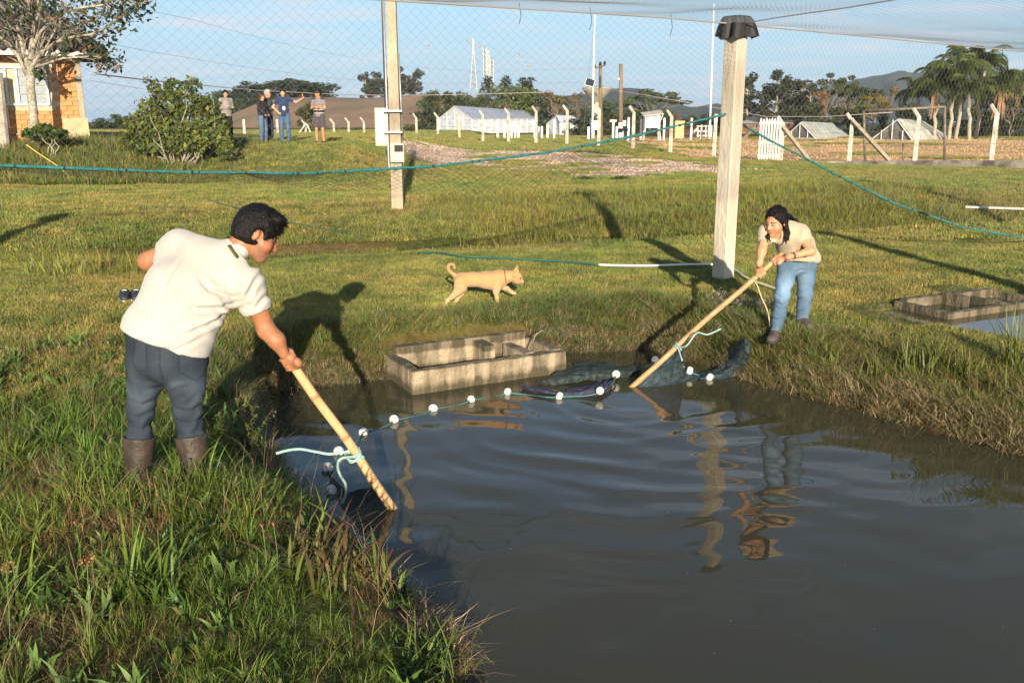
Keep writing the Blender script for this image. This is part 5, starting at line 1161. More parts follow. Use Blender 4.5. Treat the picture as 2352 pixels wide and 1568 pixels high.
# ================================================================ posts and bird net
NU = Vector((0.88, 0.475, 0)).normalized(); NN = Vector((NU.y, -NU.x, 0)); P1 = at(1660, 637, z=0.50); P1.z = 0
def nl(s, t, z): return P1 + NU*s + NN*t + Vector((0, 0, z))
m_postc = mat('pale_concrete_post', (0.62, 0.56, 0.45), .9, var=.22, vscale=2.2, bump=.6, bscale=30, col2=(0.40, 0.34, 0.26), stretch=(1, 1, .3), detail=9)
m_black = mat('black_rubber_sheet', (0.018, 0.017, 0.016), .65, bump=.4, bscale=20)
def netpost(label, base, ztop, cap=True, rz=R(40)):
    b = Vector(base); b.z = gz(b.x, b.y); t = thing('net_post', label, 'post', b, rz, 'concrete posts that carry the bird net')
    h = ztop-b.z; q = MB(); q.box((0, 0, h/2-.15), (.185, .185, h+.3), taper=.98, bev=.012); q.build('shaft', m_postc, t)
    if cap:
        q = MB(); n = 28; V = []; rc = random.Random(3)
        for i, (rr, zz) in enumerate(((.0, .035), (.125, .03), (.135, .0), (.155, -.08), (.165, -.17))):
            for j in range(n):
                a = 2*PI*j/n; sq = 1/max(abs(math.cos(a)), abs(math.sin(a)))**.7; w2 = (.014*math.sin(5*a+1)+.016*math.sin(9*a))*max(0, i-1)
                dz = (-.035*abs(math.sin(a*2.5+.7)) - .02*math.sin(7*a)) if i == 4 else 0
                V.append(((rr*sq+w2)*math.cos(a), (rr*sq+w2)*math.sin(a), h+zz+dz))
        q.add(V, [(i*n+j, i*n+(j+1) % n, (i+1)*n+(j+1) % n, (i+1)*n+j) for i in range(4) for j in range(n)]); q.build('rubber_cap', m_black, t, True)
    return t
ZT = 3.33
netpost('pale square concrete post with a black rubber cap beside the woman', P1, ZT)
netpost('concrete net post out at the left that casts a long shadow', nl(-11.0, 0, 0), 3.45)
netpost('concrete net post out at the right that casts a long shadow', nl(0.15, 7.4, 0), 3.4)
netpost('concrete net post far along the net line at the right', nl(9.5, 0, 0), 3.35)

ipol = lambda x, xs, ys: float(np.interp(x, xs, ys))
def ztop(s): return ipol(s, (-11, -8, -4, -1, 0, 2, 5, 9.5), (3.42, 3.33, 3.29, 3.30, ZT-.05, 3.24, 3.17, 3.33))
def zrope(s): return ipol(s, (-11, -9, -7.17, -5.9, -4.84, -3.6, -2.4, -1.35, -.05, .12, .6, 1.18, 2.0, 2.85, 4.2, 5.63, 7.5, 9.5), (2.3, 2.04, 1.93, 1.85, 1.81, 1.845, 1.95, 2.10, 2.34, 2.24, 2.04, 1.83, 1.52, 1.22, .86, .62, .56, .56))
def segs_mesh(S, r):
    """thin three-sided threads for an array of segments (n, 2, 3)"""
    S = np.asarray(S); d = S[:, 1]-S[:, 0]; d /= np.linalg.norm(d, axis=1)[:, None]+1e-9
    a = np.cross(d, np.array((0.3, 0.2, 0.93))); a /= np.linalg.norm(a, axis=1)[:, None]+1e-9; b = np.cross(d, a); V = []
    for e in (0, 1):
        for k in range(3): V.append(S[:, e] + r*(a*math.cos(k*2.094)+b*math.sin(k*2.094)))
    V = np.stack(V, 1).reshape(-1, 3); F = np.array([(0, 1, 4, 3), (1, 2, 5, 4), (2, 0, 3, 5)])
    return V, (F[None] + (np.arange(len(S))*6)[:, None, None]).reshape(-1, 4)
def side_net(name, label, s0, s1, ds, dv, parent_loc, seed, lobe=None):
    o = thing(name, label, 'net', parent_loc); O = np.array(parent_loc); ns = int((s1-s0)/(ds/2)); S = []
    nv = 34
    def node(i, j):
        s = s0 + i*ds/2; zt, zb = ztop(s), zrope(s); v = j/nv
        p = nl(s + .03*float(vnoise(s*1.5, v*3, seed)), .05*math.sin(v*PI)*float(vnoise(s*.6, v*2, seed+5)), zt + (zb-zt)*v)
        return np.array(p)
    G = np.array([[node(i, j) for j in range(nv+1)] for i in range(ns+1)])
    for i in range(ns):
        for j in range(nv+1):
            if (i+j) % 2 == 0:
                if j < nv: S.append((G[i, j], G[i+1, j+1]))
                if j > 0: S.append((G[i, j], G[i+1, j-1]))
    V, F = segs_mesh(np.array(S)-O, .00085)
    link('mesh', np_mesh('mesh', V, F), m_net, o, False)
    if lobe:
        S = []
        for (a, b_, dep, back) in lobe:
            n = int((b_-a)/.045); m = 12; G = np.empty((n+1, m+1, 3))
            for i in range(n+1):
                s = a + (b_-a)*i/n; w_ = math.sin(PI*i/n)**.7
                for j in range(m+1):
                    v = j/m; G[i, j] = nl(s + .05*float(vnoise(s*2, v*2, 9)), back*w_*v + .04*float(vnoise(s*3, v*3, 4)), zrope(s) - dep*w_*v*(1+.25*float(vnoise(s*1.7, 2, 1))))
            for i in range(n):
                for j in range(m+1):
                    if (i+j) % 2 == 0:
                        if j < m: S.append((G[i, j], G[i+1, j+1]))
                        if j > 0: S.append((G[i, j], G[i+1, j-1]))
        V, F = segs_mesh(np.array(S)-O, .0013); link('slack_mesh', np_mesh('slack_mesh', V, F), m_netd, o, False)
    def rope(nm, zf, m, rad, wob=.0, k=140):
        q = MB(); P = []
        for i in range(k+1):
            s = s0 + (s1-s0)*i/k; P.append(nl(s, 0, zf(s)) - Vector(parent_loc) + Vector((0, 0, wob*math.sin(i*2.3))))
        q.tube(P, [rad*(1+.18*math.sin(i*1.9)+.1*math.sin(i*.37)) for i in range(k+1)] if wob else rad, 7, True); return q.build(nm, m, o, True)
    rope('edge_rope', ztop, mat('grey_edge_rope', (.30, .27, .24), .8), .009)
    rope('border_rope', zrope, m_rope, .0125, .002)
    if lobe is not None:                                # black lashings that tie the net to the rope
        q = MB(); rl = random.Random(8)
        for i in range(int((s1-s0)/.27)):
            s = s0 + (i+rl.random()*1.6)*.27
            if s > s1-.05: break
            c = nl(s, 0, zrope(s)) - Vector(parent_loc); d = (nl(s+.05, 0, zrope(s+.05)) - nl(s-.05, 0, zrope(s-.05))).normalized(); e_ = rl.uniform(.003, .009); q.tube([c-d*e_, c+d*e_], .0150, 6)
        q.build('lashings', m_black, o)
    return o
m_net = mat('brown_net_thread', (.25, .205, .175), .7); m_netd = mat('dark_net_thread', (.045, .04, .032), .8); m_netw = mat('pale_net_thread', (.30, .34, .40), .6)
m_rope = mat('teal_rope', (0.030, 0.20, 0.195), .75, var=.35, vscale=30, bump=.5, bscale=120)
side_net('bird_net_wall', 'diamond mesh bird net hanging behind the pond above a teal rope', -11.0, -.06, .100, .075, tuple(nl(-5, 0, 1.9)), 2, [(-5.4, -.25, .30, -.15), (-7.4, -4.6, .10, -.03), (-3.9, -1.0, .42, .1)])
side_net('bird_net_wall', 'fine bird net right of the post with a teal rope sloping to the ground', .06, 9.4, .075, .06, tuple(nl(4, 0, 1.5)), 3, [(.15, 2.6, .35, .1)])
# roof net
ro_ = nl(0, 3, 3.3); rn = thing('bird_net_roof', 'fine pale bird net stretched overhead across the pond', 'net', ro_); O = np.array(ro_); S = []
def roofz(s, t):
    e = ztop(s); a = t/7.5
    z = e + (ZT+.04-e)*a - .22*math.sin(PI*min(1, a))*abs(math.sin(PI*min(1, abs(s)/ (11 if s < 0 else 9.5))))**.8
    return z + .02*float(vnoise(s*1.3, t*1.3, 6))
T_ = np.arange(0, 7.5, .3); S_ = np.arange(-11, 9.45, .3)
def rp_(s, t): return np.array(nl(s, t, roofz(s, t)))
for s in np.arange(-11, 9.4, .060):
    P = [rp_(s + .02*math.sin(t*3+s), t) for t in T_]; S += list(zip(P[:-1], P[1:]))
for t in np.arange(0.03, 7.4, .060):
    P = [rp_(s, t) for s in S_]; S += list(zip(P[:-1], P[1:]))
V, F = segs_mesh(np.array(S)-O, .00105); link('mesh', np_mesh('mesh', V, F), m_netw, rn, False)
q = MB(); q.tube([Vector(rp_(0.0, t) - O) for t in np.arange(0, 7.45, .3)], .006, 5); q.build('support_cable', m_wire, rn, True)
for (s, t, L) in ((-1.9, 0, .16), (-2.7, 0, .14), (-.9, 0, .18), (4.6, 0, .22)):
    q = MB(); p = nl(s, t, ztop(s))-Vector(ro_); q.tube([p+Vector((0, 0, .05)), p+Vector((.02, 0, -L*.5)), p+Vector((.0, .0, -L))], .003, 4); q.build('loose_end', m_netd, rn)

# ================================================================ concrete sluice boxes
def rough_box(q, c, size, A, amp=.006, seg=.07, seed=0):
    """a box of cast concrete with worn faces: subdivided sides pushed about by noise"""
    n = [max(2, int(s/seg)) for s in size]; rot = Matrix.Rotation(A, 3, 'Z')
    for ax in range(3):
        u, v = [(1, 2), (2, 0), (0, 1)][ax]
        for sg in (-1, 1):
            V = []; nu, nv = n[u], n[v]
            for i in range(nu+1):
                for j in range(nv+1):
                    p = [0, 0, 0]; p[ax] = sg*size[ax]/2; p[u] = size[u]*(i/nu-.5); p[v] = size[v]*(j/nv-.5)
                    w_ = rot @ Vector(p) + Vector(c); d = Vector([float(fbm(w_.x*13+k*7+seed, w_.y*13, w_.z*13, 3)) for k in range(3)])*amp*1.6
                    V.append(w_+d)
            F = [(i*(nv+1)+j, (i+1)*(nv+1)+j, (i+1)*(nv+1)+j+1, i*(nv+1)+j+1) for i in range(nu) for j in range(nv)]
            q.add(V, F if sg > 0 else [f[::-1] for f in F])
def basin_mat():
    m = mat('stained_cast_concrete', (.41, .33, .225), .95, var=.5, vscale=4, bump=.9, bscale=38, col2=(.20, .155, .095), detail=10, lo=.30, hi=.66); t = m.node_tree; b = t.nodes['Principled BSDF']; src = b.inputs['Base Color'].links[0].from_socket
    co = t.nodes.new('ShaderNodeTexCoord'); mp = t.nodes.new('ShaderNodeMapping'); mp.inputs['Scale'].default_value = (9, 9, 1.6); t.links.new(co.outputs['Object'], mp.inputs[0]); nz = t.nodes.new('ShaderNodeTexNoise'); nz.inputs['Scale'].default_value = 1.0; nz.inputs['Detail'].default_value = 8; t.links.new(mp.outputs[0], nz.inputs[0])
    rp = t.nodes.new('ShaderNodeValToRGB'); rp.color_ramp.elements[0].position = .42; rp.color_ramp.elements[1].position = .66; t.links.new(nz.outputs['Fac'], rp.inputs[0])
    sp = t.nodes.new('ShaderNodeSeparateXYZ'); t.links.new(co.outputs['Object'], sp.inputs[0]); mr = t.nodes.new('ShaderNodeMapRange'); mr.inputs['From Min'].default_value = .03; mr.inputs['From Max'].default_value = .10; mr.inputs['To Min'].default_value = .85; mr.inputs['To Max'].default_value = .0; t.links.new(sp.outputs['Z'], mr.inputs[0])
    mt = t.nodes.new('ShaderNodeMapRange'); mt.inputs['From Min'].default_value = .185; mt.inputs['From Max'].default_value = .21; mt.inputs['To Max'].default_value = .6; t.links.new(sp.outputs['Z'], mt.inputs[0])
    mx1 = t.nodes.new('ShaderNodeMath'); mx1.operation = 'MAXIMUM'; t.links.new(mr.outputs[0], mx1.inputs[0]); t.links.new(mt.outputs[0], mx1.inputs[1]); mx2 = t.nodes.new('ShaderNodeMath'); mx2.operation = 'MULTIPLY_ADD'; mx2.inputs[1].default_value = .78; t.links.new(rp.outputs[0], mx2.inputs[0]); t.links.new(mx1.outputs[0], mx2.inputs[2]); mx2.use_clamp = True
    mm = t.nodes.new('ShaderNodeMix'); mm.data_type = 'RGBA'; t.links.new(mx2.outputs[0], mm.inputs['Factor']); t.links.new(src, mm.inputs[6]); mm.inputs[7].default_value = (.075, .062, .034, 1); t.links.new(mm.outputs[2], b.inputs['Base Color']); return m
m_basin = basin_mat()
m_sludge = mat('wet_mud', (.05, .042, .028), .4, var=.4, vscale=5)
def basin(label, O, A, L, W, zt, zb, th, part):
    t = thing('sluice_box', label, 'basin', (O[0], O[1], 0)); c, s = math.cos(A), math.sin(A)
    def wall(u, v, lu, lv, z0, z1, nm='wall', seed=0):
        q = MB(); rough_box(q, (u*c - v*s, u*s + v*c, (z0+z1)/2), (lu, lv, z1-z0), A, .0055, .05, seed); return q.build(nm, m_basin, t, True)
    wall(L/2, th/2, L, th, zb, zt); wall(L/2, W-th/2+.02, L-2*th-.01, th, zb, zt+(.07 if zt < .3 else .03), seed=3)
    wall(th/2, W/2+th/2+.01, th-.004, W-th, zb, zt+.01, seed=5); wall(L-th/2, W/2+th/2+.01, th-.004, W-th, zb, zt+.01, seed=7)
    wall(L*part, W*.72, .10, W*.40, zb, zt+.05, 'partition', 9); wall(L*part+.27, W*.45, .09, W*.62, zb, zt+.01, 'partition', 11)
    q = MB(); q.box((0, 0, 0), (L-2*th, W-2*th, .05)); fo = q.build('floor', m_sludge, t); fo.location = ((L/2)*c - (W/2)*s, (L/2)*s + (W/2)*c, zb+.12); fo.rotation_euler = (0, 0, A)
    return t
basin('stained concrete sluice box jutting into the near pond below the dog', B1O, B1A, B1L, B1W, .20, -.45, .085, .60)
basin('low concrete sluice box in the second pond at the right', B2O, B2A, B2L, B2W, P2Z+.06, -.05, .08, .45)
q = MB(); q.tube([(0, 0, 0), (.04, .02, .12), (.10, .05, .16), (.13, .06, .15)], .008, 6); o = q.build('iron_hook', m_rust, None, True); o.location = at(1219, 800, z=.2); tag(o, 'bent rusty iron rod on the far corner of the sluice box', 'rod')

# ================================================================ bamboo poles, floats, seine
m_bamboo = mat('dry_bamboo', (0.66, 0.44, 0.22), .5, var=.25, vscale=7, bump=.15, bscale=60, stretch=(3, 3, .5), col2=(.50, .30, .13))
m_bamboo2 = mat('brown_bamboo', (0.50, 0.29, 0.13), .5, var=.25, vscale=7, bump=.15, bscale=60, col2=(.36, .20, .09))
m_node = mat('bamboo_node', (.38, .23, .11), .7)
def bamboo(label, top, bot, r0, r1, m, nodes):
    top, bot = Vector(top), Vector(bot); t = thing('bamboo_pole', label, 'pole', bot); d = top-bot; L = d.length; n = d.normalized(); q = MB(); P = []; Rr = []
    sd = n.orthogonal().normalized()
    for i in range(41):
        k = i/40; P.append(d*k + sd*.012*math.sin(PI*k)*1.2 + sd*.004*math.sin(k*14)); Rr.append(r1 + (r0-r1)*k)
    q.tube(P, Rr, 14); cu = q.build('culm', m, t, True)
    for k in nodes:
        q = MB(); c = d*k + sd*.012*math.sin(PI*k)*1.2 + sd*.004*math.sin(k*14); r = r1 + (r0-r1)*k; q.tube([c-n*.012, c-n*.004, c+n*.002, c+n*.006, c+n*.014], [r+.0005, r+.003, r+.0015, r+.0032, r+.0005], 14, False); q.build('node_ring', m_node, cu, True)
    return t
MAN_HAND = at(664, 826, Y=4.66); MP_TOP = at(655, 815, Y=4.66); MP_BOT = at(905, 1178, z=-.03)
MPD = (MP_TOP-MP_BOT).normalized(); MP_BOT2 = MP_BOT - MPD*.25
bamboo('pale bamboo pole held by the man, standing in the near water', MP_TOP, MP_BOT2, .0250, .0285, m_bamboo, (.16, .36, .585, .80))
WP_TOP = at(1792, 588, Y=7.72); WP_BOT = at(1448, 895, z=-.03); WPD = (WP_TOP-WP_BOT).normalized()
bamboo('long brown bamboo pole held by the woman, slanting into the water', WP_TOP + WPD*.03, WP_BOT - WPD*.3, .0225, .0250, m_bamboo2, (.2, .38, .55, .66, .84))

m_float = mat('white_foam_float', (.80, .77, .70), .75, var=.12, vscale=25, bump=.3, bscale=70, col2=(.55, .52, .45))
m_cord = mat('pale_teal_cord', (.36, .56, .50), .8, var=.25, vscale=60, bump=.5, bscale=160); m_cordd = mat('wet_teal_cord', (.05, .16, .16), .7)
FL = [(761, 1126, 'nearest float, by the red tipped grass'), (752, 1074, 'second float from the near end of the line'), (778, 1036, 'float half behind the pale bamboo pole'), (835, 992, 'float next beyond the pale bamboo pole'), (905, 963, 'float fifth from the near end'), (995, 938, 'float in front of the sluice box corner'),
      (1082, 917, 'float below the middle of the sluice box'), (1166, 900, 'float left of the purple netting'), (1285, 910, 'float at the right end of the purple netting'), (1378, 897, 'float beside the foot of the brown bamboo pole'), (1415, 859, 'small float between netting heap and brown pole'), (1505, 826, 'float behind the brown bamboo pole'),
      (1564, 846, 'left of two floats on the draped net'), (1584, 851, 'right of two floats on the draped net'), (1630, 867, 'last float at the right end of the line')]
fp = []
for i, (px, py, lab) in enumerate(FL):
    p = at(px, py, z=.014 if px not in (1564, 1584, 1378, 1415, 1505) else .06); fp.append(p)
rf_ = random.Random(2)
for i, (px, py, lab) in enumerate(FL):
    d = (fp[min(i+1, len(fp)-1)]-fp[max(i-1, 0)]); d.z = 0; d.normalize(); rr = Matrix.Rotation(math.atan2(d.y, d.x) + rf_.uniform(-.5, .5), 3, 'Z') @ Matrix.Rotation(PI/2 + rf_.uniform(-.4, .4), 3, 'Y')
    q = MB(); s = .037*rf_.uniform(.93, 1.07); pr = [(.008, -.62*s), (.012, -.70*s), (.6*s, -.70*s), (.86*s, -.55*s), (1.0*s, -.2*s), (1.0*s, .2*s), (.86*s, .55*s), (.6*s, .70*s), (.012, .70*s), (.008, .62*s)]
    q.lathe(pr, (0, 0, 0), 18, rr); o = q.build('net_float', m_float, None, True); o.location = fp[i]; tag(o, 'white ' + lab, 'float', 'white floats on the float line')
q = MB(); P = [fp[0] + Vector((.03, -.22, -.05))]
for a, b_ in zip(fp[:-1], fp[1:]):
    for k in range(6):
        t = k/6; p = a.lerp(b_, t); p.z = .008 - .012*math.sin(PI*t) + (p.z-.014)*.8; p += Vector((0, 0, 0)) + Vector((.02*math.sin(PI*t), .01*math.sin(2*PI*t), 0)); P.append(p)
P.append(fp[-1]); P.append(fp[-1] + Vector((.25, .15, -.01)))
q.tube(P, .007, 6); o = q.build('float_line', m_cordd, None, True); tag(o, 'dark teal float line strung through the white floats', 'rope')

# specks of foam, seed and leaf adrift on the pond
sx_, sy_ = pts(500, -2, 4.4, 2.2, 8.6); k_ = sdpoly(sx_, sy_, POND1) < -.12; sx_, sy_ = sx_[k_], sy_[k_]; n_ = len(sx_); rs_ = RNG.uniform(.0012, .0042, n_); VV = []; 
for a_ in range(5): VV.append(np.stack([sx_ + rs_*np.cos(a_*1.2566)*RNG.uniform(.6, 1.4, n_), sy_ + rs_*np.sin(a_*1.2566), np.full(n_, .0165)], 1))
VV = np.stack(VV, 1).reshape(-1, 3); FF = (np.array([(0, 1, 2), (0, 2, 3), (0, 3, 4)])[None] + (np.arange(n_)*5)[:, None, None]).reshape(-1, 3); cc_ = np.where(RNG.random((n_, 1)) < .55, np.array((.26, .25, .20)), np.array((.10, .07, .03)))
tag(link('floating_specks', np_mesh('floating_specks', VV, None, FF, np.repeat(cc_, 5, 0)), mat('adrift_specks', (.4, .4, .3), .8, attr='col'), None, False), 'tiny specks of foam and leaf floating on the pond', 'debris', kind='stuff')
# netting heaps
def netmat(name, col, alpha, col2):
    m = mat(name, col, .6, var=.5, vscale=22, bump=.9, bscale=90, col2=col2, spec=.35); t = m.node_tree; b = t.nodes['Principled BSDF']
    co = t.nodes.new('ShaderNodeTexCoord'); mpn = t.nodes.new('ShaderNodeMapping'); mpn.inputs['Rotation'].default_value = (0, 0, .8); t.links.new(co.outputs['UV'], mpn.inputs[0])
    ck = t.nodes.new('ShaderNodeTexBrick'); ck.inputs['Scale'].default_value = 1.0; ck.offset = 0; ck.inputs['Brick Width'].default_value = .012; ck.inputs['Row Height'].default_value = .012; ck.inputs['Mortar Size'].default_value = .0028
    t.links.new(mpn.outputs[0], ck.inputs['Vector']); mr = t.nodes.new('ShaderNodeMapRange'); mr.inputs['To Min'].default_value = alpha; mr.inputs['To Max'].default_value = 1.0
    t.links.new(ck.outputs['Fac'], mr.inputs['Value']); t.links.new(mr.outputs[0], b.inputs['Alpha']); return m
m_seine = netmat('dark_green_netting', (.060, .085, .078), .58, (.014, .022, .022)); m_purple = netmat('purple_netting', (.085, .080, .13), .70, (.03, .03, .055)); m_blue = netmat('blue_black_netting', (.055, .090, .105), .55, (.014, .024, .032)); m_bl2 = netmat('black_netting', (.018, .022, .028), .45, (.008, .01, .012))
def patch(nm, parent, grid, m, nu=44, nv=24, amp=.02, seed=1, fold=(3, 9), lift=0.0):
    """cloth patch through a coarse grid of points, with folds along one way"""
    G = np.array([[tuple(p) for p in row] for row in grid]); a, b_ = G.shape[:2]; u = np.linspace(0, a-1, nu); v = np.linspace(0, b_-1, nv)
    def cr(arr, x, ax):
        i = np.clip(np.floor(x).astype(int), 0, arr.shape[ax]-2); f = x-i; g = lambda k: np.take(arr, np.clip(k, 0, arr.shape[ax]-1), axis=ax)
        sh = [1]*arr.ndim; sh[ax] = len(x); f = f.reshape(sh); p0, p1, p2, p3 = g(i-1), g(i), g(i+1), g(i+2)
        return p1 + .5*f*(p2-p0 + f*(2*p0-5*p1+4*p2-p3 + f*(3*(p1-p2)+p3-p0)))
    P = cr(cr(G, u, 0), v, 1); U, W = np.meshgrid(np.linspace(0, 1, nu), np.linspace(0, 1, nv), indexing='ij')
    P[..., 2] += amp*(np.sin(U*fold[0]*6.28 + 3*vnoise(U*4, W*4, seed)) * .5 + np.sin(W*fold[1]*6.28 + 4*vnoise(U*5, W*3, seed+2))*.6 + vnoise(U*9, W*9, seed)) + lift
    P[..., 0] += amp*.5*vnoise(U*8, W*8, seed+5)
    I = (np.arange(nu-1)[:, None]*nv + np.arange(nv-1)[None]).ravel(); me = np_mesh(nm, P.reshape(-1, 3), np.stack([I, I+nv, I+nv+1, I+1], 1))
    uvl = me.uv_layers.new(name='UV'); li = np.empty(len(me.loops), np.int32); me.loops.foreach_get('vertex_index', li)
    su = np.linalg.norm(P[-1, nv//2]-P[0, nv//2]) + .2; sv = np.linalg.norm(P[nu//2, -1]-P[nu//2, 0]) + .15
    uv = np.stack([U.ravel()*su, W.ravel()*sv], 1)[li]; uvl.data.foreach_set('uv', uv.astype(np.float32).ravel())
    return link(nm, me, m, parent, True)
sn = thing('seine_net', 'dark seine net heaped and draped between the brown pole and the bank', 'net', at(1450, 870, z=0)); so_ = Vector(sn.location)
def W0(px, py, z=0.0): return at(px, py, z=z) - so_
patch('heap', sn, [[W0(1228, 882, .0), W0(1262, 866, .03), W0(1305, 850, .03), W0(1325, 838, .0)], [W0(1268, 884, .0), W0(1305, 868, .06), W0(1340, 850, .07), W0(1350, 832, .0)], [W0(1345, 880, .0), W0(1372, 866, .05), W0(1400, 852, .07), W0(1405, 838, .0)], [W0(1440, 868, -.01), W0(1450, 860, .03), W0(1468, 850, .03), W0(1475, 842, -.01)]], m_seine, 50, 30, .012, 3, (2, 5), .01)
patch('purple_strip', sn, [[W0(1192, 894, .0), W0(1196, 890, .02), W0(1204, 886, .0)], [W0(1235, 904, .0), W0(1238, 897, .035), W0(1240, 889, .0)], [W0(1290, 914, -.01), W0(1288, 907, .02), W0(1285, 900, -.01)]], m_purple, 30, 14, .006, 5, (3, 3), .008)
patch('purple_strip', sn, [[W0(1292, 912, -.005), W0(1300, 902, .02), W0(1310, 893, -.005)], [W0(1335, 912, -.005), W0(1345, 897, .03), W0(1352, 884, .0)], [W0(1375, 908, -.005), W0(1384, 890, .05), W0(1388, 872, .01)], [W0(1400, 898, -.005), W0(1405, 882, .04), W0(1403, 866, .0)]], m_purple, 34, 18, .008, 7, (3, 3), .008)
def WPp(k): return WP_BOT.lerp(WP_TOP, k) - so_
patch('draped_sheet', sn, [[WPp(.02), W0(1475, 893, -.01), W0(1500, 888, .0)], [WPp(.16), W0(1530, 872, .035), W0(1560, 882, -.005)], [WPp(.28), W0(1560, 848, .08), W0(1610, 872, -.005)], [WPp(.36), W0(1575, 842, .07), W0(1650, 858, .0)]], m_blue, 36, 26, .010, 9, (2, 5))
patch('bank_strip', sn, [[W0(1590, 862, .0), W0(1600, 872, -.005), W0(1620, 876, -.01)], [W0(1640, 852, .02), W0(1662, 862, .01), W0(1690, 868, -.01)], [W0(1660, 826, .10), W0(1685, 838, .12), W0(1712, 848, .08)], [W0(1688, 796, .27), W0(1708, 806, .30), W0(1722, 815, .26)], [W0(1704, 784, .36), W0(1714, 784, .38), W0(1722, 786, .36)]], m_blue, 44, 24, .012, 11, (1, 6), .02)
sn2 = thing('net_end', 'black end of the seine tied to the pale bamboo pole', 'net', at(800, 1130, z=0)); so_ = Vector(sn2.location)
def MPp(k): return MP_BOT.lerp(MP_TOP, k) - so_
patch('sheet', sn2, [[MPp(.20), W0(800, 1128, .09), W0(765, 1100, .04), W0(752, 1080, .01)], [MPp(.10), W0(825, 1140, .03), W0(780, 1125, .03), W0(756, 1095, .0)], [MPp(.0), W0(850, 1160, -.01), W0(800, 1155, -.01), W0(765, 1130, -.01)]], m_bl2, 26, 30, .008, 13, (2, 4))
def cordage(label, P, r, m, nm='rope', cat='rope'):
    q = MB(); P = [Vector(p) for p in P]; o = P[0].copy()
    C = []
    for i in range(len(P)-1):
        p0, p1, p2, p3 = P[max(i-1, 0)], P[i], P[i+1], P[min(i+2, len(P)-1)]
        for k in range(6):
            t = k/6; C.append(.5*((2*p1) + (p2-p0)*t + (2*p0-5*p1+4*p2-p3)*t*t + (3*(p1-p2)+p3-p0)*t**3))
    C.append(P[-1]); q.tube([c-o for c in C], r, 7); ob = q.build(nm, m, None, True); ob.location = o; return tag(ob, label, cat)
def onpole(B, T, k, a, r): 
    d = (T-B).normalized(); u = d.orthogonal().normalized(); w2 = d.cross(u); return B.lerp(T, k) + u*r*math.cos(a) + w2*r*math.sin(a)
kk = .405
P = [at(634, 1041, Y=4.72), at(660, 1034, Y=4.75), at(690, 1031, Y=4.78), at(725, 1037, Y=4.82), at(765, 1042, Y=4.84)]
for i in range(30): P.append(onpole(MP_BOT, MP_TOP, kk + .015*math.sin(i*.35) - .0008*i, i*.62, .040))
P += [at(785, 1052, Y=4.78), at(776, 1070, Y=4.80), at(782, 1092, Y=4.84), at(794, 1112, Y=4.88), at(794, 1135, Y=4.92), at(785, 1155, Y=4.94)]
cordage('pale green cord knotted round the man\'s bamboo pole', P, .0085, m_cord)
P = [at(1567, 828, Y=7.45)]
for i in range(22): P.append(onpole(WP_BOT, WP_TOP, .33 - .001*i, i*.6, .037))
P += [at(1575, 795, Y=7.5), at(1600, 765, Y=7.5), at(1625, 768, Y=7.45), at(1656, 755, Y=7.42)]
cordage('pale green cord tied round the brown bamboo pole', P, .007, m_cord)
P = [onpole(WP_BOT, WP_TOP, .80, 1.0, .03)] + [at(1736, 650, Y=7.75), at(1748, 680, Y=7.72), at(1762, 712, Y=7.68), at(1767, 738, Y=7.62), at(1765, 760, z=.36), at(1752, 772, z=.36)]
cordage('thin straw coloured string hanging from the brown pole', P, .005, mat('straw_string', (.62, .46, .24), .8))
# hoses on the lawn
def groundline(label, px, r, m, nm, dz=.03, Y0=.45): cordage(label, [onground(*p) + Vector((0, 0, dz)) for p in px], r, m, nm, 'hose')
groundline('white hose lying straight on the lawn left of the post', [(1375, 617), (1440, 619), (1500, 619), (1560, 617), (1620, 616), (1642, 617)], .014, m_white, 'white_hose', .05)
groundline('white hose end right of the post behind the woman', [(1678, 624), (1692, 632), (1708, 644), (1730, 655), (1765, 668), (1790, 677), (1806, 682)], .014, mat('cream_hose', (.70, .64, .46), .6), 'white_hose', .05)
groundline('dark green hose on the lawn behind the dog', [(960, 588), (1010, 589), (1060, 597), (1120, 600), (1200, 604), (1290, 609), (1375, 617)], .012, mat('green_hose', (.02, .11, .085), .6), 'green_hose', .05)
groundline('green cord crossing the lawn right of the man\'s head', [(480, 466), (530, 480), (640, 513), (700, 524), (770, 538), (838, 551)], .008, mat('green_hose', (.02, .11, .085), .6), 'green_rope', .06)
cordage('thin yellow rope hanging down the embankment at the left', [at(60, 332, Y=27.6), at(88, 352, Y=26.9), at(130, 380, Y=26.0), at(160, 405, Y=25.2), at(188, 430, Y=24.3)], .018, mat('yellow_cord', (.70, .55, .12), .7), 'yellow_rope')
groundline('thin pale pipe lying on the grass at the right edge', [(2216, 484), (2280, 486), (2352, 488), (2400, 489)], .03, mat('grey_pvc', (.55, .53, .48), .6), 'plastic_pipe', .08)

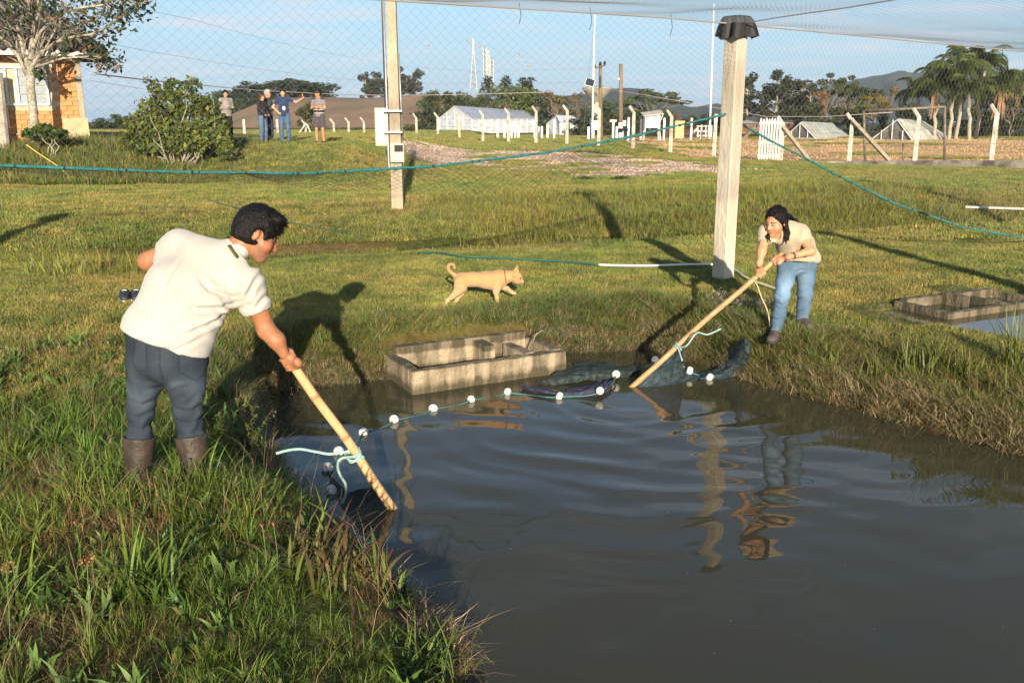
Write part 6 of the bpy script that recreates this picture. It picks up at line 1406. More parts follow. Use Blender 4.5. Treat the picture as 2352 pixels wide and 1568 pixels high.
# ================================================================ plants near the water
def blades(name, label, cat, root_px, z, n, Lmin, Lmax, wid, spread, lean, c0, c1, seed, group=None, segs=6, Y=None):
    c = onground(root_px[0], root_px[1], z); r = np.random.default_rng(seed); V = []; F = []; Cc = []; n0 = 0
    for i in range(n):
        a = r.uniform(0, 2*PI); b = np.array((r.normal(0, spread), r.normal(0, spread*.7), 0)); L = r.uniform(Lmin, Lmax); le = abs(r.normal(lean, .25)); w_ = wid*r.uniform(.6, 1.2); tw = a + PI/2 + r.normal(0, .4)
        cc0 = np.array(c0)*r.uniform(.7, 1.2); cc1 = np.array(c1)*r.uniform(.6, 1.3) if r.random() < .65 else np.array((.16, .19, .04))*r.uniform(.7, 1.2)
        p = b.copy(); th = .1*r.random()
        for q_ in range(segs+1):
            t = q_/segs; k = math.sin(PI*min(.97, .22+.78*t))**.8 if q_ < segs else .02
            d = np.array((math.cos(tw), math.sin(tw), 0))*w_*k/2; V += [p-d, p+d]; Cc += [cc0*(1-t)+cc1*t]*2
            th += le/segs*1.5; p = p + L/segs*np.array((math.sin(th)*math.cos(a), math.sin(th)*math.sin(a), math.cos(th)))
        F += [(n0+2*k, n0+2*k+1, n0+2*k+3, n0+2*k+2) for k in range(segs)]; n0 += 2*(segs+1)
    me = np_mesh(name, np.array(V), np.array(F), None, np.clip(np.array(Cc), .005, .7)); o = link(name, me, M_BLADE, None, True); o.location = c; return tag(o, label, cat, group)
blades('red_tipped_grass', 'clump of broad purple tipped grass at the water edge by the near pole', 'grass clump', (745, 1330), .2, 80, .18, .38, .016, .12, .75, (.13, .16, .035), (.13, .035, .045), 1)
blades('red_tipped_grass', 'smaller purple tipped clump leaning over the water', 'grass clump', (825, 1335), .12, 34, .16, .30, .012, .07, .9, (.22, .17, .06), (.15, .04, .05), 2)
blades('strappy_grass_tuft', 'bright green arching tuft in the middle of the near bank', 'grass clump', (345, 1375), .30, 90, .15, .36, .011, .06, .8, (.07, .12, .02), (.15, .23, .03), 3)
blades('strappy_grass_tuft', 'bright tuft cut by the left edge low down', 'grass clump', (25, 1430), .30, 80, .15, .36, .011, .06, .8, (.07, .12, .02), (.15, .23, .03), 4)
blades('strappy_grass_tuft', 'green tuft in front of the man\'s right boot', 'grass clump', (450, 1120), .30, 80, .15, .32, .009, .08, .7, (.07, .12, .02), (.15, .23, .03), 5)
blades('strappy_grass_tuft', 'green tuft in front of the man\'s left boot', 'grass clump', (310, 1105), .30, 80, .15, .30, .009, .09, .7, (.07, .12, .02), (.16, .23, .03), 6)
blades('strappy_grass_tuft', 'wide tuft at the bottom edge of the near bank', 'grass clump', (960, 1560), .10, 90, .12, .28, .008, .09, .9, (.06, .10, .02), (.13, .19, .03), 7)
for i, (px, py, n, L, lab) in enumerate(((2090, 850, 60, .32, 'upright grass tuft on the right bank below the sluice box'), (2150, 860, 70, .42, 'largest upright tuft of the right bank'), (2215, 870, 60, .34, 'yellowing tuft right of the largest one'), (2325, 850, 60, .55, 'tall reedy tuft at the right edge'), (2010, 870, 40, .26, 'low tuft on the right bank, left of the others'),
                          (2270, 905, 50, .26, 'reddish tuft low on the right bank'), (1905, 830, 40, .2, 'small tuft on the bank right of the woman'))):
    blades('bank_grass_tuft', lab, 'grass clump', (px, py), .25, n, L*.4, L, .011, .05, .5, (.10, .12, .03), (.20, .21, .05) if i != 5 else (.30, .14, .07), 20+i, 'grass tufts on the right bank')
def sprig(name, label, cat, roots, z, h, n, leafs, lc, seed, stemc, tipc=None, ls=.016, group=None, lean=.25, up=0.0):
    """twiggy plant: fine stems with small leaves or flower spikes"""
    c = onground(roots[0], roots[1], z); t = thing(name, label, cat, c, 0, group); r = random.Random(seed); m = MB(); LP = []; LC = []; rg2 = np.random.default_rng(seed)
    for i in range(n):
        a = r.uniform(0, 2*PI); L = h*r.uniform(.55, 1.0); b = Vector((r.gauss(0, .07), r.gauss(0, .05), -.02)); d = Vector((math.cos(a)*lean*r.uniform(.3, 1.6), math.sin(a)*lean*r.uniform(.3, 1.6), 1)).normalized()
        P = [b + d*L*k/4 + Vector((r.gauss(0, .012), r.gauss(0, .012), 0))*k for k in range(5)]; m.tube(P, [.003, .0025, .002, .0018, .0012], 4)
        for k in range(leafs):
            tt = r.uniform(.25, 1.0)*4; j = min(3, int(tt)); p = P[j].lerp(P[j+1], tt-j) + Vector((r.gauss(0, .014), r.gauss(0, .014), r.gauss(0, .01))); LP.append(tuple(p)); cc = np.array(tipc if tipc is not None and tt > 2.3 else lc); LC.append(cc*r.uniform(.7, 1.3))
    m.build('stems', mat(name + '_stem', stemc, .8), t); link('leaves', leafmesh('leaves', np.array(LP), ls, np.array(LC), seed, .55), None, t, False); return t
sprig('twiggy_weed', 'twiggy small leaved weed overhanging the water beside the man', 'weed', (655, 1080), .2, .40, 8, 40, (.14, .17, .04), 31, (.16, .09, .04), ls=.020, lean=.5)
sprig('twiggy_weed', 'slim leafy sprigs standing at the far left pond corner', 'weed', (612, 965), .2, .42, 10, 36, (.14, .17, .04), 32, (.16, .09, .04), ls=.020, lean=.45)
sprig('twiggy_weed', 'leafy weed in shade right of the man\'s boot', 'weed', (560, 1040), .25, .36, 14, 34, (.06, .10, .02), 33, (.10, .09, .04), ls=.022, lean=.5)
for i, (px, py, n, lab) in enumerate(((1738, 782, 60, 'pale flowering heath plant nearest the woman\'s feet'), (1690, 765, 50, 'pale flowering heath plant left of the woman'), (1640, 762, 50, 'heath plant behind the pale cord loop'), (1590, 758, 45, 'heath plant left of the brown pole'), (1545, 752, 40, 'leftmost heath plant on the bank corner'), (1668, 722, 34, 'small heath plant by the post shadow'))):
    sprig('heath_plant', lab, 'flowering plant', (px, py+24), .40, .20 if i else .25, int(n*.6), 24, (.055, .080, .03), 40+i, (.10, .07, .04), (.40, .37, .29), ls=.0115, group='pale flowering heath plants', lean=.6)
for i, (px, py, lab) in enumerate(((310, 1290, 'pink flower in front of the man\'s legs'), (395, 1245, 'pink flower stem beside the left boot'), (615, 1405, 'pink flower by the purple tipped grass'), (640, 1395, 'taller pink flower by the purple tipped grass'), (192, 1370, 'lone pink flower left of the bright tuft'), (760, 1480, 'pink flower low on the near bank'))):
    c = at(px, py, z=.32); c.z = gz(c.x, c.y); t = thing('pink_flower', lab, 'flower', c, 0, 'small pink tassel flowers'); q = MB(); h = .25; q.tube([(0, 0, 0), (.01, .0, h*.5), (.0, .01, h)], .0014, 5); q.build('stem', mat('flower_stem', (.12, .17, .05), .7), t)
    q = MB(); q.lathe([(.0015, h), (.0035, h+.003), (.003, h+.008), (.005, h+.012), (.0015, h+.013)], n=8); q.build('flower_head', mat('pink_petals', (.42, .09, .10), .7), t)
for i, (px, py, lab) in enumerate(((25, 1515, 'orange brown seed head at the lower left edge'), (210, 1535, 'brown seed heads left of the bottom tuft'))):
    c = at(px, py, z=.4); c.z = gz(c.x, c.y); t = thing('seed_stalk', lab, 'weed', c); rr = random.Random(i); q = MB(); q.tube([(0, 0, 0), (.02, 0, .2), (.03, 0, .36)], .0016, 5); q.build('stem', mat('flower_stem', (.12, .17, .05), .7), t)
    P = np.array([(.03+rr.gauss(0, .015), rr.gauss(0, .012), .36+rr.gauss(0, .012)) for _ in range(80)]); link('seed_head', leafmesh('seed_head', P, .008, np.array([(.30, .15, .06)]*80)*np.random.default_rng(i).uniform(.6, 1.3, (80, 1)), i, .8), None, t, False)
# dark low weed clumps on the slope
for i, (px, py, w_, lab) in enumerate(((1340, 415, 30, 'dark weed clump low left on the far slope'), (1420, 415, 26, 'dark weed clump beside the track'), (1405, 478, 22, 'dark round weed beside the post shadow'), (1480, 505, 22, 'dark weed right of the post shadow'), (1545, 480, 26, 'dark weed clump left of the post'))):
    p = onground(px, py, .55); leafy_bush('weed_clump', lab, 'weed', p.y, [(px, py-4, w_, 6), (px+8, py-6, w_*.6, 6)], 260, .06, (.035, .055, .02), 60+i, 0, 'dark weed clumps on the far slope', .5)
# ================================================================ figures: smooth bodies from blended solids
def _v(p): return np.array((p[0], p[1], p[2]), np.float32)
def nrm(p): p = _v(p); return p/np.linalg.norm(p)
def cap(a, b, ra, rb=None, flat=None, k=.03, op='add'):
    """tapered limb from a to b; flat = (axis, factor) widens the section along an axis"""
    a, b = _v(a), _v(b); rb = ra if rb is None else rb; m = max(ra, rb)*(max(1, flat[1]) if flat else 1)
    ax = nrm(flat[0]) if flat else None
    def f(P):
        d = b-a; L2 = float(d@d)+1e-9; t = np.clip(((P-a)@d)/L2, 0, 1); q = P - a - t[..., None]*d
        if ax is not None: s = q@ax; q = q + ax*(s*(1/flat[1]-1))[..., None]
        return np.sqrt((q*q).sum(-1)) - (ra + (rb-ra)*t)
    return (f, np.minimum(a, b)-m, np.maximum(a, b)+m, k, op)
def ell(c, r, F=None, k=.03, op='add'):
    """ellipsoid; F = (x axis, y axis, z axis) of its own frame"""
    c = _v(c); r = np.array(r, np.float32); M = np.eye(3, dtype=np.float32) if F is None else np.array([nrm(q) for q in F], np.float32); m = r.max()
    def f(P):
        q = (P-c)@M.T; k0 = np.sqrt(((q/r)**2).sum(-1)); k1 = np.sqrt(((q/(r*r))**2).sum(-1))+1e-6; return k0*(k0-1)/k1
    return (f, c-m, c+m, k, op)
def plane(p, n, k=.004, R_=None):
    p, n = _v(p), nrm(n); return (lambda P: (P-p)@n if R_ is None else np.where(((P-p)**2).sum(-1) < R_*R_, (P-p)@n, -1.0), None, None, k, 'cut')      # keeps the side the normal points away from
def chain(pts_, rads, k=.03, flat=None): return [cap(pts_[i], pts_[i+1], rads[i], rads[i+1], flat, k) for i in range(len(pts_)-1)]
def polygonize(prims, h, pad=.02):
    A = [p for p in prims if p[4] == 'add']; lo = np.min([p[1] for p in A], 0)-pad-2*h; hi = np.max([p[2] for p in A], 0)+pad+2*h
    n = np.ceil((hi-lo)/h).astype(int)+1; ax = [lo[i]+h*np.arange(n[i], dtype=np.float32) for i in range(3)]; D = np.full(tuple(n), 1.0, np.float32)
    for f, a, b, k, op in prims:
        if a is None: s = (slice(None),)*3
        else:
            i0 = np.clip(np.floor((a-k-3*h-lo)/h).astype(int), 0, n-1); i1 = np.clip(np.ceil((b+k+3*h-lo)/h).astype(int)+1, 1, n); s = tuple(slice(i0[i], i1[i]) for i in range(3))
        P = np.stack(np.meshgrid(ax[0][s[0]], ax[1][s[1]], ax[2][s[2]], indexing='ij'), -1).astype(np.float32); d = f(P).astype(np.float32); cur = D[s]
        if op == 'add': e = np.maximum(k-np.abs(cur-d), 0)/k; D[s] = np.minimum(cur, d) - e*e*k*.25
        else:
            d = -d if op == 'sub' else d; e = np.maximum(k-np.abs(cur-d), 0)/k; D[s] = np.maximum(cur, d) + e*e*k*.25
    ins = D < 0; c = [ins[i:n[0]-1+i, j:n[1]-1+j, l:n[2]-1+l] for i in (0, 1) for j in (0, 1) for l in (0, 1)]
    cnt = sum(q.astype(np.int8) for q in c); act = (cnt > 0) & (cnt < 8); I = np.argwhere(act); off = np.array([(i, j, l) for i in (0, 1) for j in (0, 1) for l in (0, 1)])
    vals = np.stack([D[I[:, 0]+o[0], I[:, 1]+o[1], I[:, 2]+o[2]] for o in off], 1); acc = np.zeros((len(I), 3)); num = np.zeros(len(I))
    for e0 in range(8):
        for e1 in range(e0+1, 8):
            if np.abs(off[e0]-off[e1]).sum() != 1: continue
            x = (vals[:, e0] < 0) != (vals[:, e1] < 0); t = vals[:, e0]/(vals[:, e0]-vals[:, e1]+1e-12); p = off[e0] + t[:, None]*(off[e1]-off[e0]); acc[x] += p[x]; num[x] += 1
    V = lo + h*(I + acc/np.maximum(num, 1)[:, None]); vid = np.full(act.shape, -1, np.int64); vid[act] = np.arange(len(I)); Fs = []
    for axx in range(3):
        u, w2 = [(1, 2), (2, 0), (0, 1)][axx]; s0 = [slice(1, -1)]*3; s0[axx] = slice(0, -1); s1 = [slice(1, -1)]*3; s1[axx] = slice(1, None)
        a, b = ins[tuple(s0)], ins[tuple(s1)]; x = np.argwhere(a != b); fl = a[a != b]; base = x.copy(); base[:, u] += 1; base[:, w2] += 1
        def cell(du, dw): q = base.copy(); q[:, u] -= du; q[:, w2] -= dw; return vid[q[:, 0], q[:, 1], q[:, 2]]
        Q = np.stack([cell(1, 1), cell(0, 1), cell(0, 0), cell(1, 0)], 1); Q[~fl] = Q[~fl][:, ::-1]; Fs.append(Q)
    F = np.concatenate(Fs); return V, F[(F >= 0).all(1)]
def normals(V, F):
    n = np.cross(V[F[:, 2]]-V[F[:, 0]], V[F[:, 3]]-V[F[:, 1]]); N = np.zeros_like(V)
    for k in range(4): np.add.at(N, F[:, k], n)
    return N/(np.linalg.norm(N, axis=1)[:, None]+1e-9)
def relax(V, F, it=1, w=.5):
    for _ in range(it):
        S = np.zeros_like(V); C = np.zeros(len(V))
        for a, b in ((0, 1), (1, 2), (2, 3), (3, 0)):
            np.add.at(S, F[:, a], V[F[:, b]]); np.add.at(C, F[:, a], 1); np.add.at(S, F[:, b], V[F[:, a]]); np.add.at(C, F[:, b], 1)
        V = V*(1-w) + w*S/np.maximum(C, 1)[:, None]
    return V
def solid(name, prims, h, m, parent=None, col=None, fold=None, rel=1):
    V, F = polygonize(prims, h); V = relax(V, F, rel)
    if fold is not None: V = V + normals(V, F)*np.asarray(fold(V))[:, None]
    me = np_mesh(name, V, F, None, None if col is None else np.clip(col(V), .003, .9)); return link(name, me, m, parent, True)
M_SKIN = mat('skin', (.5, .28, .18), .5, attr='col', var=.16, vscale=22, spec=.35)
M_SKIN.node_tree.nodes['Principled BSDF'].inputs['Subsurface Weight'].default_value = .06; M_SKIN.node_tree.nodes['Principled BSDF'].inputs['Subsurface Radius'].default_value = (.02, .008, .004)
def head_frame(f, tilt=(0, 0, 1)):
    f = nrm(f); u = _v(tilt) - f*float(_v(tilt)@f); u = nrm(u); return f, u, np.cross(f, u).astype(np.float32)
def head_prims(c, fr, s=1.0, neck=None, nr=.052, female=False):
    f, u, r = fr; c = _v(c); P = lambda a, b, d: c + (f*a + r*b + u*d)*s
    L = [ell(P(-.012, 0, .035), (.098*s, .076*s, .100*s), (f, r, u)), ell(P(.035, 0, -.025), (.062*s, .060*s, .075*s), (f, r, u), .03*s), cap(P(.040, 0, -.05), P(.066, 0, -.088), .048*s, .028*s if not female else .024*s, k=.03*s),
         cap(P(.078, -.03, .026), P(.078, .03, .026), .014*s, k=.015*s)]
    for q in (-1, 1):
        L += [ell(P(.055, q*.038, -.022), (.032*s,)*3, k=.02*s), ell(P(-.012, q*.077, .0), (.019*s, .009*s, .032*s), (f + r*q*.35, r - f*q*.35, u), .006*s), ell(P(.103, q*.032, .008), (.017*s,)*3, k=.012*s, op='sub')]
    for q in (-1, 1): L += [ell(P(.077, q*.031, .007), (.0145*s,)*3, k=.003*s)]
    L += [cap(P(.092, 0, .018), P(.110, 0, -.022), .0075*s, .0125*s, k=.014*s), cap(P(.094, -.012, -.024), P(.094, .012, -.024), .010*s, k=.008*s), cap(P(.089, -.019, -.055), P(.089, .019, -.055), .0085*s, k=.007*s), cap(P(.088, -.015, -.064), P(.088, .015, -.064), .0085*s, k=.006*s)]
    if neck is not None: L += [cap(P(-.03, 0, -.04), neck, nr, nr*1.12, k=.035)]
    return L
def head_col(c, fr, s, skin, brow=(.02, .015, .012), beard=None):
    f, u, r = fr; c = _v(c)
    def g(V):
        q = (V-c)/s; a, b, d = q@f, q@r, q@u; C = np.array(skin)*np.ones((len(V), 1)); near = (np.linalg.norm(q, axis=1) < .16)
        def mix(mk, cc): C[:] = C*(1-mk[:, None]) + np.array(cc)*mk[:, None]
        if beard is not None: mix(.45*sstep(-.028, -.05, d)*sstep(.0, .03, a)*near, beard)
        mix(.35*sstep(.05, .03, np.hypot(np.abs(b)-.042, d+.025))*sstep(.02, .05, a)*near, (skin[0]*1.05, skin[1]*.72, skin[2]*.65))
        mix(sstep(.010, .006, np.abs(d+.0595))*sstep(.027, .020, np.abs(b))*sstep(.07, .08, a)*near*.8, (skin[0]*.72, skin[1]*.42, skin[2]*.42))
        mix(sstep(.0075, .004, np.abs(d-.030-.1*(.03-np.abs(np.abs(b)-.032))))*sstep(.024, .019, np.abs(np.abs(b)-.033))*sstep(.05, .07, a)*near*.85, brow)
        e = np.hypot((np.abs(b)-.031)/1.5, d-.007); mix(sstep(.0085, .0065, e)*sstep(.07, .08, a)*near, (.45, .42, .40)); mix(sstep(.0065, .0045, np.hypot(np.abs(b)-.031, d-.007))*sstep(.07, .08, a)*near, (.02, .014, .01)); mix(sstep(.004, .002, np.abs(e-.0085))*sstep(.07, .08, a)*near*.7, (.03, .02, .015))
        return C
    return g
def fist(c, d, wr, rp, s=1.0, thumb=1):
    """hand closed on a rod: c on the rod axis, d along the rod to the thumb side, wr from rod to wrist"""
    c = _v(c); d = nrm(d); wr = _v(wr) - d*float(_v(wr)@d); wr = nrm(wr); sd = np.cross(d, wr)*thumb; L = []; R0 = rp + .008*s
    pc = c + wr*(rp+.016*s) - sd*.006
    L.append(cap(pc + d*.030*s, pc - d*.032*s, .0165*s, .0155*s, (sd, 1.55), .012)); L.append(cap(pc + wr*.035*s, pc, .024*s, .020*s, (d, 1.25), .015))
    for i, (o, ln) in enumerate(((.031, .95), (.0105, 1.05), (-.0105, 1.0), (-.031, .85))):
        P = [c + d*o*s + (wr*math.cos(a) + sd*math.sin(a))*(R0+.0035*(1-j/5)) + d*.002*math.sin(j) for j, a in enumerate(np.linspace(-.35, -.35+4.0*ln, 6))]; rr = [.0108, .0102, .0098, .0092, .0088, .0078]; L += chain(P, [q*s for q in rr], .0035)
    P = [pc + d*.030*s - sd*.012, c + d*.048*s + (wr*math.cos(-.9) + sd*math.sin(-.9))*(R0+.006), c + d*.052*s + (wr*math.cos(-1.8) + sd*math.sin(-1.8))*(R0+.003), c + d*.044*s + (wr*math.cos(-2.5) + sd*math.sin(-2.5))*(R0+.001)]
    L += chain(P, [.0150*s, .0125*s, .0110*s, .0090*s], .005); return L
def open_hand(w0, d, n, s=1.0, curl=.5, thumb=1):
    """relaxed hand from the wrist: d finger direction, n palm normal"""
    w0 = _v(w0); d = nrm(d); n = nrm(_v(n) - d*float(_v(n)@d)); x = np.cross(d, n)*thumb; L = [cap(w0, w0 + d*.085*s, .021*s, .022*s, (x, 1.7), .012)]
    for i, (o, ln) in enumerate(((.030, .070), (.010, .080), (-.010, .074), (-.030, .058))):
        p = w0 + d*.085*s + x*o*s; a = 0; P = [p]
        for j in range(3): a += curl*.55; p = p + (d*math.cos(a) + n*math.sin(a))*ln*s/2.6; P.append(p)
        L += chain(P, [.0095*s, .009*s, .0085*s, .0072*s], .004)
    L += chain([w0 + d*.02*s + x*.028*s, w0 + d*.055*s + x*.060*s + n*.01, w0 + d*.085*s + x*.066*s + n*.02], [.014*s, .0115*s, .009*s], .008); return L
M_HAIR = mat('black_hair', (.0065, .005, .0045), .5, var=.3, vscale=60, bump=.5, bscale=170, spec=.22, stretch=(1, 1, .3)); M_HAIRB = mat('brown_hair', (.055, .022, .014), .45, var=.3, vscale=60, bump=.5, bscale=150); M_HAIRG = mat('grey_hair', (.38, .37, .36), .6, var=.25, vscale=60, bump=.5, bscale=150)
def hair_short(c, fr, s, h, m, parent, low=-.075, vol=.018, strands=900, seed=1, front=.034):
    f, u, r = fr; c = _v(c); P = lambda a, b, d: c + (f*a + r*b + u*d)*s
    L = [ell(P(-.014, 0, .040), ((.100+vol)*s, (.077+vol)*s, (.100+vol*1.15)*s), (f, r, u), .01), ell(P(-.045, 0, -.02), (.066*s, (.066+vol*.5)*s, .075*s), (f, r, u), .03), ell(P(.055, 0, .118), (.045*s, .062*s, .026*s), (f, r, u), .03*s)]
    L += [plane(P(front/.8, 0, 0), f*.8-u*.6, .008), plane(P(0, 0, low), -u, .02)]
    for q in (-1, 1): L.append(ell(P(.005, q*.085, -.006), (.030*s, .022*s, .040*s), (f, r, u), .012*s, 'sub'))
    V, F = polygonize(L, h); V = relax(V, F, 1); N_ = normals(V, F); V = V + N_*(.004*s*fbm(V[:, 0]*40, V[:, 1]*40, V[:, 2]*40, 2))[:, None]
    o = link('hair', np_mesh('hair', V, F), m, parent, True)
    if strands:                                          # short locks break up the outline
        g = np.random.default_rng(seed); i = g.integers(0, len(V), strands); p = V[i]; n = N_[i]; keep = (p-c)@u > low*s*.7; p, n = p[keep], n[keep]; k = len(p)
        d = n*.22 + f*.75 - u*.2 + g.normal(0, .28, (k, 3)); d /= np.linalg.norm(d, axis=1)[:, None]; w_ = np.cross(d, n + g.normal(0, .2, (k, 3))); w_ /= np.linalg.norm(w_, axis=1)[:, None]+1e-6; L_ = g.uniform(.012, .026, (k, 1))*s
        VV = np.stack([p-w_*.0022-n*.003, p+w_*.0022-n*.003, p+d*L_*.6+w_*.0014, p+d*L_ - u*.004], 1).reshape(-1, 3); FF = (np.array([(0, 1, 2), (0, 2, 3)])[None]+(np.arange(k)*4)[:, None, None]).reshape(-1, 3); link('hair_locks', np_mesh('hair_locks', VV, None, FF), m, o, False)
    return o
def cotton(name, col, **k): return mat(name, col, .9, var=.15, vscale=4, bump=.25, bscale=260, spec=.2, sheen=.2, **k)
def denim_col(base, hi, lo_=None):
    def g(V): k = np.clip(.5+.55*fbm(V[:, 0]*9, V[:, 1]*9, V[:, 2]*6, 3), 0, 1)[:, None]; return np.array(base)*(1-k) + np.array(hi)*k
    return g
M_DENIM = mat('denim', (.05, .08, .14), .85, attr='col', var=.16, vscale=180, bump=.3, bscale=420, spec=.2)

# ---------------------------------------------------------------- man with the pale pole
MB0 = at(385, 1150, Y=4.42); MB0.z = gz(MB0.x, MB0.y); man = thing('person', 'man in white polo shirt and jeans bending over the pale bamboo pole', 'person', MB0); mo = Vector(MB0)
def J(px, py, Y): return _v(at(px, py, Y=Y)-mo)
SKM = (.36, .155, .078)
side = nrm((.90, .12, -.36)); S0, S1, S2 = J(376, 768, 4.44), J(438, 668, 4.52), J(487, 612, 4.60)
shL, shR = J(412, 566, 4.66), J(563, 648, 4.58); elL, wrL = J(338, 600, 4.68), J(425, 660, 4.84); elR, wrR = J(612, 758, 4.61), J(652, 812, 4.63)
HC = J(588, 541, 4.67); hf = head_frame((.80, .28, -.50), (.30, .25, 1)); nk = J(528, 582, 4.62)
gripc = _v(MP_TOP - MPD*.045 - mo); foot = gz(MB0.x, MB0.y) - MB0.z
hpL, hpR = J(342, 818, 4.44), J(425, 828, 4.46); knL, knR = J(322, 940, 4.44), J(432, 950, 4.46)
anL, anR = J(318, 1085, 4.40), J(450, 1098, 4.40)
for q in (anL, anR): q[2] = max(foot, -.05) + .09
body = head_prims(HC, hf, 1.06, nk, .056) + [cap(S0 + (S1-S0)*.3, S1, .10, .12, (side, 1.3)), cap(S0 + _v((.02, .03, -.02)), S1, .08, .10), cap(S1, S2, .12, .10, (side, 1.35)), cap(S2, nk, .08, .06), cap(shL, shR, .06, .06)]
body += chain([shL, elL, wrL], [.054, .043, .030]) + chain([shR, (shR+elR)/2 + _v((.008, 0, 0)), elR, (elR*.55+wrR*.45) + _v((.010, 0, .004)), wrR], [.056, .053, .045, .043, .028]) + fist(gripc, MPD, wrR-gripc + _v((0, 0, .02)), .0255, 1.02, -1)
body += chain([hpL, knL, anL], [.075, .045, .028]) + chain([hpR, knR, anR], [.075, .045, .028])
bo_ = solid('body', body, .0062, M_SKIN, man, head_col(HC, hf, 1.06, SKM, beard=(.20, .12, .085)))
hair_short(HC, hf, 1.06, .0062, M_HAIR, man, -.062, .015, 1800, 2, .042)
shirt = [cap(J(352, 800, 4.42), S0, .136, .142, (side, 1.42)), cap(J(405, 800, 4.44), S1, .125, .140, (side, 1.35)), cap(J(424, 815, 4.40), S1, .105, .13), cap(J(380, 800, 4.38), S0, .10, .12), cap(S0, S1, .136, .140, (side, 1.38)), cap(S1, S2, .140, .120, (side, 1.40), .05), cap(S2, nk*.7+S2*.3, .11, .075, (side, 1.2), .06), cap(shL, shR, .078, .080, k=.07), ell(J(455, 590, 4.62), (.13, .09, .09), (side, (0, 1, 0), (.36, 0, .9)), .06),
         cap(shR, shR*.36+elR*.64, .082, .074, k=.05), cap(shL, shL*.52+elL*.48, .074, .068, k=.06), cap(J(405, 606, 4.62), J(345, 735, 4.47), .074, .078, k=.08), cap(nk, nk + (HC-nk)*.22, .066, .066, k=.02)]
cut = [plane(J(378, 783, 4.44), (-.36, -.10, -.93), .008), plane(shR*.42+elR*.58, elR-shR, .004, .13), plane(shL*.50+elL*.50, elL-shL, .004, .075), plane(nk + (HC-nk)*.26, HC-nk, .006, .15)]
def creases(V, lines, Y, dep=.009, wd=.010):
    """pressed-in cloth creases with a raised lip, along polylines on the side turned to the viewer"""
    D = np.zeros(len(V)); XZ = V[:, [0, 2]]
    for ln in lines:
        Q = [J(px, py, Y)[[0, 2]] for px, py in ln]; best = np.full(len(V), 9.0); tt = np.zeros(len(V)); n = len(Q)-1
        for i in range(n):
            d = Q[i+1]-Q[i]; t = np.clip(((XZ-Q[i])@d)/float(d@d), 0, 1); e = np.linalg.norm(XZ-Q[i]-t[:, None]*d, axis=1); b = e < best; best = np.where(b, e, best); tt = np.where(b, (i+t)/n, tt)
        k = np.sin(np.clip(tt, .02, .98)*PI)**.6; D += k*(-dep*np.exp(-(best/wd)**2) + .75*dep*np.exp(-((best-2.1*wd)/(1.2*wd))**2))
    return D*(V[:, 1] < float(J(1176, 700, Y+.30)[1]))
SCR = [[(545, 700), (500, 712), (452, 706), (418, 672)], [(538, 714), (478, 748), (405, 768)], [(462, 756), (415, 778), (372, 770)], [(466, 775), (420, 792), (360, 782)], [(583, 628), (560, 680), (548, 706)], [(600, 680), (578, 712), (570, 722)], [(520, 690), (480, 668), (455, 640)], [(402, 600), (388, 640), (372, 672)], [(330, 690), (345, 720), (352, 752)], [(520, 560), (545, 590), (552, 620)]]
def shirtfold(V):
    a = V@side; ax = nrm(S2-S0); b = V@ax; z = V[:, 2]; fld = fbm(a*5+b*7, b*3-a*3, V[:, 1]*4, 3)
    d0 = np.linalg.norm(V-J(520, 725, 4.50), axis=1); d1 = np.linalg.norm(V-J(560, 690, 4.52), axis=1); ridge = np.sin((a*.8+b*1.0)*70 + 3*vnoise(a*8, b*8))
    return creases(V, SCR, 4.40) + .007*fld + .005*np.abs(fbm(a*6+2, b*2.5, V[:, 1]*3, 2)) + .0075*ridge*np.exp(-(d0/.10)**2) + .005*np.sin((a-b)*85)*np.exp(-(d1/.07)**2) + .004*np.sin(b*60+2*vnoise(a*9, b*4))*sstep(.02, -.12, b-float(S0@ax)+.02)
sh_ = solid('polo_shirt', shirt + cut, .0062, cotton('white_pique', (.47, .445, .40)), man, fold=shirtfold)
cl_ = [cap(nk + (HC-nk)*.20, nk + (HC-nk)*.34, .064, .066), ]
so2 = solid('collar', cl_ + [plane(nk + (HC-nk)*.42, (HC-nk) - side*.10, .004), plane(nk+(HC-nk)*.12, nk-HC, .004)], .006, MATS['white_pique'], sh_)
cu_ = nrm(elR-shR); solid('sleeve_band', [cap(shR*.47+elR*.53, shR*.40+elR*.60, .0755, .0750), plane(shR*.41+elR*.59, cu_, .002), plane(shR*.475+elR*.525, -cu_, .002)], .005, MATS['white_pique'], sh_)
q = MB(); hd_ = nrm(HC-nk); e1 = nrm(np.cross(hd_, (0, 0, 1))); e2 = np.cross(hd_, e1); q.tube([Vector(nk + (HC-nk)*.20 + (e1*math.cos(a)+e2*math.sin(a))*.082 - hd_*.012*math.cos(a*1.0)) for a in np.linspace(-.6, 4.6, 26)], .0135, 6, True, .4); q.build('lanyard', mat('green_lanyard', (.015, .075, .045), .6, var=.5, vscale=30, col2=(.10, .07, .02)), man, True)
jean = [cap(S0*1.0 + _v((0, .01, .02)), (hpL+hpR)/2, .112, .122, (side, 1.38)), cap(J(330, 758, 4.46), hpL, .085, .09, k=.04), cap(J(330, 758, 4.46), S0, .08, .10, k=.04), cap(hpL, hpR, .100, .105, k=.05), ell((hpL+hpR)/2 + _v((.00, -.03, .0)), (.155, .105, .10), k=.06)] + chain([hpL, (hpL+knL)/2, knL, (knL+anL)/2, anL], [.092, .078, .062, .055, .056], .045) + chain([hpR, (hpR+knR)/2, knR, (knR+anR)/2, anR], [.094, .082, .065, .057, .057], .045)
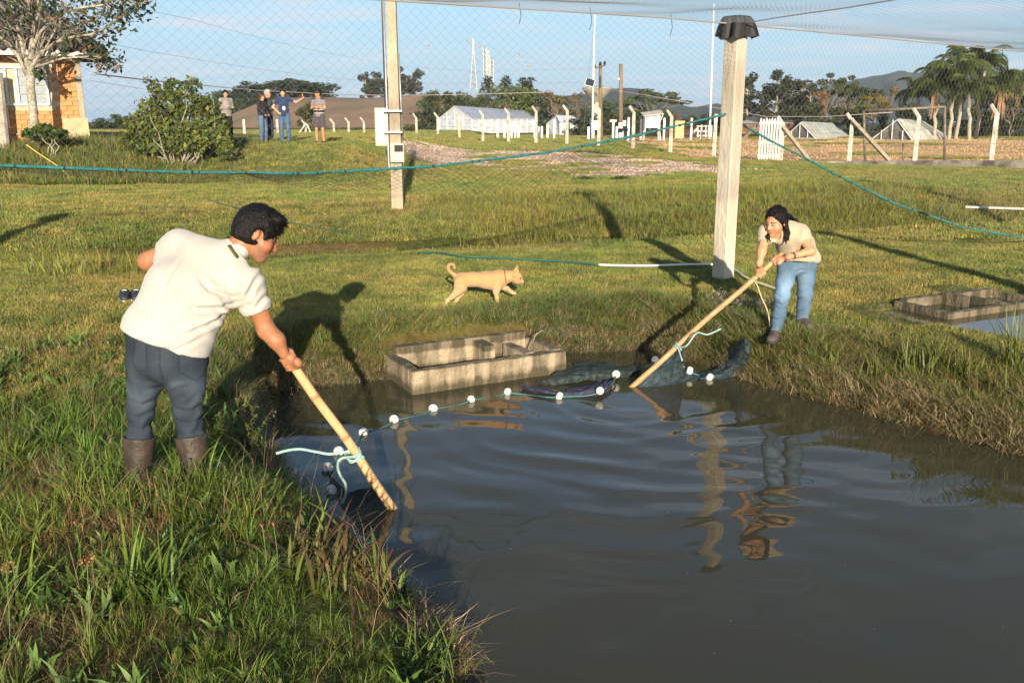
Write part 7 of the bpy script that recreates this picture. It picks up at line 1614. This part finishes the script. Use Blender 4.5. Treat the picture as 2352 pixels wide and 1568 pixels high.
JCR = [[(296, 925), (322, 935), (350, 922)], [(292, 952), (320, 962), (352, 948)], [(296, 985), (325, 990), (348, 978)], [(384, 938), (425, 950), (470, 935)], [(388, 968), (430, 978), (474, 962)], [(395, 998), (430, 1004), (470, 992)], [(386, 905), (410, 893), (440, 888)], [(384, 908), (362, 896), (335, 892)], [(470, 830), (474, 880), (470, 930)]]
def jeanfold(V):
    z = V[:, 2]; x = V[:, 0]; k = fbm(x*6, V[:, 1]*6, z*11, 3); kz = np.exp(-((z-float(knL[2])+.03)/.13)**2); return creases(V, JCR, 4.36, .0055, .010) + .006*k + .0045*kz*np.sin(z*70 + 22*fbm(x*5, V[:, 1]*5, z*3, 2))*(.5+vnoise(x*9, z*9, V[:, 1]*9)) + .004*np.sin(x*45+z*30)*np.exp(-((z-float(hpL[2])+.10)/.07)**2)
pk = [(J(402, 790, 4.3)[[0, 2]], J(468, 802, 4.3)[[0, 2]], J(463, 862, 4.3)[[0, 2]], J(437, 885, 4.3)[[0, 2]], J(408, 858, 4.3)[[0, 2]]), (J(300, 775, 4.3)[[0, 2]], J(332, 790, 4.3)[[0, 2]], J(336, 850, 4.3)[[0, 2]], J(312, 855, 4.3)[[0, 2]], J(301, 835, 4.3)[[0, 2]])]
def jeancol(V):
    C = denim_col((.009, .014, .023), (.044, .056, .070))(V); wear = sstep(.0, .5, fbm(V[:, 0]*5+3, V[:, 2]*5, o=2))[:, None]*.35; C = C*(1+wear)
    back = V[:, 1] < .02
    for poly in pk:
        d = np.abs(sdpoly(V[:, 0], V[:, 2], np.array(poly))); w_ = sstep(.0045, .002, d)*back; C *= (1-.35*w_)[:, None]
        d2 = sdpoly(V[:, 0], V[:, 2], np.array(poly)); C[back & (d2 < -.004)] *= 1.15
    C[(np.abs(V[:, 0]-float((hpL+hpR)[0]/2)-.02) < .005) & back & (V[:, 2] > float(hpL[2])-.10)] *= .72
    fade = np.exp(-((V[:, 2]-float(hpL[2])+.16)/.09)**2)*sstep(-.5, .5, fbm(V[:, 0]*8, V[:, 2]*8, o=3)); C *= (1+1.3*fade)[:, None]
    return C
solid('jeans', jean + [plane(anL + _v((0, 0, .07)), (0, 0, -1), .005)], .0068, M_DENIM, man, jeancol, jeanfold)
m_boot = mat('muddy_rubber_boot', (.055, .037, .026), .6, var=.5, vscale=9, bump=.3, bscale=40, col2=(.018, .013, .010))
for an, kn, tx in ((anL, knL, .02), (anR, knR, .07)):
    top = an + (kn-an)*min(1.0, .19/np.linalg.norm(kn-an)); gr = an.copy(); gr[2] -= .09
    solid('rubber_boot', [cap(an, top, .062, .082, ((1, 0, 0), 1.02)), cap(an + _v((0, -.01, -.05)), gr + _v((tx, .17, .045)), .052, .042, k=.04), plane(gr, (0, 0, -1)), plane(top + (kn-an)*.0, kn-an, .004), cap(top - (kn-an)*.06, top + (kn-an)*.2, .068, .076, k=.004, op='sub')], .007, m_boot, man)

# ---------------------------------------------------------------- woman with the brown pole
WB0 = at(1806, 765, Y=7.86); WB0.z = gz(WB0.x, WB0.y); wom = thing('person', 'woman in beige shirt and blue jeans leaning over the long brown pole', 'person', WB0); mo = Vector(WB0)
SKW = (.56, .275, .155); side = nrm((1, .22, .0))
W0_, W1_, W2_ = J(1842, 592, 8.00), J(1826, 562, 7.88), J(1806, 536, 7.76)
shR, shL = J(1760, 534, 7.72), J(1838, 534, 7.82); elR, wrR = J(1750, 576, 7.64), J(1744, 606, 7.60); elL, wrL = J(1862, 577, 7.68), J(1812, 590, 7.60)
def onW(px): 
    k = (px-1448)/(1792-1448); return _v(WP_BOT.lerp(WP_TOP, k) - mo)
# the rod is seen in perspective: solve for the point of the rod in that picture column
def rodat(px):
    best = min((abs((lambda p: CX+FPX*p.x/(p.y*math.cos(PITCH)-(p.z-CAMH)*math.sin(PITCH)))(WP_BOT.lerp(WP_TOP, k/200)) - px), k/200) for k in range(205)); return _v(WP_BOT.lerp(WP_TOP, best[1]) - mo)
gR, gL = rodat(1746), rodat(1782); HC = J(1782, 511, 7.66); hf = head_frame((-.70, -.60, -.26), (-.16, -.22, 1)); nk = J(1802, 536, 7.76)
hpR, hpL = J(1810, 606, 7.96), J(1852, 604, 8.02); knR, knL = J(1796, 682, 7.84), J(1850, 676, 7.98); anR, anL = J(1784, 752, 7.84), J(1842, 738, 7.99)
for q in (anR, anL): q[2] = gz(q[0]+mo.x, q[1]+mo.y) - mo.z + .075
body = head_prims(HC, hf, .98, nk, .045, True) + [cap(W0_, W1_, .09, .09, (side, 1.3)), cap(W1_, W2_, .09, .085, (side, 1.4)), cap(shR, shL, .05, .05)]
body += chain([shR, elR, wrR], [.045, .036, .024]) + chain([shL, elL, wrL], [.045, .037, .024]) + fist(gR, WPD, wrR-gR, .0228, .92, 1) + fist(gL, WPD, wrL-gL, .0228, .92, -1)
body += [cap(wrR, gR + nrm(wrR-gR)*.05, .022, .020), cap(wrL, gL + nrm(wrL-gL)*.05, .022, .020)] + chain([hpR, knR, anR], [.07, .05, .035]) + chain([hpL, knL, anL], [.07, .05, .035])
solid('body', body, .0076, M_SKIN, wom, head_col(HC, hf, .98, SKW))
f_, u_, r_ = hf; Hp = lambda a, b, d: HC + (f_*a + r_*b + u_*d)*.98
hl = [ell(Hp(-.016, 0, .038), (.110, .086, .108), (f_, r_, u_), .01), ell(Hp(-.05, 0, -.02), (.065, .075, .08), (f_, r_, u_), .03), plane(Hp(.045, 0, 0), f_*.8-u_*.55, .008)] 
def lock(pts_, r): return chain(pts_, r, .02)
hw = [ell(Hp(-.016, 0, .038), (.107, .084, .106), (f_, r_, u_), .01), ell(Hp(-.05, 0, -.01), (.060, .066, .065), (f_, r_, u_), .03)]
hair = hw + [plane(Hp(.020, 0, 0), f_*.82-u_*.57, .008), plane(Hp(0, 0, -.075), -u_, .02)]
ho = solid('hair', hair, .0066, M_HAIR, wom, fold=lambda V: .003*np.sin(70*((V-HC)@r_) + 3*vnoise(V[:, 0]*20, V[:, 1]*20)) + .002*fbm(V[:, 0]*60, V[:, 1]*60, V[:, 2]*60, 2))
def strands(ob, n, L, down, seed, wd=.0018):
    me = ob.data; V = np.empty(len(me.vertices)*3, np.float32); me.vertices.foreach_get('co', V); V = V.reshape(-1, 3); N_ = np.empty(len(me.vertices)*3, np.float32); me.vertices.foreach_get('normal', N_); N_ = N_.reshape(-1, 3); g = np.random.default_rng(seed)
    i = g.integers(0, len(V), n); p, nn = V[i], N_[i]; d = _v(down) - nn*(nn@_v(down))[:, None] + g.normal(0, .18, (n, 3)) + nn*.05; d /= np.linalg.norm(d, axis=1)[:, None]; w_ = np.cross(d, nn); w_ /= np.linalg.norm(w_, axis=1)[:, None]+1e-6; ll = g.uniform(.5, 1, (n, 1))*L; q0 = p + nn*.0015
    VV = np.stack([q0-w_*wd, q0+w_*wd, q0+d*ll*.5+w_*wd*.8+nn*.002, q0+d*ll*.5-w_*wd*.8+nn*.002, q0+d*ll], 1).reshape(-1, 3); FF = (np.array([(0, 1, 2), (0, 2, 3), (3, 2, 4)])[None]+(np.arange(n)*5)[:, None, None]).reshape(-1, 3); return link('hair_strands', np_mesh('hair_strands', VV, None, FF), M_HAIR, ob if ob.parent is None or ob.parent.parent is None else ob.parent, False)
strands(ho, 1100, .035, -u_*.9 - f_*.25, 5)
lk = lock([Hp(-.02, -.080, .03), Hp(-.02, -.085, -.05), J(1806, 545, 7.62), J(1805, 562, 7.60)], [.014, .015, .013, .005]) + lock([Hp(-.05, -.07, .0), J(1811, 535, 7.66), J(1811, 552, 7.62)], [.014, .014, .006])
solid('hair_lock', lk, .006, M_HAIR, ho); lk = lock([Hp(-.02, .080, .02), Hp(-.02, .085, -.06), J(1764, 543, 7.60), J(1770, 556, 7.58)], [.014, .015, .012, .005]); solid('hair_lock', lk, .006, M_HAIR, ho)
solid('ponytail', lock([Hp(-.10, 0, .02), J(1812, 498, 7.84), J(1826, 508, 7.88), J(1832, 520, 7.86)], [.028, .026, .020, .008]), .006, M_HAIR, ho)
shirt = [cap(W0_ + (W0_-W1_)*.05, W1_, .125, .120, (side, 1.30)), cap(W1_, W2_, .120, .108, (side, 1.40), .05), cap(shR, shL, .066, .068, k=.06), cap(shR, shR*.40+elR*.60, .066, .060, k=.04), cap(shL, shL*.40+elL*.60, .066, .062, k=.04), cap(W0_, J(1832, 604, 7.86), .10, .085, (side, 1.3), .05), cap(W2_, nk, .08, .058, k=.05)]
shirt += [plane(shR*.45+elR*.55, elR-shR, .004, .11), plane(shL*.45+elL*.55, elL-shL, .004, .11), plane(J(1838, 603, 7.9), nrm((0, -.25, -1)), .008), ell(Hp(.02, 0, -.10), (.050, .050, .07), (f_, r_, u_), .01, 'sub')]
def wfold(V): return .0055*fbm(V[:, 0]*8, V[:, 1]*8, V[:, 2]*10, 3) + .004*np.sin(V[:, 0]*40 + V[:, 2]*50 + 4*vnoise(V[:, 0]*6, V[:, 2]*6))*sstep(float(W2_[2]), float(W0_[2]), V[:, 2])
shw = solid('shirt', shirt, .0075, cotton('beige_cotton', (.47, .375, .265)), wom, fold=wfold)
solid('collar', [cap(nk + r_*.05 + f_*.01, nk + f_*.09 - u_*.02 + r_*.02, .018, .014), cap(nk - r_*.05 + f_*.01, nk + f_*.09 - u_*.02 - r_*.02, .018, .014), cap(nk - r_*.05, nk + r_*.05, .02, .02)], .006, MATS['beige_cotton'], shw)
solid('undershirt', [cap(nk + f_*.07 - u_*.03, nk + f_*.06 - u_*.06, .022, .02)], .006, m_white, wom)
jean = [cap(hpR, hpL, .092, .094, k=.04), cap(W0_ + _v((0, 0, -.01)), (hpR+hpL)/2, .104, .108, (side, 1.28), .05)] + chain([hpR, (hpR+knR)/2, knR, (knR+anR)/2, anR], [.084, .074, .060, .054, .055], .04) + chain([hpL, (hpL+knL)/2, knL, (knL+anL)/2, anL], [.084, .075, .061, .055, .056], .04)
WCR = [[(1782, 676), (1797, 684), (1812, 676)], [(1780, 694), (1795, 700), (1808, 694)], [(1832, 668), (1848, 676), (1866, 668)], [(1834, 688), (1848, 694), (1864, 686)], [(1828, 628), (1812, 620), (1798, 622)], [(1830, 630), (1846, 622), (1862, 624)], [(1774, 730), (1784, 735), (1796, 730)], [(1830, 720), (1842, 725), (1854, 718)]]
def wj(V): return creases(V, WCR, 7.80, .006, .009)*1.0 + .005*fbm(V[:, 0]*8, V[:, 1]*8, V[:, 2]*10, 3) + .004*np.exp(-((V[:, 2]-float(knR[2]))/.10)**2)*np.sin(V[:, 2]*75 + 20*fbm(V[:, 0]*6, V[:, 2]*4, o=2)) + .005*np.exp(-((V[:, 2]-float(anR[2])-.03)/.05)**2)*np.sin(V[:, 2]*90)
solid('jeans', jean + [plane(anR + _v((0, 0, -.035)), (0, 0, -1), .004)], .0085, M_DENIM, wom, (lambda V: denim_col((.045, .090, .155), (.15, .225, .31))(V)*(1+.9*np.exp(-((V[:, 2]-float(hpR[2])+.20)/.11)**2)*sstep(.15, -.1, V[:, 1]))[:, None]), wj)
m_shoe = mat('dark_trail_shoe', (.045, .04, .04), .7, var=.6, vscale=30, col2=(.11, .08, .075)); m_sole = mat('black_sole', (.03, .03, .03), .8); m_red = mat('red_lace', (.55, .05, .06), .7)
def shoe(parent, an, d, L=.25, s=1.0, ms=m_shoe, lace=m_red, msole=m_sole, name='shoe'):
    d = nrm((d[0], d[1], 0)); x = _v((d[1], -d[0], 0)); heel = an - d*.05*s; toe = an + d*(L-.07)*s; zg = an[2]-.075
    a0, a1 = heel.copy(), toe.copy(); a0[2] = zg+.045*s; a1[2] = zg+.036*s; mid = (a0+a1)/2
    o = solid(name, [cap(a0, mid, .042*s, .044*s, (x, 1.0)), cap(mid, a1, .046*s, .040*s, (x, 1.12)), cap(an + _v((0, 0, -.01)), a0 + d*.02, .046*s, .044*s, k=.03), plane(_v((0, 0, zg+.02)), (0, 0, -1)), plane(an + _v((0, 0, .02)), (0, 0, 1))], .006, ms, parent)
    solid('sole', [cap(a0 - _v((0, 0, .025)), mid - _v((0, 0, .025)), .046*s, .049*s, (x, 1.02)), cap(mid - _v((0, 0, .02)), a1 - _v((0, 0, .018)), .049*s, .044*s, (x, 1.12)), plane(_v((0, 0, zg)), (0, 0, -1)), plane(_v((0, 0, zg+.026)), (0, 0, 1), .003)], .006, msole, o)
    if lace is not None:
        q = MB()
        for k in range(4): p = an + d*(.05+.026*k)*s; p[2] = zg + (.092-.010*k)*s; q.tube([Vector(p-x*.022), Vector(p + _v((0, 0, .006))), Vector(p+x*.022)], .004, 5)
        q.build('laces', lace, o)
    return o
shoe(wom, anR, (-.45, -.85)); shoe(wom, anL, (.05, -1))
q = MB(); c = wrL + (elL-wrL)*.18; d = nrm(elL-wrL); q.tube([Vector(c-d*.010), Vector(c+d*.010)], .031, 14); q.build('wrist_watch', mat('dark_strap', (.10, .05, .05), .5), wom, True)
MANS = thing('sneakers', 'pair of black and white sneakers left on the lawn behind the man', 'shoes', onground(300, 686)); so3 = Vector(MANS.location)
for k, dx in enumerate((-.055, .06)):
    shoe(MANS, _v((dx, .02*k, .075)), (.35, -.9), .27, 1.05, mat('black_sneaker', (.03, .03, .032), .6, var=.3, vscale=30), mat('white_trim', (.7, .7, .7), .6), mat('white_sole', (.75, .73, .70), .6), 'sneaker')
# ---------------------------------------------------------------- dog
DB = at(1098, 706, Y=9.0); DB.z = gz(DB.x, DB.y) + .045; dog = thing('dog', 'tan short haired dog trotting across the lawn with its tail curled up', 'dog', DB); mo = Vector(DB)
def K(u, v, Y): return J(971.6+.1257*(u)+0, 557.6+.1257*v, Y)      # points read off an enlargement of the dog
K = lambda u, v, Y: J((1150 + u*350/2352)*.84483, (660 + v*350/2352)*.84483, Y)
yC, yN, yF = 9.0, 8.93, 9.07
D_ = []
D_ += [cap(K(700, 680, yC), K(900, 668, yC), .066, .066, k=.04), cap(K(900, 668, yC), K(1150, 680, yC), .068, .080, k=.04), cap(K(1150, 680, yC), K(1370, 668, yC), .082, .086, k=.04), ell(K(1330, 725, yC), (.085, .065, .088), k=.04), ell(K(710, 690, yC), (.072, .062, .075), k=.04)]
D_ += [cap(K(1400, 620, yC), K(1600, 600, yC), .066, .050, k=.04), cap(K(1380, 690, yC), K(1540, 640, yC), .062, .046, k=.04)]
D_ += [ell(K(1690, 612, yC), (.058, .048, .050), k=.03), cap(K(1720, 635, yC), K(1818, 712, yC), .036, .020, k=.025), cap(K(1700, 690, yC), K(1790, 745, yC), .028, .017, k=.02), ell(K(1838, 722, yC), (.014, .014, .013), k=.008), ell(K(1765, 612, yC), (.022, .036, .020), k=.02)]
for yy, tip, bs in ((yN-.01, (1752, 488), (1680, 590)), (yF, (1728, 425), (1665, 560))):
    a, b = K(*bs, yy), K(*tip, yy); D_ += [cap(a, (a+b)/2, .026, .022, ((0, 1, 0), .5), .012), cap((a+b)/2, b + (b-a)*.12, .022, .004, ((0, 1, 0), .5), .008)]
D_ += chain([K(640, 620, yC), K(560, 575, yC), K(490, 520, yC), K(455, 460, yC), K(470, 405, yC), K(520, 385, yC), K(560, 400, yC), K(578, 450, yC), K(570, 490, yC)], [.024, .018, .016, .0145, .013, .012, .011, .010, .006], .012)
# hind legs (near one stretched back), fore legs (near one planted, far one lifted)
D_ += [ell(K(680, 780, yN), (.064, .040, .085), k=.04)] + chain([K(690, 800, yN), K(620, 900, yN), K(540, 980, yN), K(450, 1050, yN), K(395, 1150, yN), K(372, 1215, yN)], [.054, .036, .025, .018, .013, .013], .025) + [cap(K(372, 1215, yN), K(400, 1225, yN), .017, .014, k=.01)]
D_ += [ell(K(715, 790, yF), (.05, .036, .07), k=.04)] + chain([K(730, 830, yF), K(690, 940, yF), K(620, 1040, yF), K(580, 1095, yF), K(640, 1150, yF), K(700, 1178, yF)], [.042, .028, .018, .015, .013, .013], .02) + [cap(K(690, 1172, yF), K(745, 1180, yF), .018, .014, k=.01)]
D_ += [ell(K(1350, 790, yN), (.042, .034, .075), k=.04)] + chain([K(1345, 790, yN), K(1330, 900, yN), K(1350, 1010, yN), K(1362, 1100, yN), K(1375, 1135, yN)], [.036, .025, .018, .014, .015], .02) + [cap(K(1375, 1138, yN), K(1465, 1158, yN), .019, .014, k=.01)]
D_ += chain([K(1400, 790, yF), K(1480, 815, yF), K(1545, 835, yF), K(1600, 885, yF), K(1640, 915, yF)], [.034, .025, .019, .015, .015], .02) + [cap(K(1640, 915, yF), K(1685, 922, yF), .019, .014, k=.01)]
hz_ = {n: K(*q, yC) for n, q in dict(nose=(1840, 722), muz=(1790, 735), eye=(1778, 640), mouth=(1770, 750), belly=(1050, 850), chest=(1400, 860)).items()}
def dogcol(V):
    C = np.array((.48, .265, .115))*np.ones((len(V), 1)); zc = float(K(1000, 700, yC)[2]); k = sstep(zc+.03, zc-.10, V[:, 2])[:, None]; C = C*(1-.55*k) + np.array((.55, .37, .22))*.55*k
    C *= (1+.16*fbm(V[:, 0]*7, V[:, 1]*7, V[:, 2]*7, 3))[:, None]
    t = sstep(zc+.07, zc+.11, V[:, 2])[:, None]*.35; C = C*(1-t) + np.array((.36, .165, .06))*t
    def m_(p, r0, r1, c, a=1.0): w_ = (a*sstep(r1, r0, np.linalg.norm(V-hz_[p], axis=1)))[:, None]; C[:] = C*(1-w_) + np.array(c)*w_
    m_('muz', .02, .06, (.30, .14, .07), .55); m_('nose', .012, .020, (.012, .010, .010)); 
    e = np.linalg.norm((V-hz_['eye'])[:, [0, 2]], axis=1); w_ = (sstep(.012, .007, e))[:, None]; C[:] = C*(1-w_) + np.array((.02, .012, .01))*w_
    e = np.abs((V-hz_['mouth'])[:, 2] + .5*(V-hz_['mouth'])[:, 0]*-.6); w_ = (sstep(.006, .003, e)*sstep(.035, .025, np.abs((V-hz_['mouth'])[:, 0])))[:, None]; C[:] = C*(1-w_) + np.array((.03, .015, .012))*w_
    return C
solid('body', D_, .0070, mat('short_fur', (.5, .3, .15), .8, attr='col', var=.10, vscale=70, bump=.25, bscale=260, spec=.2, sheen=.2), dog, dogcol)
a = K(1490, 505, yC); b = K(1525, 735, yC); c = (a+b)/2; ax = nrm(a-b); q = MB(); L = np.linalg.norm(a-b)/2; q.tube([Vector(c + ax*math.cos(t)*(L+.004) + _v((0, 1, 0))*math.sin(t)*.072) for t in np.linspace(0, 2*PI, 29)], .006, 6); q.build('collar', mat('brown_collar', (.30, .09, .04), .6), dog, True)

# ---------------------------------------------------------------- the onlookers
def onlooker(label, px, feet, top, Y, yaw, skin, hairm, shirtm, legm, shoem, armL, armR, hgt, short=False, bare=False, female=False, vest=None, bulk=1.0, hair='short', look=None, long_sleeve=False, boots=None, legcol=None, cap_=False):
    """standing person; yaw = 0 faces the camera; arm = list of joint offsets (right, front, up) in metres, from the shoulder on"""
    global mo
    b = at(px, feet, Y=Y) if Y > 0 else Vector((.05, Y, 0)); b.z = gz(b.x, b.y); H_ = hgt; t = thing('person', label, 'person', b); mo = Vector(b); c_, s_ = math.cos(yaw), math.sin(yaw)
    fr_ = _v((s_, -c_, 0)); rt = _v((c_, s_, 0))            # rt = picture right when yaw = 0
    P = lambda r, f, z: rt*r + fr_*f + _v((0, 0, z)); h = .013; k = H_/1.72
    hc = P(0, .02, 1.60*k); lf = fr_ if look is None else look; hf = head_frame(lf); bw = bulk
    sh = {q: P(q*.175*bw, 0, 1.40*k) for q in (-1, 1)}; ch, wa, hp = P(0, 0, 1.27*k), P(0, 0, 1.08*k), P(0, 0, .93*k)
    arms = {}
    for q, A in ((-1, armL), (1, armR)):
        arms[q] = [sh[q]] + [P(*j) for j in A]
    legs = {q: [P(q*.095, 0, .88*k), P(q*.11, .02, .48*k), P(q*.12, -.01, .08)] for q in (-1, 1)}
    body = head_prims(hc, hf, k, P(0, 0, 1.40*k), .052) + [cap(hp, wa, .11, .10, (rt, 1.35)), cap(wa, ch, .10, .11, (rt, 1.4)), cap(sh[-1], sh[1], .05, .05)]
    for q in (-1, 1):
        A = arms[q]; body += chain(A[:3], [.046, .038, .027], .03); d = nrm(A[2]-A[1]); body += open_hand(A[2], d, fr_*.3 + _v((0, 0, .4)), .8, .7, q) + chain(legs[q], [.075, .052, .038], .03)
    if bare: body += [cap(legs[q][2], legs[q][2] + P(0, .12, -.05), .035, .03) for q in (-1, 1)]
    solid('body', body, .012, M_SKIN, t, head_col(hc, hf, k, skin))
    if hair == 'short': hair_short(hc, hf, k, .011, hairm, t, -.065, .016, 0)
    else:
        f, u, r = hf; Q = lambda a, b_, d: hc + (f*a + r*b_ + u*d)*k
        hh = [ell(Q(-.02, 0, .035), (.115*k, .095*k, .112*k), (f, r, u)), ell(Q(-.035, 0, -.07), (.075*k, .092*k, .09*k), (f, r, u), .04), plane(Q(.045, 0, 0), f*.85-u*.5, .01)] if hair == 'bob' else [ell(Q(-.018, 0, .038), (.108*k, .086*k, .106*k), (f, r, u)), ell(Q(-.11, 0, .02), (.035, .035, .035), k=.02), plane(Q(.042, 0, 0), f*.8-u*.6, .01)]
        solid('hair', hh, .011, hairm, t)
    if cap_:
        f, u, r = hf; Q = lambda a, b_, d: hc + (f*a + r*b_ + u*d)*k
        solid('cap', [ell(Q(-.01, 0, .045), (.112, .092, .10), (f, r, u)), plane(Q(0, 0, .045), -u, .01), cap(Q(.08, -.03, .052), Q(.14, 0, .042), .05, .045, (u, .22), .02), cap(Q(.08, .03, .052), Q(.14, 0, .042), .05, .045, (u, .22), .02)], .011, m_black, t)
    fold_ = lambda V: .006*fbm(V[:, 0]*7, V[:, 1]*7, V[:, 2]*9, 3)
    tor = [cap(P(0, 0, .90*k), wa, .128*bw, .125*bw, (rt, 1.30)), cap(wa, ch, .125*bw, .130*bw, (rt, 1.32), .05), cap(ch, P(0, 0, 1.40*k), .125*bw, .085, (rt, 1.2), .05), cap(sh[-1], sh[1], .068, .068, k=.06)]
    for q in (-1, 1):
        A = arms[q]
        if long_sleeve: tor += chain([A[0], A[1], A[2]], [.066, .056, .045], .03)
        else: tor += [cap(A[0], A[0]*.48+A[1]*.52, .066, .060, k=.03)]
    tor += [plane(P(0, 0, .86*k), (0, 0, -1), .01)]
    so_ = solid('top', tor, .0125, shirtm, t, None if vest is None else vest, fold_)
    lr = [.098, .088, .074, .068, .062]
    lg = [cap(P(-.08, 0, .92*k), P(.08, 0, .92*k), .105*bw, .105*bw, k=.05)]
    for q in (-1, 1):
        a_, b_, d_ = legs[q]
        lg += chain([a_, (a_+b_)/2, b_], [.105, .100, .092], .05) if short else chain([a_, (a_+b_)/2, b_, (b_+d_)/2, d_], lr, .04)
    if short: lg += [plane(P(0, 0, .52*k), (0, 0, -1), .006)]
    lg += [plane(P(0, 0, .97*k), (0, 0, 1), .006)]
    solid('shorts' if short else 'trousers', lg, .0125, legm, t, legcol, fold_)
    for q in (-1, 1):
        a_ = legs[q][2]
        if boots is not None: solid('boot', [cap(a_ + _v((0, 0, -.02)), legs[q][1]*.72 + a_*.28, .055, .070), cap(a_ + _v((0, 0, -.03)), a_ + P(0, .13, -.045), .05, .04), plane(_v((0, 0, 0)), (0, 0, -1)), plane(legs[q][1]*.72+a_*.28, (0, 0, 1))], .012, boots, t)
        else: solid('shoe', [cap(a_ + P(0, -.03, -.03), a_ + P(0, .15, -.045), .048, .040), plane(_v((0, 0, 0)), (0, 0, -1))], .012, shoem, t)
    return t, P, hc, arms
CROSS = ([(-.23, .04, 1.13), (.03, .19, 1.13)], [(.23, .04, 1.13), (-.05, .22, 1.16)])
m_bk = mat('black_cloth', (.016, .016, .018), .85, bump=.2, bscale=150); m_gr = cotton('grey_wool', (.27, .245, .225)); m_navy = cotton('navy_cotton', (.022, .040, .105)); m_shorts = cotton('grey_shorts', (.075, .065, .072)); m_strip = mat('striped_polo', (.2, .2, .2), .9, attr='col', bump=.2, bscale=200)
onlooker('woman in grey sweater and black trousers with folded arms by the bush', 525, 326, 213, 31.4, R(55), (.55, .28, .17), M_HAIR, m_gr, m_bk, m_bk, *CROSS, 1.70, bulk=1.12, hair='bun', look=nrm((.35, -.93, -.1)), long_sleeve=True)
onlooker('grey haired man in dark jacket standing behind the black jacketed woman', 620, 322, 207, 31.9, R(75), (.52, .26, .16), M_HAIRG, mat('charcoal_jacket', (.055, .05, .055), .85), mat('dark_jeans', (.02, .03, .055), .85), m_bk, *CROSS, 1.76, look=nrm((.95, -.3, -.05)), long_sleeve=True)
onlooker('brown haired woman in black jacket, jeans and tall black boots', 606, 323, 219, 31.2, R(70), (.55, .28, .17), M_HAIRB, m_bk, M_DENIM, m_bk, [(-.20, .02, 1.12), (-.12, .16, .95)], [(.20, .02, 1.12), (.12, .16, .95)], 1.60, hair='bob', look=nrm((.92, -.38, -.1)), long_sleeve=True, boots=mat('black_leather_boot', (.012, .011, .011), .35), legcol=denim_col((.05, .085, .15), (.13, .19, .27)), bulk=.98)
t_, P_, hc_, ar_ = onlooker('man in navy shirt and jeans gesturing with a raised thumb', 656, 323, 207, 31.3, R(6), (.58, .31, .19), M_HAIR, m_navy, M_DENIM, m_bk, [(-.36, .02, 1.18), (-.16, .12, 1.0)], [(.43, .06, 1.34), (.64, .14, 1.46)], 1.76, legcol=denim_col((.035, .075, .14), (.10, .17, .27)))
q = MB(); q.box(Vector(P_(.03, .175, 1.14)), (.085, .012, .12), bev=.004); q.build('badge', mat('white_card', (.75, .75, .75), .5), t_); q = MB(); q.tube([Vector(P_(-.06, .09, 1.42)), Vector(P_(-.02, .165, 1.30)), Vector(P_(.03, .172, 1.20))], .006, 5); q.tube([Vector(P_(.07, .09, 1.42)), Vector(P_(.06, .165, 1.30)), Vector(P_(.03, .172, 1.20))], .006, 5); q.build('lanyard', mat('green_lanyard2', (.03, .10, .07), .6), t_)
solid('thumb', chain([P_(.66, .16, 1.52), P_(.66, .17, 1.60)], [.016, .012]), .008, M_SKIN, t_, lambda V: np.array((.58, .31, .19))*np.ones((len(V), 1)))
def stripes(V):
    z = V[:, 2]; C = np.array((.20, .17, .165))*np.ones((len(V), 1)); C[np.abs(z-1.03) < .035] = (.02, .02, .022); C[(np.abs(z-1.085) < .012) | (np.abs(z-.975) < .012)] = (.42, .40, .38); C[np.abs(z-1.14) < .012] = (.38, .36, .35); C[(z > 1.40) & (np.abs(V[:, 0]) > .09)] = (.03, .03, .035); return C
t_, P_, hc_, ar_ = onlooker('man in black cap, striped polo and grey shorts with folded arms', 736, 326, 220, 30.6, R(-12), (.50, .22, .12), M_HAIR, m_strip, m_shorts, m_bk, *CROSS, 1.70, short=True, bare=True, vest=stripes, look=nrm((-.75, -.65, -.1)), cap_=True, bulk=1.02)
# ================================================================ air
q = MB(); q.box((0, 1600, 60), (5600, 3500, 140)); hzo = q.build('haze', None, None)
hm = bpy.data.materials.new('haze_air'); hm.use_nodes = True; ht = hm.node_tree; ht.nodes.clear(); ho_ = ht.nodes.new('ShaderNodeOutputMaterial'); hv = ht.nodes.new('ShaderNodeVolumePrincipled')
hv.inputs['Color'].default_value = (0.62, 0.78, 1.0, 1); hv.inputs['Density'].default_value = 0.00016; hv.inputs['Anisotropy'].default_value = 0.0; ht.links.new(hv.outputs[0], ho_.inputs['Volume'])
hzo.data.materials.append(hm); tag(hzo, 'thin blue haze between the near field and the mountain', 'haze', kind='stuff')
